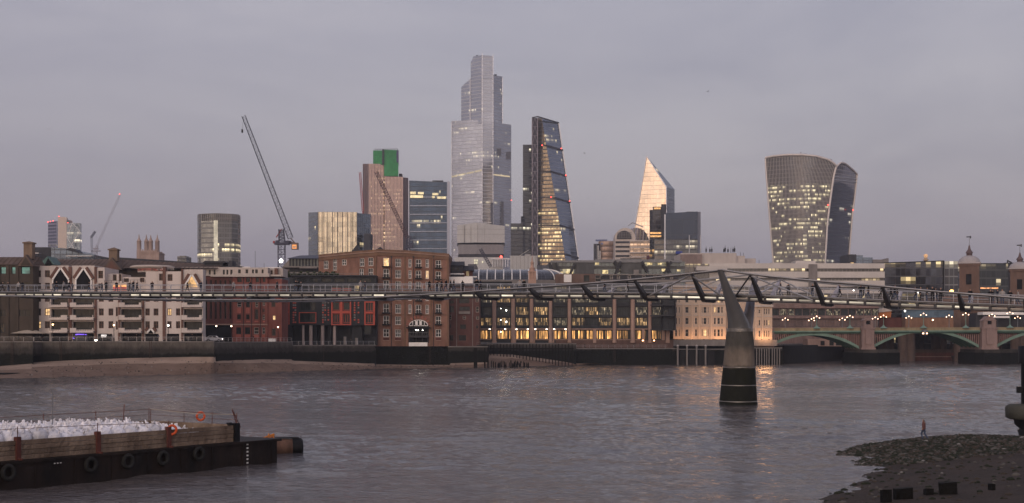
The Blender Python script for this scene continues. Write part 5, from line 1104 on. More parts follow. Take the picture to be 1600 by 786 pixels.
# moored barge under the arch and an old dark hull
t=Fr('moored_barge','rusty red moored barge seen under the right hand bridge arch','barge',1468,535,0)
mb=MB(); mb.prism([(t.u(1420),-.2),(t.u(1516),-.2),(t.u(1522),t.z(551)),(t.u(1414),t.z(551)),(t.u(1410),t.z(548.5))],0,7); mb.build('hull',pm('rust_red_hull',(.14,.055,.045),.8,var=.35),t)
mb=MB(); mb.box(t.u(1424),t.u(1512),.5,6,t.z(551),t.z(546)); mb.box(t.u(1490),t.u(1508),1,5,t.z(546),t.z(538)); mb.build('hold_and_cabin',pm('brown_hatch',(.10,.065,.05),.85),t)
mb=MB(); mb.box(t.u(1416),t.u(1520),-.12,-.0,t.z(558),t.z(556.6)); mb.build('rubbing_strake',pinkst,t)
t=Fr('dark_pontoon','low dark pontoon on the water behind the bridge pier','pontoon',1560,520,0); mb=MB(); mb.prism([(t.u(1500),-.2),(t.u(1640),-.2),(t.u(1642),t.z(556)),(t.u(1496),t.z(556))],0,8); mb.box(t.u(1558),t.u(1640),1,7,t.z(556),t.z(546)); mb.build('pontoon_hull',pm('brown_pontoon',(.07,.05,.04),.85),t)
# ================================================================== TOWERS
def P2(px,D): return (Xp(px,D),D)
def tower(name,label,px,D,cat='tower',zb=6): return Fr(name,label,cat,px,D,zb)
def L2(t,px,dy): D=t.D+dy; return (Xp(px,D)-t.x,dy)     # local plan point for a pixel column at extra depth dy
def zl(t,py,dy=0): return CH+(HY-py)/F*(t.D+dy)-t.zb
def body(t,pts,ys,mat,name='glass_wall',z0=0,mt=None):
    """pts [(px,dy)], ys per point top rows"""
    if not hasattr(ys,'__len__'): ys=[ys]*len(pts)
    mb=MB(); mb.loft([L2(t,p,d) for p,d in pts],z0,[zl(t,y,d) for y,(p,d) in zip(ys,pts)],0,1); return mb.build(name,[mat,mt or darkroof],t)
def fins(t,pxa,pxb,dya,dyb,ya,yb,n,w_,d_,mat,z0=0,name='fins'):
    mb=MB()
    for k in range(n+1):
        f=k/n; px=pxa+(pxb-pxa)*f; dy=dya+(dyb-dya)*f; x,y=L2(t,px,dy); zt=zl(t,ya+(yb-ya)*f,dy); mb.box(x-w_/2,x+w_/2,y-d_,y,z0,zt)
    return mb.build(name,mat,t,kind='stuff')
def floors(t,pts,z0,z1,step,h,pr,mat,name='floor_bands'):
    mb=MB(); z=z0
    P_=[Vector(L2(t,p,d)) for p,d in pts]
    while z<z1:
        for a,b in zip(P_,P_[1:]):
            d=(b-a).normalized(); n=Vector((d.y,-d.x))*pr
            mb.loft([tuple(a+n),tuple(b+n),tuple(b-n*.01),tuple(a-n*.01)],z,z+h)
        z+=step
    return mb.build(name,mat,t,kind='stuff')
def beacon(t,px,py,dy,r=1.2,mat=None,name='red_beacon'):
    r*=.62
    x,y=L2(t,px,dy); mb=MB(); mb.ball((x,y,zl(t,py,dy)),r,6,4); return mb.build(name,mat or lampr,t)
# distant trio
t=tower('distant_blue_tower','slim dark blue tower with red beacons, left of the distant trio',82,2200)
body(t,[(75,0),(88,-10),(91,10),(77,30)],[347.5,345.5,345.5,347.5],glass('navy_glass',(.03,.036,.08),.5,4,5.2,.05,lw=.1,lh=.45,frame=(.20,.19,.26),ls=.4)); beacon(t,75,347,-3); beacon(t,79,346,-3); beacon(t,83,345,-10)
t=tower('distant_beige_tower','slim beige slab tower in the middle of the distant trio',98,2150)
body(t,[(90.5,0),(104,-8),(106,12),(96,30)],[338.5,339.5,341,341],pm('warm_beige_slab',(.60,.48,.39),.7,var=.08),mt=stone); body(t,[(104,-2),(113,6),(111,20),(105,25)],[343,345,345,343],pm('sandy_pink_cladding',(.36,.26,.22))); beacon(t,92,338,-4,1.1)
t=tower('distant_grey_tower','grey glass tower with diagonal braces, right of the distant trio',116,2050)
body(t,[(104.5,0),(125,-4),(127.5,10),(110,40)],[348.5,348.5,350,350],glass('grey_far_glass',(.13,.155,.17),.7,5,5.5,.22,(1,.85,.6),.9,lw=.1,lh=.2,frame=(.2,.22,.24)))
mb=MB(); [beam(mb,(L2(t,a,-8)[0],-8,zl(t,b)),(L2(t,c,-8)[0],-8,zl(t,d)),.9) for a,b,c,d in ((105,372,113,349),(113,349,125,362),(125,362,106,392),(105,372,118,392))]; mb.build('braces',lsteel,t); beacon(t,106,348,-3,1); 
# church tower with four pinnacles
t=tower('gothic_church_tower','pale gothic church tower with four tall pinnacles','church tower',650) if 0 else Fr('gothic_church_tower','pale gothic church tower with four tall pinnacles','church tower',231,650,6)
gst=pm('church_stone',(.34,.25,.215),.9,var=.2); mb=MB(); x0,x1=t.u(214.5),t.u(248.5); hh=x1-x0; mb.box(x0,x1,0,hh,0,t.z(394)); mb.box(x0-.25,x1+.25,-.25,hh+.25,t.z(396.5),t.z(395.5)); mb.box(x0+1,x1-1,-.15,.3,t.z(394),t.z(391.5)); mb.box(x0+1,x1-1,hh-.3,hh+.1,t.z(394),t.z(391.5))
for k in range(9): mb.box(x0+1.3+k*.95,x0+1.8+k*.95,-.1,.25,t.z(391.5),t.z(389.6))
mb.build('wall',gst,t)
for px,yy,top in ((217.3,0.8,366),(228.8,9.0,366.5),(235.5,1.2,367.5),(245.8,8.5,366.5)):
    D=650+yy; x=Xp(px,D)-t.x; r=1.05; z=lambda y_: CH+(HY-y_)/F*D-6
    mb=MB(); mb.lathe([(r*1.1,z(405)),(r*1.1,z(392)),(r,z(391)),(r,z(378)),(r*1.15,z(377.5)),(r*.9,z(376)),(.35,z(372)),(.12,z(top))],8,(x,yy,0)); mb.build('pinnacle',gst,t)
t=Fr('small_dark_block','small dark glass block on the skyline left of the rounded tower','office block',283,760,6); mb=MB(); mb.box(t.u(277),t.u(291),0,12,0,t.z(400.5)); mb.box(t.u(280),t.u(289),1,10,t.z(400.5),t.z(399.5)); mb.build('glass_wall',glass('small_dark_glass',(.04,.05,.065),.6,2,3.5,.08,lw=.15,lh=.25,frame=(.05,.05,.06)),t)
t=Fr('low_roofscape','low dark roofs stretching between the church tower and the rounded tower','roofs',200,480,6); mb=MB(); mb.prism([(t.u(160),0),(t.u(345),0),(t.u(345),t.z(413)),(t.u(283),t.z(408.5)),(t.u(215),t.z(404)),(t.u(184),t.z(402)),(t.u(160),t.z(403))],0,30); mb.build('roof',darkroof,t)
# rounded tower
t=tower('rounded_grey_tower','broad grey tower with rounded corners and scattered lit rooms left of the crane',342,1050)
pts=[(308.3,14),(308.6,8),(310.5,3),(314,1),(338,-3),(362,0),(372,6),(375.5,14),(376,30),(372,48),(316,48)]
body(t,pts,[337,335.5,334.5,334,333,334,335,337,338,338,338],glass('rounded_tower_glass',(.16,.155,.14),.6,1.9,3.7,.14,(1,.82,.48),1.0,lw=.14,lh=.28,frame=(.15,.145,.135),zlim=78,band=.35))
mb=MB(); x,y=L2(t,337.5,-3.2); mb.box(x-1.6,x+1.4,y-.25,y,0,zl(t,345)); mb.build('lit_stair_strip',em('stair_strip_glow',(1,.85,.62),.42,.35,.2),t)
mb=MB()
for k in range(22):
    px=309.5+(66-2)*k/21; dy=interp([(308,9),(314,.6),(338,-3),(362,0),(372,6),(376,14)],px)[0]; x,y=L2(t,px,dy); mb.box(x-.25,x+.25,y-.6,y,zl(t,345),zl(t,334.3))
mb.build('crown_fins',pm('brownish_metal',(.17,.15,.14),.5,.3),t,kind='stuff')
# lattice crane
def crane(name,label,pts,D,mat,ww=2.2,cab=True):
    pass
t=Fr('luffing_tower_crane','tall dark luffing tower crane with raised lattice jib and orange sign on its counterweight','crane',440,620,6)
cs=pm('crane_navy_steel',(.05,.05,.075),.6,.2); cr_=pm('crane_red',(.35,.05,.04),.6)
mb=MB(); lattice(mb,(0,0,0),(0,0,t.z(382)),2.9,20,.18,.09); mb.tube((0,-1.5,0),(0,-1.5,t.z(382)),.16,4); mb.build('mast',cs,t)
mb=MB(); mb.box(-3.0,3.4,-1.8,1.8,t.z(382.5),t.z(379.5)); mb.box(-2.4,-1.2,-2,0,t.z(379.5),t.z(376)); mb.box(1.6,3.6,-1.6,1.2,t.z(379.5),t.z(376.5)); mb.box(3.7,4.2,-1,1,t.z(381.5),t.z(376.5)); mb.box(-3.6,-2.9,-1.6,.4,t.z(380.5),t.z(376.8),1); mb.build('machinery_deck',[cs,cr_],t)
mb=MB(); lattice(mb,(.2,0,t.z(379)),(-.2,0,t.z(358)),2.6,8,.16,.09,w2=2.0); mb.tube((-2.4,0,t.z(371)),(0,0,t.z(358)),.25,5,m=1); mb.build('a_frame',[cs,cr_],t)
J0=Vector((t.u(443.5),0,t.z(352))); J1=Vector((t.u(380.5),0,t.z(181))); J2=Vector((t.u(457),0,t.z(377)))
mb=MB(); lattice(mb,t.P(454,372),J1,2.2,34,.12,.06,w2=1.5); mb.build('jib',cs,t)
mb=MB(); mb.tube(J1,J1+Vector((-.5,0,-6)),.05,4); mb.box(J1.x-.9,J1.x-.2,-.3,.3,J1.z-7.5,J1.z-6); mb.build('hook_line',black,t)
mb=MB(); mb.tube(t.P(454,372),t.P(461,380),.35,4); mb.tube(t.P(449,376),t.P(461,380),.25,4); mb.tube(t.P(446,379),t.P(459,379),.2,4)
mb.box(t.u(456),t.u(466),-1.3,1.3,t.z(390),t.z(379.5)); mb.build('counterweight',pm('counterweight_grey',(.16,.13,.12)),t)
mb=MB(); mb.box(t.u(457.2),t.u(464),-1.36,-1.31,t.z(389),t.z(382.5),0); mb.box(t.u(458.2),t.u(463),-1.41,-1.37,t.z(387.2),t.z(385.2),1); mb.build('orange_sign',[em('orange_sign_glow',(1,.35,.08),.8,.1),offw],t)
mb=MB(); mb.ball(t.P(440.5,408,-2.4),.8,10,6); mb.build('floodlight',em('crane_floodlight_glow',(1,.93,.82),14,.05),t)
# far thin cranes on the left
t=Fr('faint_distant_crane','thin faint crane with a red tip light, far behind the blue vaulted offices','crane',152,1900,6)
fc=pm('haze_pale_crane_steel',(.30,.27,.30),.7); mb=MB(); mb.tube(t.P(152,400),t.P(152,384),.5,4); lattice(mb,t.P(148,398),t.P(152,383),2.5,6,.15,.09); lattice(mb,t.P(152,383),t.P(188,303),2.0,18,.10,.05); mb.box(t.u(143),t.u(157),-2,2,t.z(393),t.z(391.5)); mb.box(t.u(146),t.u(154),-2,2,t.z(389.5),t.z(388)); mb.build('jib',fc,t); mb=MB(); mb.ball(t.P(187.5,303.5,-2),.7,6,4); mb.build('red_beacon',lampr,t)  # crane steel paled towards the sky: haze put into its colour
t=Fr('distant_crane_fragment','short dark crane jib left of the faint crane','crane',145,1850,6); mb=MB(); lattice(mb,t.P(142.5,371),t.P(149,361.5),2,5,.3,.2); lattice(mb,t.P(144,398),t.P(143,371),2,9,.12,.07); mb.build('jib',cs,t)
# reflective low glass block
t=tower('bright_glass_block','square glass block brightly mirroring the western sky, right of the tall crane',530,1150)
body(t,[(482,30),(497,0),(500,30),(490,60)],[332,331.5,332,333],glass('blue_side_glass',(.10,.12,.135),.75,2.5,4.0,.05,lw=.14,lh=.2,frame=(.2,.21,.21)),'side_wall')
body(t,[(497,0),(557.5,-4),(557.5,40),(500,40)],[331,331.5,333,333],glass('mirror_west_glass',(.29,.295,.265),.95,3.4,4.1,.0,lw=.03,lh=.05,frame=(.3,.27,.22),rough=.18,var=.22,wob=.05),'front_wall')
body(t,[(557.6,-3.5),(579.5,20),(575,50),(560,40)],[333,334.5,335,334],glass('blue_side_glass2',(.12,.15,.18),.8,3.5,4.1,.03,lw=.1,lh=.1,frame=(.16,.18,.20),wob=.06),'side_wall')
fins(t,497,557.5,-.0,-4,331,331.5,8,.55,.7,pm('bronze_fin',(.13,.11,.09),.5,.3)); fins(t,497,557.5,0,-4,331,331.5,24,.25,.4,pm('thin_fin',(.35,.31,.25),.5,.3),name='thin_fins'); mb=MB(); mb.box(L2(t,568,-8)[0],L2(t,579,-8)[0],-8,8,0,zl(t,366)); mb.build('dark_block',darkroof,t)
# ribbed tower with green scaffold top
t=tower('ribbed_tower_green_top','tall brown ribbed tower with green sheeted scaffolding at its top',602,1400)
rib=pm('pink_rib_metal',(.60,.43,.37),.6,.1,var=.12); rg=glass('ribbed_glass',(.13,.08,.06),.45,1.3,3.9,.5,(1,.72,.42),.55,lw=.1,lh=.3,frame=(.16,.11,.09),mode='x',band=.5)
rgd=pm('ribbed_tower_side',(.13,.095,.10),.6,.2)
body(t,[(567.3,14),(577,0),(577,30),(570,40)],256,rgd,'side_wall'); body(t,[(577,0),(598.3,-2),(598.3,30),(577,30)],[256,256.5,256.5,256],rg)
body(t,[(598.3,-2),(604,-4),(604,30),(598.3,30)],257,rib,'rib_wall'); body(t,[(599,-4),(629,-4),(629,30),(599,30)],[276,276.5,276.5,276],rg); body(t,[(629,-4),(637.5,12),(636,40),(629,30)],[277,278,278,277],rgd,'side_wall')
fins(t,577,598,0,-2,256,256.5,9,1.0,1.2,rib); fins(t,603,629,-4,-4,276,276.5,12,1.0,1.2,rib)
fins(t,567.3,577,14,0,256,256,4,.5,.6,pm('shaded_rib',(.26,.18,.16))); fins(t,629,637.5,-4,12,277,278,4,.5,.6,pm('shaded_rib',(.26,.18,.16)))  # rib colour darkened on the side faces, their shade painted in
gsc=glass('green_scaffold_sheet',(.030,.27,.075),.0,2.0,2.0,0,lw=.15,lh=.12,frame=(.02,.12,.04),rough=.8,frough=.8,mode='x',var=.15)
body(t,[(583,2),(600,-5),(600,30),(584,30)],235,gsc,'green_sheeting',z0=zl(t,258)); body(t,[(600,-5.2),(622.5,-6),(622.5,24),(600,24)],[234,234.5,234.5,234],gsc,'green_sheeting',z0=zl(t,276)); body(t,[(619.5,-7),(622.8,-6.5),(623,20),(619,20)],235,pm('scaffold_purple',(.09,.07,.15)),'scaffold_side',z0=zl(t,255))
mb=MB(); [mb.tube((L2(t,p,0)[0],0,zl(t,236)),(L2(t,p,0)[0],0,zl(t,232.5)),.2,4) for p in (586,590,594,598,603,607,611,616,621)]; mb.tube((L2(t,585,0)[0],0,zl(t,233.2)),(L2(t,622,0)[0],0,zl(t,232.8)),.3,4); mb.box(L2(t,598,0)[0],L2(t,601,0)[0],-6.5,-5,zl(t,258),zl(t,234.5)); mb.box(L2(t,623,0)[0],L2(t,628,0)[0],2,9,zl(t,276),zl(t,271)); mb.build('scaffold_poles',dsteel,t)
t=Fr('red_luffing_crane','thin red crane jib left of the ribbed tower','crane',567,1250,6); mb=MB(); lattice(mb,t.P(567,330),t.P(562.5,269),1.6,20,.2,.1); mb.tube(t.P(567,400),t.P(567,330),.6,5); mb.build('jib',cr_,t)
t=Fr('dark_site_crane','dark lattice crane leaning across the front of the ribbed tower','crane',636,1000,6); mb=MB(); lattice(mb,t.P(637,372),t.P(587.5,268),2.3,34,.22,.12); mb.build('jib',pm('dark_red_crane_steel',(.075,.04,.045)),t); mb=MB(); lattice(mb,t.P(638,400),t.P(638,372),2.4,8,.2,.12); mb.box(t.u(632),t.u(646),-2,2,t.z(388),t.z(386)); mb.box(t.u(640),t.u(645),-2,2,t.z(386),t.z(380)); lattice(mb,t.P(636,386),t.P(640,368),2,6,.2,.1); mb.tube(t.P(640,368),t.P(648,384),.3,4); mb.build('mast',cs,t)
# dark banded office
t=tower('navy_banded_tower','dark blue glass tower with thin white floor lines and a lit upper storey',670,1300)
body(t,[(639.5,0),(698.5,-2),(698.5,40),(639.5,40)],[282,284.5,284.5,282],glass('navy_band_glass',(.022,.036,.062),.9,1.6,3.9,.07,(1,.82,.5),.55,lw=.08,lh=.1,frame=(.03,.035,.045),mode='x',band=.25))
floors(t,[(641,-.2),(698,-2)],6,zl(t,298),8.0,.7,.7,pm('white_floor_line',(.42,.43,.48),.5)); mb=MB(); [mb.box(L2(t,a,-2.4)[0],L2(t,b,-2.4)[0],-2.9,-2.2,zl(t,d),zl(t,c)) for a,b,c,d in ((641,650,300,304),(653,662,300.5,304),(641,661,305.5,309.5),(675.5,685,302,305.5),(675,679,307,310),(683,697,307.5,311))]; mb.build('lit_storey',em('lit_storey_glow',(1,.78,.42),.7,.4,.3),t)
body(t,[(698.6,-3),(703,-2),(703,30),(698.6,30)],283.5,pm('pale_edge_panel',(.50,.50,.55),.6,var=.05),'white_edge'); body(t,[(638.2,-1),(639.4,-1),(639.4,20),(638.2,20)],282,pm('pale_edge_panel',(.50,.50,.55)),'white_edge')
mb=MB(); mb.box(L2(t,675,0)[0],L2(t,692,0)[0],5,12,zl(t,283.5),zl(t,281)); mb.build('roof_plant',darkroof,t)
# tallest stepped tower
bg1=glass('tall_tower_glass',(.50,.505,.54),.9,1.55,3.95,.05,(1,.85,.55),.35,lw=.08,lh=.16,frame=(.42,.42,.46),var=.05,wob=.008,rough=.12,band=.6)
bg2=glass('tall_tower_glass_shaded',(.37,.375,.41),.9,1.55,3.95,.05,(1,.85,.55),.35,lw=.08,lh=.16,frame=(.33,.33,.36),var=.05,wob=.008,rough=.12,band=.6)  # same glass darkened: shade of the right-hand faces put into its colour
t=tower('tallest_stepped_tower','tallest grey glass skyscraper with stepped shoulders in the centre of the skyline',752,1550)
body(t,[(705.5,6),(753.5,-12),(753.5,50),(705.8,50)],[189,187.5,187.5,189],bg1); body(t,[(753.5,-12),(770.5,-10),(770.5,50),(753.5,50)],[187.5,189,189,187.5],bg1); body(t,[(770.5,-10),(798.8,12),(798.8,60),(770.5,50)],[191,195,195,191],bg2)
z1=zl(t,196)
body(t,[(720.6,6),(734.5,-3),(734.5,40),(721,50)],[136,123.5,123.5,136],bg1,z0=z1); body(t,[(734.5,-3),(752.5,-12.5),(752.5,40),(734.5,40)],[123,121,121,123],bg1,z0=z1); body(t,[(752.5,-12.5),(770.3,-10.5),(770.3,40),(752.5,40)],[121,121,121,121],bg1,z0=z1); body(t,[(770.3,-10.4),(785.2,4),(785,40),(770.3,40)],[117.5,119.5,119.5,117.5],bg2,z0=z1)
z2=zl(t,126)
body(t,[(735.5,0),(739.5,-4),(739.5,30),(736,30)],[98,88.5,88.5,98],bg1,z0=z2); body(t,[(739.5,-4),(752.8,-13),(752.8,30),(739.5,30)],[88,86,86,88],bg1,z0=z2); body(t,[(752.8,-13),(770,-11),(770,30),(752.8,30)],[86,87.5,87.5,86],bg1,z0=z2)
mb=MB()
for px,dy,ya in ((753.5,-13,87),(770.4,-11,88),(734.5,-3.5,123),(785,3.5,120),(705.6,5.6,189)): x,y=L2(t,px,dy); mb.box(x-.3,x+.3,y-.5,y+.4,0,zl(t,ya))
mb.build('pale_edge_lines',pm('pale_glass_edge',(.55,.55,.60),.35,.4),t)
mb=MB(); [mb.box(L2(t,a,d)[0],L2(t,b,d)[0],d-.5,d,zl(t,y1_),zl(t,y0_)) for a,b,d,y0_,y1_ in ((776,783,-4.5,233,244),(791,798,6.5,236,248),(767,770.4,-11.6,318,352),(782.5,787,-1,315,352))]; mb.build('dark_vents',pm('dark_vent',(.10,.10,.12),.6),t)
mb=MB(); xa,ya_=L2(t,706,5.5); xb,yb_=L2(t,753,-12.3); 
for k in range(26):
    f=k/26; g_=.6/26; yy=276-(276-268)*f if 0 else 276-6*f
    if k%7!=5: mb.add([(xa+(xb-xa)*f,ya_+(yb_-ya_)*f-.5,zl(t,276.2-9*f*.8)),(xa+(xb-xa)*(f+g_),ya_+(yb_-ya_)*(f+g_)-.5,zl(t,276.2-9*f*.8)),(xa+(xb-xa)*(f+g_),ya_+(yb_-ya_)*(f+g_)-.5,zl(t,274-9*f*.8)),(xa+(xb-xa)*f,ya_+(yb_-ya_)*f-.5,zl(t,274-9*f*.8))],[(0,1,2,3)])
for k in range(14):
    f=k/14; x,y=L2(t,772+26*f,-9+20*f); mb.box(x-.6,x+.5,y-1,y-.8,zl(t,275.5),zl(t,273.4))
mb.build('lit_plant_floor',em('plant_floor_glow',(1,.78,.45),.55,.4),t,kind='stuff')
mb=MB(); [mb.box(L2(t,a,0)[0],L2(t,b,0)[0],0,4,zl(t,c),zl(t,d)) for a,b,c,d in ((744,746.5,88,86),(772,776,118,116))]; mb.build('roof_plant',dsteel,t); beacon(t,799,313,12,.8)
# pale building in front of it
t=tower('pale_boxy_building','pale grey boxy building with a darker band, in front of the tallest tower',752,950)
body(t,[(714.5,4),(745,0),(788.5,3),(788.5,40),(714.5,40)],[352,348,353,353,352],pm('pale_grey_panels',(.46,.45,.44),.7,.0,var=.08),'upper_box',z0=zl(t,379)); body(t,[(716,3),(745,-1),(787,2),(787,40),(716,40)],382,pm('grey_band_panels',(.23,.215,.22),.7,var=.1),'dark_band',z0=zl(t,397))
mb=MB(); 
for k in range(1,7): x=L2(t,714.5+74*k/7,0)[0]; mb.box(x-.06,x+.06,-.06+3.0*abs(k-3)/3.6,3.5,zl(t,379),zl(t,352))
for yy in (358,366): mb.loft([L2(t,714.5,3.9),L2(t,745,-.1),L2(t,788.5,2.9),L2(t,788.5,5),L2(t,745,2),L2(t,714.5,6)],zl(t,yy),zl(t,yy-.3))
mb.build('panel_joints',gstone,t,kind='stuff')
body(t,[(710,2),(725,-4),(786,-3),(789,20),(710,30)],402,pm('pale_lower_panels',(.50,.49,.48),.7,.0,var=.08),'lower_drum'); mb=MB(); mb.box(L2(t,718,0)[0],L2(t,786,0)[0],-.5,8,zl(t,402),zl(t,397)); mb.build('recess',darkroof,t)
mb=MB(); [mb.box(L2(t,a,-4)[0],L2(t,a+1.3,-4)[0],-5.5,-4.2,zl(t,418),zl(t,404)) for a in range(769,796,4)]; mb.box(L2(t,767,-4)[0],L2(t,797,-4)[0],-5,-4.2,zl(t,406),zl(t,404)); mb.tube((L2(t,740,0)[0],2,zl(t,351)),(L2(t,768,0)[0],2,zl(t,347)),.25,4); mb.build('white_frames',lsteel,t); beacon(t,783,401,-6,1.3); mb=MB(); [mb.box(L2(t,a,-5)[0],L2(t,a+2,-5)[0],-5.2,-4.9,zl(t,b+3),zl(t,b)) for a,b in ((741,406),(744.5,406),(741,410),(753,408.5),(744,410))]; mb.build('lit_windows',em('pale_yellow_glow',(1,.9,.6),.6,.2),t,kind='stuff')
t=Fr('small_dark_crane','short dark crane jib leaning in front of the pale boxy building','crane',768,800,6); mb=MB(); lattice(mb,t.P(767,417),t.P(750.5,389),1.6,9,.22,.14); mb.build('jib',cs,t)
t=Fr('pale_screen_block','pale concrete screen block behind the glass vault','office block',817,850,6); mb=MB(); mb.box(t.u(797),t.u(839),0,25,0,t.z(399.5)); mb.box(t.u(820),t.u(829),-.3,5,t.z(399.5),t.z(397.5)); mb.tube(t.P(812,399.5),t.P(827,390),.2,4); mb.build('wall',pm('pale_screen',(.42,.41,.40),.8,var=.1),t); mb=MB(); [mb.box(t.u(a),t.u(a)+.15,-.15,0,0,t.z(400)) for a in range(801,838,6)]; mb.build('joints',gstone,t,kind='stuff')
# church steeple in front of the vault
t=Fr('stone_church_steeple','small warm-lit tiered stone church steeple in front of the glass vault','church steeple',831.5,462,6)
ps=pm('warm_lit_steeple',(.42,.27,.21),.85,var=.2); mb=MB(); z=t.z; s=lambda px: px*462/F  # warm pink light on the steeple is put into its stone colour
mb.box(-s(6),s(6),-s(6),s(6),0,z(437)); 
for x in (-1,1):
    for y in (-1,1): mb.box(x*s(4.6)-s(1.2),x*s(4.6)+s(1.2),y*s(4.6)-s(1.2),y*s(4.6)+s(1.2),z(437),z(425))
mb.box(-s(1),s(1),-s(5.5),s(5.5),z(437),z(425)); mb.box(-s(3.3),s(3.3),-s(3.3),s(3.3),z(437),z(425)); mb.box(-s(6.3),s(6.3),-s(6.3),s(6.3),z(425),z(423.6)); mb.build('belfry',ps,t)
mb=MB(); mb.lathe([(s(4.2),z(423.6)),(s(4.2),z(419)),(s(4.6),z(418.6)),(s(2.6),z(417.5)),(s(2.4),z(411)),(s(2.9),z(410.6)),(s(1.2),z(408)),(s(.5),z(402)),(s(.15),z(398))],8); mb.build('spire',ps,t)
# wedge tower
t=tower('dark_core_tower','narrow black service tower behind the left edge of the wedge-shaped tower',808,1420)
dg=glass('black_core_glass',(.014,.016,.02),.5,2.0,4.0,.08,(1,.9,.65),.8,lw=.1,lh=.25,frame=(.02,.02,.025),mode='x'); body(t,[(817,0),(831,0),(831,30),(817,30)],226,dg); body(t,[(798,-3),(817,-3),(817,30),(798,30)],349,dg); body(t,[(814,-2),(820,-4),(820,10),(814,10)],338,dg)
t=tower('wedge_tower','tall wedge-shaped glass tower with one sloping edge and a steel ladder frame',868,1350)
wl_=glass('wedge_lit_glass',(.20,.15,.095),.6,1.6,3.8,.58,(1,.76,.38),.75,lw=.12,lh=.3,frame=(.09,.08,.07),zlim=128,band=.45); wr_=glass('wedge_blue_glass',(.20,.23,.285),.8,1.6,3.8,.06,(1,.8,.45),.4,lw=.06,lh=.12,frame=(.20,.22,.26),band=.4,var=.08,wob=.01)
def wp(px,py,dy): x,y=L2(t,px,dy); return (x,y,zl(t,py,dy))
mb=MB(); D0,D1=0,18
a_,b_,c_,d_=wp(840,184,20),wp(843,184.5,12),wp(877,188,0+20),wp(873,193,16)
A1=wp(840,184,14); B1=wp(846.5,185.3,10); C1=wp(873,193,22); A0=wp(840,415,4); B0=wp(905,527,-8); C0=wp(922.5,527,4)
A0=(A0[0],A0[1],0); B0=(B0[0],B0[1],0); C0=(C0[0],C0[1],0); bk=[(A0[0],60,0),(C0[0],60,0),(C1[0],50,C1[2]),(A1[0],50,A1[2])]
mb.add([A0,B0,B1,A1],[(0,1,2,3)],0); mb.add([B0,C0,C1,B1],[(0,1,2,3)],1); mb.add([C0,bk[1],bk[2],C1],[(0,1,2,3)],1); mb.add([A1,B1,C1,bk[2],bk[3]],[(0,1,2,3,4)],2); mb.add([A0,A1,bk[3],bk[0]],[(0,1,2,3)],2); mb.build('glass_wall',[wl_,wr_,darkroof],t)
mb=MB(); beam(mb,(C0[0],C0[1]-.8,0),(C1[0],C1[1]-.8,C1[2]),1.3)
def lerp3(a,b,f): return tuple(a[i]+(b[i]-a[i])*f for i in range(3))
mb.build('sloping_edge',lsteel,t); mb=MB()
for yy in (227,267,308,350,394):
    f=(527-yy)/(527-185); p=lerp3(A0,A1,f); q=lerp3(B0,B1,f); r=lerp3(C0,C1,(527-yy-6)/(527-191)); o_=Vector((0,-.8,0)); beam(mb,Vector(p)+o_,Vector(q)+o_,1.5); beam(mb,Vector(q)+o_,Vector(r)+o_,1.7)
mb.build('level_bands',pm('dark_band_steel',(.045,.045,.06),.5,.3),t)
mb=MB(); x0,y0=L2(t,831.5,0); x1,_=L2(t,840,0); zt=zl(t,184)
mb.box(x0,x1,1.5,30,0,zt,1)
for k in range(25):
    za,zb_=zt*k/25,zt*(k+1)/25; xm=(x0+x1)/2; beam(mb,(x0,0,za),(x1,0,za),.45); beam(mb,(x0,0,za),(xm,0,zb_),.5); beam(mb,(x1,0,za),(xm,0,zb_),.5)
beam(mb,(x0,0,0),(x0,0,zt),.8); beam(mb,(x1,0,0),(x1,0,zt),.8); mb.build('ladder_frame',[pm('mauve_steel',(.23,.20,.22),.5,.2),pm('dark_frame_back',(.05,.045,.055))],t)
for px,py in ((847,227),(877,232),(884,274),(861,308),(890,314)): beacon(t,px,py,-6,.9)
mb=MB(); beam(mb,(x0,-.5,zt),(x1,-.5,zt+1),1.2); beam(mb,(x1,-.5,zt+1),(C1[0],C1[1]-1,C1[2]+.5),1.2); mb.build('roof_edge',dsteel,t)
# service-piped building
t=tower('piped_metal_building','squat building with round beige metal tanks, white pipes and a blue roof crane',944,1250)
body(t,[(928,4),(937,0),(937,30),(928,30)],381,dsteel,'dark_frame'); mb=MB(); lattice(mb,(L2(t,930,-2)[0],-2,0),(L2(t,930,-2)[0],-2,zl(t,381)),2.4,16,.25,.18); mb.build('stair_frame',steel,t)
mb=MB()
for k in range(4): mb.lathe([(7.2,zl(t,410-k*8.5)),(7.8,zl(t,409-k*8.5)),(7.8,zl(t,403-k*8.5)),(7.2,zl(t,402-k*8.5))],16,(L2(t,949,0)[0],4,0),0,1.0,.6)
mb.build('tanks',pm('beige_metal_tank',(.36,.25,.19),.45,.4),t)
mb=MB(); [mb.tube((L2(t,p,-2)[0],-2,0),(L2(t,p,-2)[0],-2,zl(t,yy)),.45,8) for p,yy in ((934.5,384),(937.5,392))]; mb.build('white_pipes',white,t)
mb=MB(); mb.box(L2(t,931,0)[0],L2(t,949,0)[0],2,4,zl(t,376.5),zl(t,374)); mb.box(L2(t,941,0)[0],L2(t,944,0)[0],2,4,zl(t,381),zl(t,376.4)); mb.box(L2(t,939,0)[0],L2(t,947,0)[0],0,8,zl(t,382),zl(t,379.5)); mb.build('blue_roof_crane',pm('dull_blue_steel',(.12,.15,.27),.6),t)
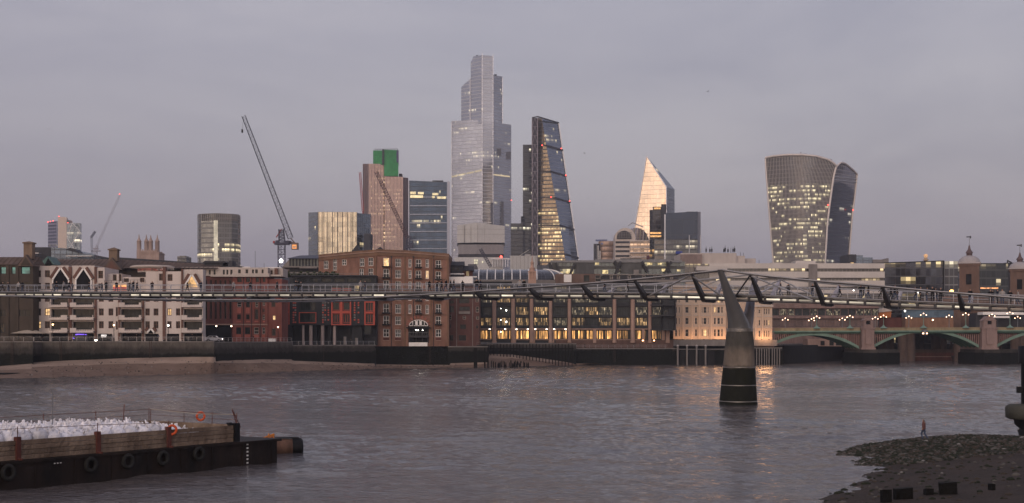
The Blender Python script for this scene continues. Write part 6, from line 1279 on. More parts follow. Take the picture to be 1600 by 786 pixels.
# arched atrium building
t=tower('arched_glass_building','curved stone building with a big barrel vaulted glass arch and terraces',990,1200)
cst=pm('vault_building_stone',(.56,.49,.44),.8,var=.1)
xm=L2(t,977,0)[0]; rr=L2(t,993,0)[0]-xm; n=16
mb=MB(); zc=zl(t,372)
def archpoly(cx,r,zc,zb,rz=None): rz=rz or r; return [(cx-r,zb),(cx+r,zb)]+[(cx+r*math.cos(math.pi*k/n),zc+rz*math.sin(math.pi*k/n)) for k in range(n+1)]
mb.prism(archpoly(xm,rr,zc,0,rr*1.0),0,20,0); mb.prism(archpoly(xm-1,rr*.72,zc,zc-rr*.1,rr*.72),-.6,-.02,1)
for k in range(1,5): mb.box(xm-1-rr*.7,xm-1+rr*.7,-.9,-.61,zc+rr*.15*k-1,zc+rr*.15*k-.6,2)
for k in range(-2,3): mb.box(xm-1+k*rr*.24-.2,xm-1+k*rr*.24+.2,-.9,-.61,zc,zc+rr*.6,2)
for yy in (376,383,390,397.5): mb.box(xm-rr*.95,xm+rr*.4,-.5,-.02,zl(t,yy+4),zl(t,yy+1),1)
mb.build('arched_wall',[cst,dsteel,gstone],t)
vg2=glass('striped_vault_glass',(.11,.105,.14),.7,2.2,2.2,.02,lw=.08,lh=.08,frame=(.34,.30,.26))
mb=MB(); xv=L2(t,1003,0)[0]; rv=L2(t,1022,0)[0]-xv; mb.prism(archpoly(xv-4,rv*1.02,zl(t,374),zl(t,376),rv*1.05),12,45,0); mb.build('glass_vault',vg2,t)
mb=MB()
for k in range(7):
    cx=xv-4-rv*.75+k*rv*.26; mb.path([(cx+rv*.1*math.sin(i/8*1.5),11.2,zl(t,376)+ (rv*1.15)*math.sin(i/8*math.pi/2)*math.sqrt(max(0,1-((cx-xv+4)/rv)**2))) for i in range(9)],.5,5,m=k%2)
mb.build('vault_ribs',[pm('yellowish_rib',(.34,.31,.22)),cst],t); beam_=MB(); beam_.tube((L2(t,982,0)[0],5,zl(t,352)),(L2(t,989,0)[0],5,zl(t,347)),.5,5); beam_.tube((L2(t,989,0)[0],5,zl(t,347)),(L2(t,1006,0)[0],5,zl(t,354)),.5,5); beam_.build('roof_mast',lsteel,t)
body(t,[(985,-3),(1018,-6),(1022,10),(1022,30),(985,30)],376,glass('atrium_front',(.12,.10,.09),.4,3,3,.5,(1,.6,.35),.5,lw=.15,lh=.2,frame=(.36,.31,.28)),'front_wall')
mb=MB(); 
for yy in (376,386.5,394,401): mb.loft([L2(t,984,-5),L2(t,1021,-8),L2(t,1023,0),L2(t,984,0)],zl(t,yy+2.2),zl(t,yy))
mb.build('terraces',cst,t); mb=MB(); mb.box(L2(t,1012,-9)[0],L2(t,1024,-9)[0],-9,-8.1,zl(t,404),zl(t,400)); mb.box(L2(t,1011,-14)[0],L2(t,1036,-14)[0],-14,-9,0,zl(t,401)); mb.build('dark_red_roof',pm('dark_red_roof',(.12,.03,.04)),t)
# pointed tower
t=tower('pointed_gold_tower','pointed triangular glass tower glowing gold with reflected sunset',1020,1250)
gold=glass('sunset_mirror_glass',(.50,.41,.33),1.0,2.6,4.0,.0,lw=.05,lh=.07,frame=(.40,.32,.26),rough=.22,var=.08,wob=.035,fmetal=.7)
def tp(px,py,dy): x,y=L2(t,px,dy); return (x,y,zl(t,py,dy))
mb=MB(); a=tp(1010,243.5,6); b=tp(1041,292,-1); l0=tp(962,527,5); r0=tp(1041,415,-5); s1=tp(1054,296,24); s0=tp(1054,415,24); l0=(l0[0],l0[1],0); r0=(r0[0],r0[1],0); s0=(s0[0],s0[1],0)
lm=tp(993,349,2); mb.add([l0,r0,b,a],[(0,1,2,3)],0); mb.add([r0,s0,s1,b],[(0,1,2,3)],1); mb.add([a,b,s1],[(0,1,2)],1); bk0=(l0[0]+6,50,0); mb.add([l0,a,bk0],[(0,1,2)],1); mb.add([a,s1,s0,bk0],[(0,1,2,3)],1)
mb.build('glass_wall',[gold,glass('pointed_side_glass',(.10,.12,.16),.8,2.6,4.0,.02,lw=.06,lh=.1,frame=(.12,.13,.16))],t); mb=MB(); beam(mb,Vector(l0)+Vector((0,-.5,0)),Vector(a)+Vector((0,-.5,0)),.8); beam(mb,Vector(a)+Vector((0,-.5,0)),Vector(b)+Vector((0,-.5,0)),.8); beam(mb,Vector(b)+Vector((0,-.5,0)),Vector(r0)+Vector((0,-.5,0)),.8); mb.build('edge_trim',pm('pale_glass_edge',(.55,.55,.60)),t)
t=tower('dark_stepped_block','dark stepped office block with orange lit floors in front of the pointed tower',1028,1150)
dso=glass('dark_stepped_glass',(.02,.018,.02),.5,2,4,.18,(1,.55,.2),.8,lw=.12,lh=.25,frame=(.03,.028,.03)); body(t,[(1015,2),(1020,0),(1020,30),(1015,30)],328,dso); body(t,[(1020,0),(1033,0),(1033,30),(1020,30)],323,dso); body(t,[(1033,-1),(1041,-1),(1041,30),(1033,30)],319,darkroof,'core_wall'); mb=MB(); [mb.box(L2(t,a,-1)[0],L2(t,b,-1)[0],-1.5,-.2,zl(t,d),zl(t,c)) for a,b,c,d in ((1016,1033,363,365.5),(1016,1033,368,370.5),(1022,1032,324.5,327)) ]; mb.build('orange_lit_floors',em('orange_floor_glow',(1,.5,.16),.8,.5),t)
t=tower('dark_blue_monolith','plain dark blue box tower with pale edges beside the pointed tower',1066,1100)
mono=glass('monolith_glass',(.016,.022,.036),.9,9,12,.0,lw=.02,lh=.03,frame=(.03,.035,.05),var=.08,rough=.1,wob=.015); body(t,[(1040,0),(1090,-3),(1094.5,10),(1094,40),(1041,40)],[333,330.5,332,333,333],mono,z0=zl(t,374)); body(t,[(1037.8,-.5),(1040,-.5),(1040,20),(1037.8,20)],335,lsteel,'pale_edge'); body(t,[(1090.2,-3.2),(1094.8,10),(1094.8,20),(1092,20)],331,pm('silver_edge',(.30,.29,.31),.4,.5),'rounded_edge')
body(t,[(1022,2),(1040,0),(1090,-2),(1095.5,12),(1094,40),(1022,40)],374,glass('monolith_base_glass',(.04,.045,.05),.5,2.4,4,.12,(1,.85,.6),.5,lw=.12,lh=.3,frame=(.05,.05,.055)),'podium'); mb=MB(); [mb.tube((L2(t,p,-3.4)[0],-3.4,0),(L2(t,p,-3.4)[0],-3.4,zl(t,368)),.5,6) for p in (1077,1094.4)]; mb.box(L2(t,1056,-4)[0],L2(t,1066,-4)[0],-4.5,-3,zl(t,397),zl(t,393),1); mb.build('pale_columns',[lsteel,pm('blue_hoarding',(.03,.05,.25))],t); mb=MB(); mb.box(L2(t,1075,0)[0],L2(t,1086,0)[0],8,14,zl(t,331.5),zl(t,329)); mb.build('roof_plant',steel,t)
# bulging tower
t=tower('bulging_top_tower','broad tower that swells towards its curved top, with close vertical fins',1265,1330)
Lx=lambda y_: interp([(240,1195.6),(262,1196.6),(300,1199.3),(350,1203.2),(415,1208.5)],y_)[0]
Cx=lambda y_: interp([(240,1311),(256,1308.6),(262,1306.2),(275,1302.8),(310,1297.6),(350,1292.8),(415,1289)],y_)[0]
Rx=lambda y_: interp([(240,1341),(262,1340),(272,1339.5),(300,1336.5),(340,1331.5),(415,1325.5)],y_)[0]
ytopf=lambda f: interp([(0,246.5),(.1,244),(.3,241.8),(.5,241.8),(.7,244),(.88,249.8),(1,259)],f)[0]
ytops=lambda f: interp([(0,262),(.06,257),(.15,254.3),(.25,254),(.4,255.6),(.6,260),(.8,265),(1,272)],f)[0]
def fr_pt(f,py,out=0):   # on the front sheet
    px=Lx(py)+(Cx(py)-Lx(py))*f; dy=14-16*f-10*math.sin(math.pi*f)-out; x,y=L2(t,px,dy); return (x,y,zl(t,py,dy))
def sd_pt(f,py,out=0):
    px=Cx(py)+(Rx(py)-Cx(py))*f; dy=-2+34*f-3*math.sin(math.pi*f)-out; x,y=L2(t,px,dy); return (x,y,zl(t,py,dy))
wfg=glass('fin_tower_glass',(.06,.062,.07),.5,1.4,3.9,.46,(1,.85,.5),.9,lw=.0,lh=.26,frame=(.13,.12,.12),mode='x',zlim=150,band=.62); wsg=glass('fin_tower_side_glass',(.065,.070,.088),.75,2.0,3.9,.08,(1,.9,.7),.4,lw=.08,lh=.12,frame=(.05,.055,.07),zlim=135,band=.5)
def sheet(mb,fn,yt,nf,nz_,m):
    vs=[];fs=[]
    for i in range(nf+1):
        f=i/nf
        for k in range(nz_+1): vs.append(fn(f,415-(415-yt(f))*k/nz_))
    for i in range(nf):
        for k in range(nz_): q=nz_+1; fs.append((i*q+k,(i+1)*q+k,(i+1)*q+k+1,i*q+k+1))
    mb.add(vs,fs,m); mb.m=[(m+1 if (i%nz_)>=nz_-3 else m) for i in range(len(fs))]
sgg=glass('sky_garden_glass',(.22,.215,.23),.75,2.6,3.9,.0,lw=.08,lh=.1,frame=(.34,.32,.32),mode='x')
mb=MB(); sheet(mb,fr_pt,ytopf,46,16,0); mb.m=[0]*len(mb.f); mb.build('front_glass',wfg,t); mb=MB(); sheet(mb,sd_pt,ytops,20,16,0); mb.build('side_glass',[wsg,sgg],t)
mb=MB(); NF=47
for i in range(NF+1):
    f=i/NF; yt=ytopf(f); ys=[415-(415-yt)*k/14 for k in range(15)]
    for ya,yb in zip(ys,ys[1:]):
        p,q=fr_pt(f,ya),fr_pt(f,yb); w_=.15
        mb.add([(p[0]-w_,p[1]-1.3,p[2]),(p[0]+w_,p[1]-1.3,p[2]),(q[0]+w_,q[1]-1.3,q[2]),(q[0]-w_,q[1]-1.3,q[2]),(p[0]-w_,p[1],p[2]),(q[0]-w_,q[1],q[2]),(p[0]+w_,p[1],p[2]),(q[0]+w_,q[1],q[2])],[(0,1,2,3),(4,0,3,5),(1,6,7,2)])
mb.build('vertical_fins',pm('pale_fin_metal',(.46,.42,.39),.45,.3,var=.05),t,kind='stuff')
trim=pm('pale_trim_metal',(.66,.60,.56),.45,.2,var=.05)
mb=MB(); mb.path([fr_pt(0,415-(415-246.5)*k/14,1.6) for k in range(15)],.9,6); mb.build('left_edge_trim',trim,t)
mb=MB(); mb.path([sd_pt(0,415-(415-262)*k/14,1.8) for k in range(15)],1.05,6); mb.path([sd_pt(f/20,ytops(f/20),1.2) for f in range(21)],.9,6); mb.path([sd_pt(1,415-(415-272)*k/14,1.2) for k in range(15)],.9,6); mb.build('side_edge_trim',trim,t)
mb=MB(); mb.path([fr_pt(k/20,ytopf(k/20),1.5) for k in range(21)],1.1,6); mb.build('roof_edge_trim',trim,t)
# roof shell
mb=MB(); vs=[];n=16
for k in range(n+1):
    f=k/n; a=Vector(fr_pt(f,ytopf(f))); vs+=[a,a+Vector((a.x*.0226+t.x*.0226+2,30,1.5)),a+Vector(((a.x+t.x)*.0436+2,58,-10))]
mb.add(vs,[(3*k,3*(k+1),3*(k+1)+1,3*k+1) for k in range(n)]+[(3*k+1,3*(k+1)+1,3*(k+1)+2,3*k+2) for k in range(n)],0); e_=[sd_pt(f/10,ytops(f/10)) for f in range(11)]; b_=[(p[0],p[1]+30,p[2]-2) for p in e_]; mb.add(e_+b_,[(k,k+1,k+12,k+11) for k in range(10)],0); mb.build('roof',pm('dark_purple_roof',(.10,.08,.09),.6),t)
mb=MB(); q_=[sd_pt(.15,272,-2),sd_pt(.95,282,-2),sd_pt(.95,277,-2),sd_pt(.15,267,-2)]
for ya in (276,281): mb.path([sd_pt(f/6,ya+f/6*6 if 0 else ya+f*.6,1.2) for f in range(7)],.55,5)
mb.build('sky_garden_bands',lsteel,t); mb=MB(); mb.box(L2(t,1249,0)[0],L2(t,1262,0)[0],5,10,zl(t,242.5),zl(t,239)); mb.box(L2(t,1253,0)[0],L2(t,1254,0)[0],6,7,zl(t,239),zl(t,236)); mb.tube((L2(t,1255,0)[0],6,zl(t,240)),(L2(t,1302,0)[0],6,zl(t,249)),.8,5); mb.build('roof_plant',pm('brown_plant',(.17,.13,.13)),t); beacon(t,1294,320,-8,1.0); beacon(t,1333,328,22,1.0)
body(t,[(1212,20),(1288,8),(1322,36),(1320,60),(1214,60)],[300]*5,darkroof,'core')
# small things right of it
t=Fr('low_grey_blocks','three low grey-blue glass blocks right of the bulging tower','office blocks',1350,900,6)
mb=MB(); mb.box(t.u(1326),t.u(1338),0,25,0,t.z(397.5)); mb.box(t.u(1338),t.u(1349.5),2,25,0,t.z(398.5),1); mb.box(t.u(1349.5),t.u(1364),1,25,0,t.z(402),1); mb.box(t.u(1364),t.u(1386),0,20,0,t.z(405.5),2); mb.box(t.u(1386),t.u(1388.5),0,20,0,t.z(403.5),2)
mb.build('glass_wall',[darkroof,glass('blue_grey_low',(.09,.115,.15),.7,2.5,3.5,.02,lw=.1,lh=.2,frame=(.12,.14,.17)),gstone],t); mb=MB(); mb.box(t.u(1329),t.u(1334),-.3,-.02,t.z(411.5),t.z(410.3)); mb.build('lit_windows',em('far_lit_windows',(1,.62,.25),.8),t,kind='stuff')
t=Fr('golden_column_top','glowing golden top of a stone monument column above the mirror glass offices','monument',1446.5,900,6); mb=MB(); mb.lathe([(1.2,0),(1.2,t.z(407)),(1.9,t.z(406.8)),(1.9,t.z(405.5)),(1.1,t.z(405)),(1.0,t.z(400))],12); mb.build('shaft',pm('lit_column_stone',(.45,.33,.22)),t); mb=MB(); mb.lathe([(1.0,t.z(403)),(1.2,t.z(400)),(1.5,t.z(398.5)),(.2,t.z(396.8))],10); mb.build('gilded_urn',em('emissive_gilt',(1,.52,.22),.55,.4,1),t)  # urn is no lamp: its bright gilt look is added as emission
# anonymous blocks filling the city behind
rs=random.Random(21); fill=[pm('fill_grey',(.10,.10,.11)),pm('fill_brown',(.12,.09,.08)),glass('fill_glass',(.12,.13,.14),.5,2,3.6,.12,lw=.12,lh=.25,frame=(.08,.08,.08),mode='x')]
FILL=[(380,440,417,560,0),(440,500,415,600,1),(700,730,418,620,1),(722,745,414,700,0),(905,960,409,800,2),(560,700,405,900,0),(1180,1215,411.5,900,1),(1395,1430,413,800,0),(120,210,409,700,1),(255,310,411,800,0),(-120,20,410,600,0),(-250,-60,400,700,1),(1500,1620,415,760,2),(1620,1800,405,700,0),(838,905,411,900,0)]
txt=['low grey roof line left of the tall crane','low brown block under the bright glass block','low brown block right of the warehouse','low grey block beside the pale boxy building','low dark glass block below the wedge tower\'s right edge','grey block hidden behind the warehouse roof','low brown block left of the bulging tower\'s foot','low grey block behind the mirror glass offices','low brown roofs behind the round white roof','low grey roofs left of the rounded tower','grey block behind the dark brown offices at the far left','brown block beyond the left edge of the photo','dark glass block behind the domed towers','grey block beyond the right edge of the photo','low grey block at the foot of the wedge tower']
for (a,b,yt,D,m),l in zip(FILL,txt):
    t=Fr('background_building',l,'building',(a+b)/2,D,6); mb=MB(); x=t.u(a); k=0
    while x<t.u(b)-2:
        w_=rs.uniform(6,16); x2=min(x+w_,t.u(b)); h=t.z(yt)-rs.uniform(0,2.0); mb.box(x,x2,rs.uniform(0,3),20,0,h,0)
        if rs.random()<.6: mb.box(x+w_*.2,x+w_*.5 if x+w_*.5<x2 else x2,4,8,h,h+rs.uniform(.5,1.2),0)
        x=x2
    mb.build('walls',fill[m],t)
# gulls
gw=pm('gull_grey_white',(.25,.25,.27))
def gull(px,py,D,sp,label,rot):
    mb=MB(); mb.lathe([(.01,-.28),(.07,-.15),(.09,0),(.06,.18),(.02,.3)],6); b=Vector((0,0,0)); mb.v=[(x,z,y) for x,y,z in mb.v]
    for s in (-1,1): mb.add([(0,.08,.03),(s*.35,.14,.20),(s*.75,0,.08),(s*.35,-.06,.16),(0,-.08,.03)],[(0,1,3,4),(1,2,3)])
    mb.add([(0,-.2,0),(.1,-.42,0),(-.1,-.42,0)],[(0,1,2)])
    o=mb.build('gull',gw,loc=tuple(W(px,py,D))); o.scale=(sp,)*3; o.rotation_euler=(0.2,0,rot); tag(o,label,'bird')
gull(76,202,170,.55,'gull flying alone high over the distant left towers',.3); gull(913.5,239.5,180,.5,'gull in the sky right of the wedge tower top',1.0); gull(919,310,200,.4,'tiny gull low in the sky right of the wedge tower',.6); gull(1106,143,170,.4,'tiny gull high between pointed tower and bulging tower',2); gull(1137,297,260,.4,'tiny gull above the white banded offices',1.3)
# ================================================================== FOOTBRIDGE
BY=R(27); bc,bs=math.cos(BY),math.sin(BY); BX0,BY0=28.03,172.4
def bpt(s,L,z=0.0): return Vector((BX0+bc*s-bs*L, BY0-bs*s-bc*L, z))      # world
def s_of(px,L=0.0):
    k=(px-800)/F; return (k*(BY0-bc*L)-BX0+bs*L)/(bc+k*bs)
def zof(py,s,L=0.0): return CH+(HY-py)/F*bpt(s,L).y
_t=[(-40,455.5),(0,456.5),(200,457),(400,457),(690,457),(900,457.5),(1050,458.5),(1155,461),(1300,465.5),(1440,471.5),(1600,477.5),(1640,479)]
DK=[(s_of(px),zof(py,s_of(px))) for px,py in _t]; DK=[(-175,DK[0][1]+1.0)]+DK+[(75,DK[-1][1]-2.2)]
zd=lambda s: interp(DK,s)[0]
FB=bpy.data.objects.new('suspension_footbridge',None); LK(FB); tag(FB,'slender steel suspension footbridge crowded with walkers, crossing the river on a Y-shaped pier','footbridge')
bst=pm('bridge_aluminium',(.34,.33,.33),.45,.5,var=.2,streak=False); bstd=pm('bridge_dark_steel',(.060,.058,.062),.5,.3,var=.25,streak=False); bstm=pm('bridge_mid_steel',(.22,.215,.22),.42,.55,var=.25,streak=False)
S0,S1=-170,70
ss=[S0+i*4 for i in range(int((S1-S0)/4)+1)]
def bpath(L,dz,r,m=0,mb=None,n=6):
    mb=mb or MB(); mb.path([bpt(s,L,zd(s)+dz) for s in ss],r,n,m); return mb
mb=MB()
for a,b in zip(ss,ss[1:]):
    p=[bpt(a,2,zd(a)),bpt(b,2,zd(b)),bpt(b,-2,zd(b)),bpt(a,-2,zd(a))]; q=[v-Vector((0,0,.18)) for v in p]; mb.add(q+p,[(4,5,6,7),(3,2,1,0),(0,1,5,4),(2,3,7,6)])
mb.build('deck',bstm,FB)
for L in (2.15,-2.15):
    bpath(L,-.02,.11).build('edge_tube',bstm,FB)
    bpath(L*.95,-.62,.13).build('lower_tube',bstm,FB)
    bpath(L*1.02,1.12,.034,n=5).build('handrail',lsteel,FB)
    mb=MB()
    for dz in (.3,.6,.9): bpath(L*1.02,dz,.007,mb=mb,n=3)
    mb.build('rail_wires',bst,FB,kind='stuff')
# railing posts, 2 m apart; transverse arms and light strips
pm_=MB(); pm_.path([(0,0,-.1),(0,-.06,.3),(0,-.08,.7),(0,.0,1.05),(0,.05,1.12)],.04,4); pme=pm_.mesh('railing_post',lsteel)
arm=MB(); arm.prism([(-1,-.35),(1,-.35),(1.3,-.1),(-1.3,-.1)],-.07,.07); 
lsm=MB(); lsm.box(-.82,.82,-.05,.05,-.11,.07); lme=[lsm.mesh('light_strip',em('bridge_light_strip_%d'%i,(1,.86,.66),v,.35,.5)) for i,v in enumerate((.22,.42,.75))]; loff=lsm.mesh('light_strip',pm('unlit_strip',(.33,.30,.26),.5,.2))
crm=MB(); crm.box(-.13,.13,-2.4,2.4,-.62,-.2); crme=crm.mesh('cross_beam',bstd)
rs=random.Random(4)
s=-160
while s<66:
    dzds=(zd(s+1)-zd(s-1))/2
    for L in (2.2,-2.2):
        o=bpy.data.objects.new('railing_post',pme); LK(o); o.parent=FB; o.location=bpt(s,L,zd(s)); o.rotation_euler=(0,0,-BY+(0 if L>0 else math.pi))
    o=bpy.data.objects.new('cross_beam',crme); LK(o); o.parent=FB; o.location=bpt(s,0,zd(s)); o.rotation_euler=(0,0,-BY)
    k=rs.random(); me=loff if k<.25 else lme[0] if k<.6 else lme[1] if k<.86 else lme[2]
    o=bpy.data.objects.new('light_strip',me); LK(o); o.parent=FB; o.location=bpt(s+1,2.25,zd(s+1)-.42); o.rotation_euler=(0,math.atan(-dzds),-BY)
    s+=2
# pier with its Y arms
PB=math.atan2(-bs,bc)
cx,cy=bpt(0,0).x,bpt(0,0).y
pc=pm('pier_concrete',(.070,.066,.060),.85,var=.45,scale=.55,bump=.2); pcl=pm('pier_concrete_pale',(.15,.125,.105),.85,var=.4,scale=.6); pcd=pm('pier_tide_weed',(.009,.010,.006),.9,var=.5,scale=.5,bump=.3)
P0=bpt(0,0); zz=lambda y_: CH+(HY-y_)/F*P0.y; pxr=lambda w_: w_*P0.y/F/2
# the pier centre sits slightly left of the arms' line
prof=[(57,640),(59,632),(54.5,605),(49.5,572),(47.5,560),(45.5,545),(43,530),(39.5,517)]
offx=Vector((0,0,0))
mb=MB(); n=28
def ell(r,z,m,px):
    c=bpt(0,0); x=Xp(px,c.y); return [(x+math.cos(2*math.pi*i/n)*r,c.y+math.sin(2*math.pi*i/n)*r*1.25,z) for i in range(n)]
pcx=[1153.5,1153.5,1154,1154.8,1155,1155.3,1155.7,1156]
rings=[ell(pxr(w_),zz(y_) if y_<640 else -1.5,0,cxp) for (w_,y_),cxp in zip(prof,pcx)]
vs=[v for r_ in rings for v in r_]
for k in range(len(rings)-1):
    fs=[(k*n+i,k*n+(i+1)%n,(k+1)*n+(i+1)%n,(k+1)*n+i) for i in range(n)]
    m=[2,2,2,1,1,0,0][k]; b0=len(mb.v); mb.add(vs if k==0 else [],[],0)
    for f in fs: mb.f.append(f); mb.m.append(m); mb.sm.append(True)
ptm=tidemat('pier_tidal_concrete',(.010,.011,.007),(.17,.14,.115),(.075,.070,.063),zz(573),zz(545),.45); mb.build('pier_base',[ptm]*3,FB)
mb=MB()
for y_,w_,px in ((518,40.5,1156),(515.5,41,1156),(574,50.5,1154.8),(602,55,1154.2),(627,59.5,1153.6)):
    r_=ell(pxr(w_),zz(y_),0,px); q=ell(pxr(w_),zz(y_-(2.4 if y_<520 else 1.2)),0,px); mb.add(r_+q,[(i,(i+1)%n,(i+1)%n+n,i+n) for i in range(n)]+[tuple(range(n,2*n))],0,True)
mb.build('pier_rings',pm('worn_ring_steel',(.24,.22,.20),.4,.5),FB)
def yarm(pts,name,mat):
    """pts: (px,y,width px,L,thick)"""
    mb=MB(); rings=[]
    for px,py,wpx,L,th in pts:
        s_=s_of(px,L) ; c=Vector((Xp(px,bpt(0,L).y),bpt(0,L).y,0)); c.z=CH+(HY-py)/F*c.y; hw=wpx*c.y/F/2
        rings.append([(c.x-hw,c.y,c.z),(c.x-hw*.45,c.y-th,c.z),(c.x+hw*.6,c.y-th*.9,c.z),(c.x+hw,c.y,c.z),(c.x+hw*.5,c.y+th,c.z),(c.x-hw*.5,c.y+th,c.z)])
    vs=[v for r_ in rings for v in r_]; fs=[(k*6+i,k*6+(i+1)%6,(k+1)*6+(i+1)%6,(k+1)*6+i) for k in range(len(rings)-1) for i in range(6)]
    mb.add(vs,fs,0,True); mb.add(rings[-1],[tuple(range(6))]); mb.add(rings[0],[tuple(range(5,-1,-1))]); return mb.build(name,mat,FB)
ya_=pm('pier_arm_steel',(.20,.20,.205),.38,.5,var=.12)
yarm([(1156,517,38,.3,1.3),(1154,505,34,.8,1.25),(1149.5,490,27,1.8,1.1),(1142.5,470,20,3.2,.9),(1136,452,15.5,4.4,.7),(1130,435,12,5.5,.5),(1125.3,421.5,9.5,6.3,.35)],'near_arm',ya_)
yarm([(1165.5,517,20,-.6,1.2),(1168.5,500,18,-1.4,1.1),(1171,485,15.5,-2.4,.9),(1173,470,13,-3.3,.8),(1177,450,10,-4.8,.6),(1181,432,8,-6.0,.35)],'far_arm',pm('pier_arm_pale_steel',(.21,.205,.225),.4,.4,var=.12))
# cable bundles: (px,y) of the near one with its sideways offset
LN=lambda s: 4.3+2.2*math.exp(-(s/28.0)**2)
near=[(-30,461.5),(0,463),(45,463.5),(110,465.5),(200,467.5),(330,469),(430,469.3),(520,467.8),(600,464.3),(680,459.8),(740,455.8),(825,450),(907,444.3),(990,437.3),(1080,428),(1125,422),(1172,429),(1222,434.3),(1272,439.3),(1340,444.5),(1400,450),(1460,455.8),(1520,460.3),(1600,467),(1650,471)]
def cabpts(L_sign):
    out_=[]
    for px,py in near:
        L=LN(0); s_=0
        for _ in range(6): s_=s_of(px,L); L=LN(s_)
        out_.append((s_,L,zof(py,s_,L)))
    return out_
cp=cabpts(1); ctab=[(s_,L,z) for s_,L,z in cp]; ctab=[(-175,4.3,ctab[0][2]+2.6)]+ctab+[(75,4.3,ctab[-1][2]-1.2)]
cz=lambda s: interp(ctab,s)[1]
cs_=[-175+i*2.5 for i in range(101)]
for sg in (1,-1):
    for j,(dl,dz) in enumerate(((0,.07),(.22,.0),(.44,.09),(.66,-.03))):
        mb=MB(); mb.path([bpt(s_,sg*(LN(s_)-dl),cz(s_)+dz) for s_ in cs_],.075,5); mb.build('cable',bstm if j%2 else bst,FB)
# cable arms every 8 m, leaning out to the cables
armpx=[1080,990,907,825,740,655,565,470,380,295,205,115,30,1172,1272,1378,1497,1600]
for px in armpx:
    L=LN(0); s_=0
    for _ in range(6): s_=s_of(px,L); L=LN(s_)
    for sg in (1,-1):
        top=bpt(s_,sg*(L-.3),cz(s_)-.05); bot=bpt(s_,sg*1.7,zd(s_)-.75); mb=MB(); d=(top-bot)
        u=Vector((bc,-bs,0)); w0,w1=.30,.20; v=d.cross(u).normalized(); 
        rings=[[c_+u*a*wx+v*b*wy for a,b in ((-1,-1),(1,-1),(1,1),(-1,1))] for c_,wx,wy in ((bot,.28,.28),(bot+d*.5,.24,.26),(top,.12,.12))]
        vs=[x for r_ in rings for x in r_]; mb.add(vs,[(k*4+i,k*4+(i+1)%4,(k+1)*4+(i+1)%4,(k+1)*4+i) for k in range(2) for i in range(4)]+[(3,2,1,0),(8,9,10,11)])
        mb.build('cable_arm',bstd if sg>0 else pm('far_arm_steel',(.33,.31,.34),.5,.3),FB)
    mb=MB(); a,b=bpt(s_,2.0,zd(s_)-.75),bpt(s_,-2.0,zd(s_)-.75); mb.tube(a,b,.3,6); mb.build('arm_beam',bstd,FB)
def stay(pa,ya,La,pb,yb,Lb,r,mat):
    a=bpt(s_of(pa,La),La); a.z=CH+(HY-ya)/F*a.y; b=bpt(s_of(pb,Lb),Lb); b.z=CH+(HY-yb)/F*b.y; mb=MB(); mb.tube(a,b,r,6); mb.build('stay_bar',mat,FB)
stay(1010,464.5,2,1079,430,6,.11,bst); stay(1082,432,6,1128,463,2.2,.10,bst); stay(1150,462,2.2,1171.5,431,6.2,.11,bstd); stay(1174,431.5,6.2,1277,472,2,.10,lsteel); stay(1222,437,6,1170,456,-2,.07,lsteel); stay(1222,438,-6,1270,461,-2,.10,bst); stay(1218,441,-5.5,1186,459,-2.2,.10,lsteel); stay(1100,446,-5.5,1060,457,-2,.08,bst); stay(1125,437,-5.5,1085,452,-4,.08,bst)
bpath(-3.2,.55,.07,n=5).build('far_cable_line',bstm,FB)
# ================================================================== PEOPLE
def person_mesh(pose,coat,trou,hair,skin,nm):
    J={}; V=[];E=[];Rr_=[]
    def v(p,r): V.append(p); Rr_.append(r); return len(V)-1
    def e(a,b): E.append((a,b))
    pel=v((0,0,.98),(.145,.17)); wa=v((0,0,1.15),(.125,.155)); ch=v((.01,0,1.34),(.13,.185)); nk=v((.015,0,1.49),(.06,.065)); hd=v((.03,0,1.60),(.085,.08)); tp=v((.02,0,1.70),(.075,.07)); nose=v((.115,0,1.61),(.02,.02))
    e(pel,wa);e(wa,ch);e(ch,nk);e(nk,hd);e(hd,tp);e(hd,nose)
    lf,la=pose
    for sd,(k,f),(el,hn) in ((1,lf[0],la[0]),(-1,lf[1],la[1])):
        hip=v((0,sd*.10,.90),(.10,.10)); kn=v((k,sd*.10,.50),(.068,.066)); an=v((f,sd*.10,.10),(.045,.045)); to=v((f+.17,sd*.11,.045),(.04,.045)); e(pel,hip);e(hip,kn);e(kn,an);e(an,to)
        sh=v((0,sd*.20,1.40),(.07,.065)); eb=v((el[0],sd*.26,el[1]),(.05,.05)); ha=v((hn[0],sd*hn[2],hn[1]),(.036,.034)); fg=v((hn[0]+.03,sd*hn[2],hn[1]-.09),(.022,.034)); th=v((hn[0]+.05,sd*(hn[2]-.02),hn[1]-.03),(.014,.014)); e(ch,sh);e(sh,eb);e(eb,ha);e(ha,fg);e(ha,th)
    me=bpy.data.meshes.new('tmp'); me.from_pydata(V,E,[]); o=bpy.data.objects.new('tmp',me); LK(o)
    m=o.modifiers.new('s','SKIN'); sv=me.skin_vertices[0].data
    for i,r in enumerate(Rr_): sv[i].radius=r
    sv[0].use_root=True
    o.modifiers.new('d','SUBSURF').levels=1
    dg=bpy.context.evaluated_depsgraph_get(); dg.update(); r=bpy.data.meshes.new_from_object(o.evaluated_get(dg)); bpy.data.objects.remove(o); bpy.data.meshes.remove(me); r.name=nm
    r.materials.clear()
    for mm in (coat,trou,hair,skin,black): r.materials.append(mm)
    for p in r.polygons:
        c=p.center; p.use_smooth=True
        if c.z>1.50: p.material_index=2 if (c.z>1.66 or c.x<0.0) else 3
        elif c.z<.09: p.material_index=4
        elif c.z<.86 and abs(c.y)<.2 : p.material_index=1
        elif c.z<1.0 and abs(c.y)>.2: p.material_index=3
        else: p.material_index=0
    return r
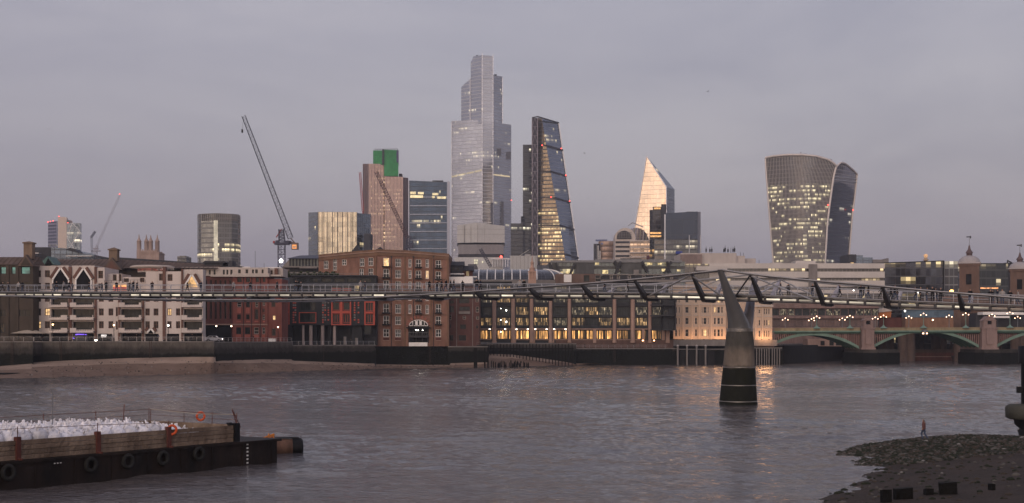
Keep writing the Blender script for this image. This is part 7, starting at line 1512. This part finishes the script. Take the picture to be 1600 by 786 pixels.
POSES={'walking':(((.16,.02),(-.02,-.30)),(((-.08,1.15),(.0,.90,.25)),((.10,1.14),(.22,.95,.24)))),'striding':(((.24,.28),(-.05,-.40)),(((-.14,1.14),(-.10,.92,.27)),((.14,1.16),(.30,1.02,.22)))),
 'standing':(((.01,0),(.03,.02)),(((0,1.13),(.04,.88,.26)),((-.02,1.13),(.03,.88,.26)))),'leaning':(((.02,.0),(.10,-.06)),(((.10,1.18),(.30,1.16,.18)),((.10,1.18),(.30,1.18,.16))))}
COATS=[('black',(.010,.010,.012)),('dark grey',(.03,.03,.034)),('navy',(.014,.018,.035)),('dark brown',(.035,.022,.018)),('pale',(.30,.28,.27))]
skinm=pm('skin',(.36,.22,.16),.6,var=.1); hairm=pm('dark_hair',(.018,.013,.010),.7); trm=[pm('dark_trousers',(.012,.012,.016),.8),pm('blue_jeans',(.05,.07,.12),.8)]
PME={}
rs=random.Random(9)
folk=[(4,0),(13,0),(29,4),(35,0),(83,0),(88,0),(100,4),(108,0),(113,1),(139,0),(151,4),(159,1),(166,0),(182,0),(203,0),(208.5,0),(214,1),(238,3),(293,0),(314,2),(365,4),(391,0),(433,1),(462,0),(466,0),(470,0),(563,4),(570,2),(671,0),(683,0),(690,1),(697,0),(704,0),(709,1),(723,0),(745,0),(751,2),(812,4),(819,0),(945,0),(980,0),(1220,2),(1232,1),(1270,0),(1312,2),(1345,0),(1350,1),(1357,0),(1377,0),(1385,4),(1392,1),(1398,0),(1402,0),(1431,0),(1438,0),(1448,1),(1457,0),(1463,3),(1470,0),(1516,0),(1548,0),(1552,0),(1558,2),(1566,4),(1578,0),(1591,4)]
seg=[(52,'the dark gabled block'),(150,'the white gables'),(330,'the pink apartments'),(441,'the red brick flats'),(590,'the charcoal offices'),(702,'the brick warehouse'),(790,'the white roof hut'),(1110,'the glass vault'),(1320,'the banded offices'),(1420,'the banded offices end'),(1500,'the mirror offices'),(1620,'the domed towers')]
from collections import defaultdict
cnt=defaultdict(int); bag_=defaultdict(int)
for px,ci in folk: bag_[next(b for a,b in seg if px<a)]+=1
ordn=lambda i:(['first','second','third','fourth','fifth','sixth','seventh','eighth','ninth','tenth','eleventh','twelfth','thirteenth'][i-1])
for i,(px,ci) in enumerate(folk):
    L=rs.uniform(-1.2,1.5); s_=s_of(px,L); pz_=rs.choice(['walking','walking','striding','standing','leaning'] if px<1400 else ['walking','standing','standing','leaning'])
    k=(ci,pz_,i%2)
    if k not in PME: PME[k]=person_mesh(POSES[pz_],pm(COATS[ci][0].replace(' ','_')+'_coat',COATS[ci][1],.9,var=.2,spec=.1),trm[i%2],hairm,skinm,'person')
    w_=next(b for a,b in seg if px<a); cnt[w_]+=1
    o=bpy.data.objects.new('person',PME[k]); LK(o); o.location=bpt(s_,L,zd(s_)+.01); sc_=rs.uniform(.93,1.06); o.scale=(sc_*1.05,sc_*1.1,sc_); o.rotation_euler=(0,0,-BY+(rs.choice((0,math.pi)) if pz_!='leaning' else -math.pi/2)+rs.uniform(-.3,.3))
    tag(o,'%s person in %s coat, %s of %s on footbridge before %s'%(pz_,COATS[ci][0],ordn(cnt[w_]),['none','one','two','three','four','five','six','seven','eight','nine','ten','eleven','twelve','thirteen'][bag_[w_]],w_),'person','people crossing the footbridge')
# ================================================================== BARGE
BG=Fr('cargo_barge','long black steel barge with timber coaming, tyre fenders and a load of white sacks','barge',437,91.4,0,yaw=56)
hull=pm('black_hull',(.0045,.004,.004),.65,.1,var=.7,scale=.7,bump=.15,col2=(.028,.017,.0125)); wood=pm('worn_coaming_timber',(.075,.048,.034),.85,var=.5,scale=.7,bump=.5,col2=(.25,.185,.135),island=.5); rust=pm('rust_red_post',(.10,.035,.028),.8,var=.35,scale=2); rope=pm('pale_rope',(.35,.32,.28),.8)
HZ=1.55
mb=MB(); mb.loft([(-60,0),(-.25,0),(0,.4),(0,8.6),(-.5,9),(-60,9)],-.6,HZ); mb.loft([(-60,-.12),(.06,-.12),(.10,.3),(.10,8.7),(-.4,9.1),(-60,9.1)],HZ-.16,HZ-.003); mb.build('hull',hull,BG)
mb=MB()
for k in range(22): x=-k*2.6-.8; mb.box(x-.03,x+.03,-.05,0,-.2,HZ-.17)
mb.build('hull_seams',hull,BG,kind='stuff')
WX=BG.u(380.5); WH=HZ+1.06
xx=WX; k=0
edges=[BG.u(p) for p in (373,268.5,158,33)]+[-28,-34,-40,-46,-52,-58]
for a,b in zip(edges,edges[1:]):
    rows_=4
    for j in range(rows_): 
        z0=HZ+1.06*j/rows_; m_=MB(); m_.box(b+.14,a-.14,.30+random.uniform(-.02,.02),.42,z0+.012,z0+1.06/rows_-.012); m_.build('coaming_plank',wood,BG)
for e_ in edges[1:]:
    m_=MB(); m_.box(e_-.14,e_+.14,.18,.44,HZ,WH+.18); m_.prism([(e_-.05,HZ),(e_+.05,HZ),(e_+.05,HZ+.1),(e_-.05,HZ+.1)],-.1,.2); m_.build('coaming_post',rust,BG)
m_=MB(); m_.box(edges[0]-.17,edges[0]+.23,.12,.5,HZ,WH+.12); m_.build('end_post',black,BG)
m_=MB(); m_.box(WX-.25,WX-.1,.45,8.4,HZ,WH); m_.box(-60,WX-.1,8.4,8.55,HZ,WH); m_.build('coaming_inner',wood,BG)
# hand rails
mb=MB(); pr=[(BG.u(p),.3,z) for p,z in ((269,WH+.42),(158,WH+.55),(33,WH+.62))]+[(-30,.3,WH+.62),(-58,.3,WH+.62)]
mb.path(pr,.02,4); 
for p in pr: mb.tube((p[0],.3,WH),(p[0],.3,p[2]+.12),.025,5)
mb.build('near_guard_rail',rust,BG)
mb=MB(); fy=8.45; xs_=[-.6+WX*0,-4,-8,-12,-17,-22,-28,-34,-40,-50]; xs_=[WX-.3]+[x for x in xs_ if x<WX-1]
mb.path([(x,fy,WH+.75) for x in xs_],.02,4); mb.path([(x,fy,WH+.40) for x in xs_],.015,4)
for x in xs_: mb.tube((x,fy,WH),(x,fy,WH+.85),.025,5)
mb.path([(WX-.2,fy,WH+.75),(WX-.2,.4,WH+.62)],.02,4); mb.path([(WX-.2,fy,WH+.40),(WX-.2,.4,WH+.30)],.015,4)
for y in (.4,2.6,5.2,8.4): mb.tube((WX-.2,y,WH),(WX-.2,y,WH+.75),.025,5)
mb.tube((WX-.1,.5,WH),(WX-.5,.5,WH+1.0),.035,5); mb.tube((WX+.25,.5,WH-.2),(WX-.5,.5,WH+1.0),.03,5); mb.tube((WX-5,5.5,WH),(WX-4.9,5.5,WH+1.35),.03,5); mb.build('far_guard_rail',rust,BG)
mb=MB(); mb.path([(WX-.2,.4,WH+.66),(WX-.2,4,WH+.58),(WX-.2,8.4,WH+.78)],.028,5); mb.build('rope',rope,BG)
tyr=pm('tyre_rubber',(.020,.019,.018),.85,var=.4,scale=3)
for px,l in ((10,'tyre fender at the left edge of the photo, on the barge hull'),(139,'largest looking tyre fender, second from the left on the barge hull'),(197,'middle tyre fender of the five on the barge hull'),(252,'worn tyre fender second from the right on the barge hull'),(308,'rightmost tyre fender on the barge hull')):
    D_=None; x=BG.u(px); mb=MB(); z=.98 if px<300 else 1.05
    mb.torus((0,0,0),.34,.125,n=22,k=8); mb.tube((0,-.0,.3),(0,.08,HZ-z),.02,4); o=mb.build('tyre_fender',tyr); o.parent=None
    w0=BG.o.matrix_basis
    from mathutils import Matrix
    M_=Matrix.Translation(BG.o.location)@Matrix.Rotation(BG.yaw,4,'Z'); o.location=M_@Vector((x,-.17,z)); o.rotation_euler=(0,0,BG.yaw); tag(o,l,'tyre','tyre fenders on the barge')
mb=MB(); x=BG.u(386)
for k in range(6): z=.12+k*.235; mb.box(x-.05,x+.05,-.135 if z>HZ-.2 else -.02,-.012,z,z+.10); mb.box(x+.08,x+.11,-.02,-.012,z,z+.1)
for k in range(3): mb.box(BG.u(84)+k*.2,BG.u(84)+k*.2+.1,-.02,-.012,1.2,1.25)
mb.build('draught_marks',white,BG)
# small deck fittings at the end
mb=MB(); mb.box(WX+.1,WX+1.1,3.0,5.2,HZ,HZ+.55); mb.build('deck_box',wood,BG)
mb=MB(); mb.path([(WX+.1,2.2,HZ+.35),(WX+.5,2.2,HZ+.42),(WX+.9,2.1,HZ+.1)],.035,5); mb.build('yellow_hook',pm('yellow_paint',(.45,.32,.05)),BG)
for x in (WX-.9,): mb=MB(); mb.tube((x,.36,WH),(x,.36,WH+.14),.13,8); mb.tube((x-.2,.36,WH+.12),(x+.2,.36,WH+.12),.05,6); mb.build('bollard',black,BG)
M_=Matrix.Translation(BG.o.location)@Matrix.Rotation(BG.yaw,4,'Z')
ob_=pm('lifebuoy_orange',(.62,.10,.03),.6,var=.1)
def buoy(px,y,L_,z,half,l):
    mb=MB(); mb.torus((0,0,0),.26,.075,n=20,k=8); 
    for a in (0,1.57,3.14,4.71): mb.box(math.cos(a)*.26-.05,math.cos(a)*.26+.05,-.085,.085,math.sin(a)*.26-.05,math.sin(a)*.26+.05,0)
    o=mb.build('lifebuoy',[ob_,white]); 
    k=(px-800)/F; # solve local x for that pixel at local y
    a=math.cos(BG.yaw);b=math.sin(BG.yaw); x=(k*(BG.D+L_*a)-BG.x+L_*b)/(a-k*b)
    o.location=M_@Vector((x,L_,z)); o.rotation_euler=(0,0,BG.yaw-.5); tag(o,l,'lifebuoy')
buoy(313.5,660,5.5,WH+.30,0,'bright orange lifebuoy hanging on the barge rail'); buoy(268.8,667,.22,WH-.02,1,'red lifebuoy tucked against the timber post beside the sacks')
# white sacks
sackm=pm('white_sack',(.78,.76,.79),.75,var=.10,scale=1.5,bump=.5,bscale=4,island=.4)
def sack(seed):
    rs=random.Random(seed); mb=MB(); n=12; prof=[(.40,0),(.52,.12),(.54,.38),(.50,.62),(.36,.78),(.16,.84),(.07,.90),(.10,1.02)]; vs=[]
    for r,z in prof:
        for i in range(n):
            a=2*math.pi*i/n; sq=1/max(abs(math.cos(a)),abs(math.sin(a)))**.55; rr=r*sq*(1+rs.uniform(-.10,.10)); vs.append((math.cos(a)*rr,math.sin(a)*rr,z*(1+rs.uniform(-.06,.06))))
    fs=[(k*n+i,k*n+(i+1)%n,(k+1)*n+(i+1)%n,(k+1)*n+i) for k in range(len(prof)-1) for i in range(n)]
    mb.add(vs,fs,0,True)
    for sx,sy in ((1,1),(-1,1),(1,-1),(-1,-1),(0,0)):
        c=Vector((sx*.33,sy*.33,.70 if sx else .88)); h=rs.uniform(.10,.30); d=Vector((rs.uniform(-.15,.15),rs.uniform(-.15,.15),h)); u=Vector((rs.uniform(-1,1),rs.uniform(-1,1),0)).normalized()*.09
        mb.add([c-u,c+u,c+d+u*.7,c+d-u*.5,c+d*1.15],[(0,1,2,3),(3,2,4)]); w_=u.cross(Vector((0,0,1))); mb.add([c-w_,c+w_,c+d*.9+w_*.6,c+d*.8-w_*.5],[(0,1,2,3)])
    return mb.mesh('white_sack',sackm)
smesh=[sack(i) for i in range(6)]; rs=random.Random(2)
def uloc(px,L_):
    k=(px-800)/F; a=math.cos(BG.yaw);b=math.sin(BG.yaw); return (k*(BG.D+L_*a)-BG.x+L_*b)/(a-k*b)
j=0
for r_ in range(8):
    y=1.12+r_*.96; xe=uloc(305-(r_*14),y); x=xe
    while x>-34:
        base=1.95+min(.35,(xe-x)*.05) - (.25 if xe-x<1.5 else 0)
        o=bpy.data.objects.new('white_sack',smesh[rs.randrange(6)]); LK(o); o.location=M_@Vector((x+rs.uniform(-.1,.1),y+rs.uniform(-.1,.1),base-.05+rs.uniform(-.1,.08))); o.rotation_euler=(rs.uniform(-.12,.12),rs.uniform(-.12,.12),BG.yaw+rs.uniform(-.4,.4)); o.scale=(1,1,rs.uniform(.72,.95))
        tag(o,'bulging white sack with tied corners standing packed in the barge hold','sack','white sacks in the barge hold'); x-=rs.uniform(.86,.96); j+=1
mb=MB(); mb.box(-60,WX-.26,.5,8.4,HZ+.0,2.2); mb.build('hold_deck',hull,BG)
x=uloc(82,6); mb=MB(); mb.tube((x,6,2.3),(x,6,5.0),.03,5); mb.tube((x-.6,6,4.75),(x+.6,6,4.75),.02,4); mb.tube((x-.3,6,4.95),(x+.3,6,4.95),.02,4); mb.build('thin_mast',steel,BG)
# floating cylinder behind its end
t=Fr('floating_steel_cylinder','rusty floating steel cylinder with a black end, just behind the end of the barge','mooring buoy',473,98.5,0,yaw=14); r_=.63; xl=t.u(398)
mb=MB(); mb.tube((xl,0,.42),(-.75,0,.42),r_,20); mb.build('drum',pm('rusty_drum',(.12,.065,.045),.75,var=.5,scale=1.5),t); mb=MB(); mb.tube((-.74,0,.42),(-.12,0,.42),r_+.04,20); mb.tube((-.12,0,.42),(0,0,.42),r_+.04,20,r2=r_-.1); mb.build('end_band',black,t); mb=MB(); mb.box(xl,-.3,-.25,.25,1.08,1.17); mb.build('top_beam',dsteel,t)
t=Fr('orange_stand','small orange frame standing between barge end and cylinder','frame',419,94.7,1.05); mb=MB(); a,b=t.u(412),t.u(427.5)
for (p,q) in (((a,0,.3),(b,0,.55)),((a,0,.0),(b,0,.15)),((b,0,.15),(b,0,.6)),((a,0,0),(a,0,.35)),((a,.4,.05),(b,.4,.5)),((a+.3,0,0),(a+.35,0,.6))): mb.tube(p,q,.055,5)
mb.box(a,b,-.02,.42,-.02,.12); mb.build('frame_bars',pm('orange_paint',(.55,.19,.04)),t)
# ================================================================== NEAR FORESHORE (lower right)
def G0(px,py,z=0): D=Dw(py,z); return (Xp(px,D),D)
poly=[G0(*p) for p in ((1150,1100),(1225,850),(1280,786),(1318,764),(1350,750),(1358,740),(1346,726),(1338,716),(1311,706.5),(1345,697),(1395,689.5),(1440,685.5),(1480,683.5),(1540,684.5),(1600,687),(1720,690))]+[(120,118),(140,40),(60,22)]
def sdist(x,y):
    ins=False; dm=1e9; n=len(poly)
    for i in range(n):
        x1,y1=poly[i]; x2,y2=poly[(i+1)%n]
        if (y1>y)!=(y2>y) and x<(x2-x1)*(y-y1)/(y2-y1)+x1: ins=not ins
        dx,dy=x2-x1,y2-y1; t=max(0,min(1,((x-x1)*dx+(y-y1)*dy)/(dx*dx+dy*dy))); dm=min(dm,math.hypot(x-x1-t*dx,y-y1-t*dy))
    return dm if ins else -dm
from mathutils import noise as mn
def rocky(x,y):   # stony bank towards the far side
    b=interp([(17,88),(24.6,86.6),(32,90),(40,92.8),(57,93.8)],x)[0]; return max(0,min(1,(y-b)/2.5+.5))
def gz(x,y):
    d=sdist(x,y)
    if d<0: return max(-1.2,d*.25)
    z=.075*d/(1+d*.035)+.05*mn.noise(Vector((x*.35,y*.35,0)))*min(1,d)+.03*mn.noise(Vector((x*1.6,y*1.6,3)))*min(1,d)
    return z+rocky(x,y)*(.22*(1-math.exp(-d/2.0))+.10*mn.noise(Vector((x*1.1,y*1.1,7)))*min(1,d))
mb=MB(); nx,ny=150,170; X0,X1,Y0,Y1=12,66,50,124; vs=[]
for i in range(nx+1):
    for k in range(ny+1): x=X0+(X1-X0)*i/nx; y=Y0+(Y1-Y0)*k/ny; vs.append((x,y,gz(x,y)))
mb.add(vs,[],0)
for i in range(nx):
    for k in range(ny):
        q=ny+1; f=(i*q+k,(i+1)*q+k,(i+1)*q+k+1,i*q+k+1)
        if max(vs[a][2] for a in f)<-.5: continue
        c=vs[f[0]]; mb.f.append(f); mb.m.append(1 if rocky(c[0],c[1])>.5 else 0); mb.sm.append(True)
struct(mb,'near_foreshore',[pm('near_mud',(.026,.019,.015),.9,var=.4,scale=.35,bump=.9,bscale=5,streak=False,col2=(.055,.038,.029),spec=.3),pm('near_shingle',(.012,.013,.008),.8,var=.5,scale=1.2,bump=1.0,bscale=6,streak=False,col2=(.035,.034,.023))])
rs=random.Random(12); mb=MB(); c_=0
while c_<6500:
    x=rs.uniform(15,64); y=rs.uniform(66,122); d=sdist(x,y); rk=rocky(x,y)
    if d<-.4 or (rk<.5 and rs.random()>.07): continue
    if abs((x/y)*F)>860: continue
    c_+=1; r=rs.uniform(.05,.15)*(1.5 if rs.random()<.07 else 1); z=gz(x,y); a=rs.random()*6; m=rs.choice((0,0,0,1,1,2)) if rs.random()<.99 else 3
    mb.lathe([(r,-.05),(r*.95,r*.35),(r*.35,r*.75)],5,(x,y,z),m,sx=rs.uniform(.8,1.5),smooth=False,ph=a)
o=mb.build('beach_stones',[pm('green_stone',(.018,.021,.012),.8,streak=False),pm('brown_stone',(.050,.040,.032),.8,streak=False),pm('grey_stone_small',(.085,.078,.07),.8,streak=False),pm('white_stone',(.20,.19,.18),.8)],kind='stuff'); o['label']='stones and shingle covering the near foreshore bank'
for i,(px,yb,wpx,h,l) in enumerate(((1384.5,774,14,20,'slim square black stump, leftmost of the row on the near mud'),(1411,770,28,18,'wide black stump second from the left on the near mud'),(1450.5,766,12,10,'smallest low black stump in the middle of the row'),(1481.5,767,27,20,'biggest black stump near the right of the row'),(1549.5,763,6,12,'thin black stump standing alone at the right'))):
    D=Dw(yb,.55); x=Xp(px,D); w_=wpx*D/F; hh=h*D/F; mb=MB(); rs2=random.Random(i); n=4
    base=[(-w_/2,-.22),(w_/2,-.2),(w_/2,.22),(-w_/2,.2)]; mb.loft(base,-.3,[hh+rs2.uniform(-.06,.05) for _ in base])
    for k in range(3): a=-w_/2+w_*(k+.5)/3; mb.box(a-.02,a+.02,-.235,-.2,-.2,hh-.05)
    o=mb.build('timber_stump',timber,loc=(x,D,gz(x,D)-.02)); o.rotation_euler=(rs2.uniform(-.05,.05),rs2.uniform(-.06,.06),rs2.uniform(-.2,.2)); tag(o,l,'stump')
for px,py,l in ((1381,702,0),(1398,690,0),(1406,742,1),(1560,700,1)): pass
# person at the water's edge
D=106.5; x=Xp(1443.5,D); pmh=person_mesh(POSES['walking'],pm('faded_red_jacket',(.15,.07,.062),.85),pm('blue_jeans',(.05,.07,.12)),hairm,skinm,'person'); o=bpy.data.objects.new('person',pmh); LK(o); o.location=(x,D,gz(x,D)); o.scale=(1,1,.93); o.rotation_euler=(0,0,2.4); tag(o,'lone person in faded red jacket and blue jeans at the near water edge','person')
# mooring pile on the right edge
t=Fr('dark_mooring_pile','dark mooring pile with a thick grey fender collar cut by the right edge','mooring pile',1607,112,0); r_=11*112/F
mb=MB(); mb.tube((0,0,-1),(0,0,t.z(541)),r_,16); mb.lathe([(r_*1.35,t.z(567)),(r_*1.4,t.z(541)),(.1,t.z(539))],16); mb.box(-r_*1.6,-r_*.9,-.2,.2,t.z(614),t.z(604)); mb.build('pile',black,t)
mb=MB(); mb.lathe([(r_*2.6,t.z(655)),(r_*3.1,t.z(652)),(r_*3.15,t.z(636)),(r_*2.7,t.z(632)),(r_,t.z(631))],20); mb.build('fender_collar',pm('grey_green_fender',(.06,.06,.05),.85,bump=.3),t); mb=MB(); mb.lathe([(r_*1.2,t.z(684)),(r_*1.5,t.z(672)),(r_*1.2,t.z(670)),(r_*1.9,t.z(663)),(r_*2.0,t.z(655))],16); mb.build('collar_foot',black,t)
# ================================================================== WALKERS ON THE FAR QUAY
qs=[(66,326.5,533,0,'standing','beside the cream parasol'),(132,331,533,1,'walking','below the second balcony stack'),(171,331,533,0,'walking','just right of the white lit sign'),(213,331,533,3,'standing','before the third balcony stack'),(247,331,533,2,'walking','left of the white globe street lamp'),(300,331,533,0,'walking','before the rightmost balcony stack'),(396,359,534,0,'standing','before the red brick flats'),(548,391,539,1,'walking','between the pale stub columns'),(914,436,544,0,'walking','under the glass offices, left of two'),(1000,437,544,2,'standing','under the glass offices, right of two')]
for px,D,yt,ci,pz_,where in qs:
    k=(ci,pz_,0)
    if k not in PME: PME[k]=person_mesh(POSES[pz_],pm(COATS[ci][0].replace(' ','_')+'_coat',COATS[ci][1],.9,spec=.1),trm[0],hairm,skinm,'person')
    Dw_={533:328 if px>52 else 322,534:354,539:388,544:436}[yt]
    o=bpy.data.objects.new('person',PME[k]); LK(o); o.location=(Xp(px,D),D,Zp(yt,Dw_)-.02); o.rotation_euler=(0,0,random.choice((0,math.pi,1.2))); tag(o,'%s person in %s coat on the quay %s'%(pz_,COATS[ci][0],where),'person','people on the far quay')
# ================================================================== HAZE
hm=bpy.data.materials.new('haze_air'); hm.use_nodes=True; ht=hm.node_tree; ht.nodes.clear()
ho=ht.nodes.new('ShaderNodeOutputMaterial'); hv=ht.nodes.new('ShaderNodeVolumePrincipled'); hv.inputs['Color'].default_value=(.88,.90,1.0,1); hv.inputs['Density'].default_value=.00013; hv.inputs['Anisotropy'].default_value=.2
ht.links.new(hv.outputs[0],ho.inputs['Volume'])
hb=MB(); hb.box(-5600,5600,-120,12600,-4,470); o=hb.build('haze',hm); o['kind']='stuff'; o['label']='thin evening haze over the river and the city'
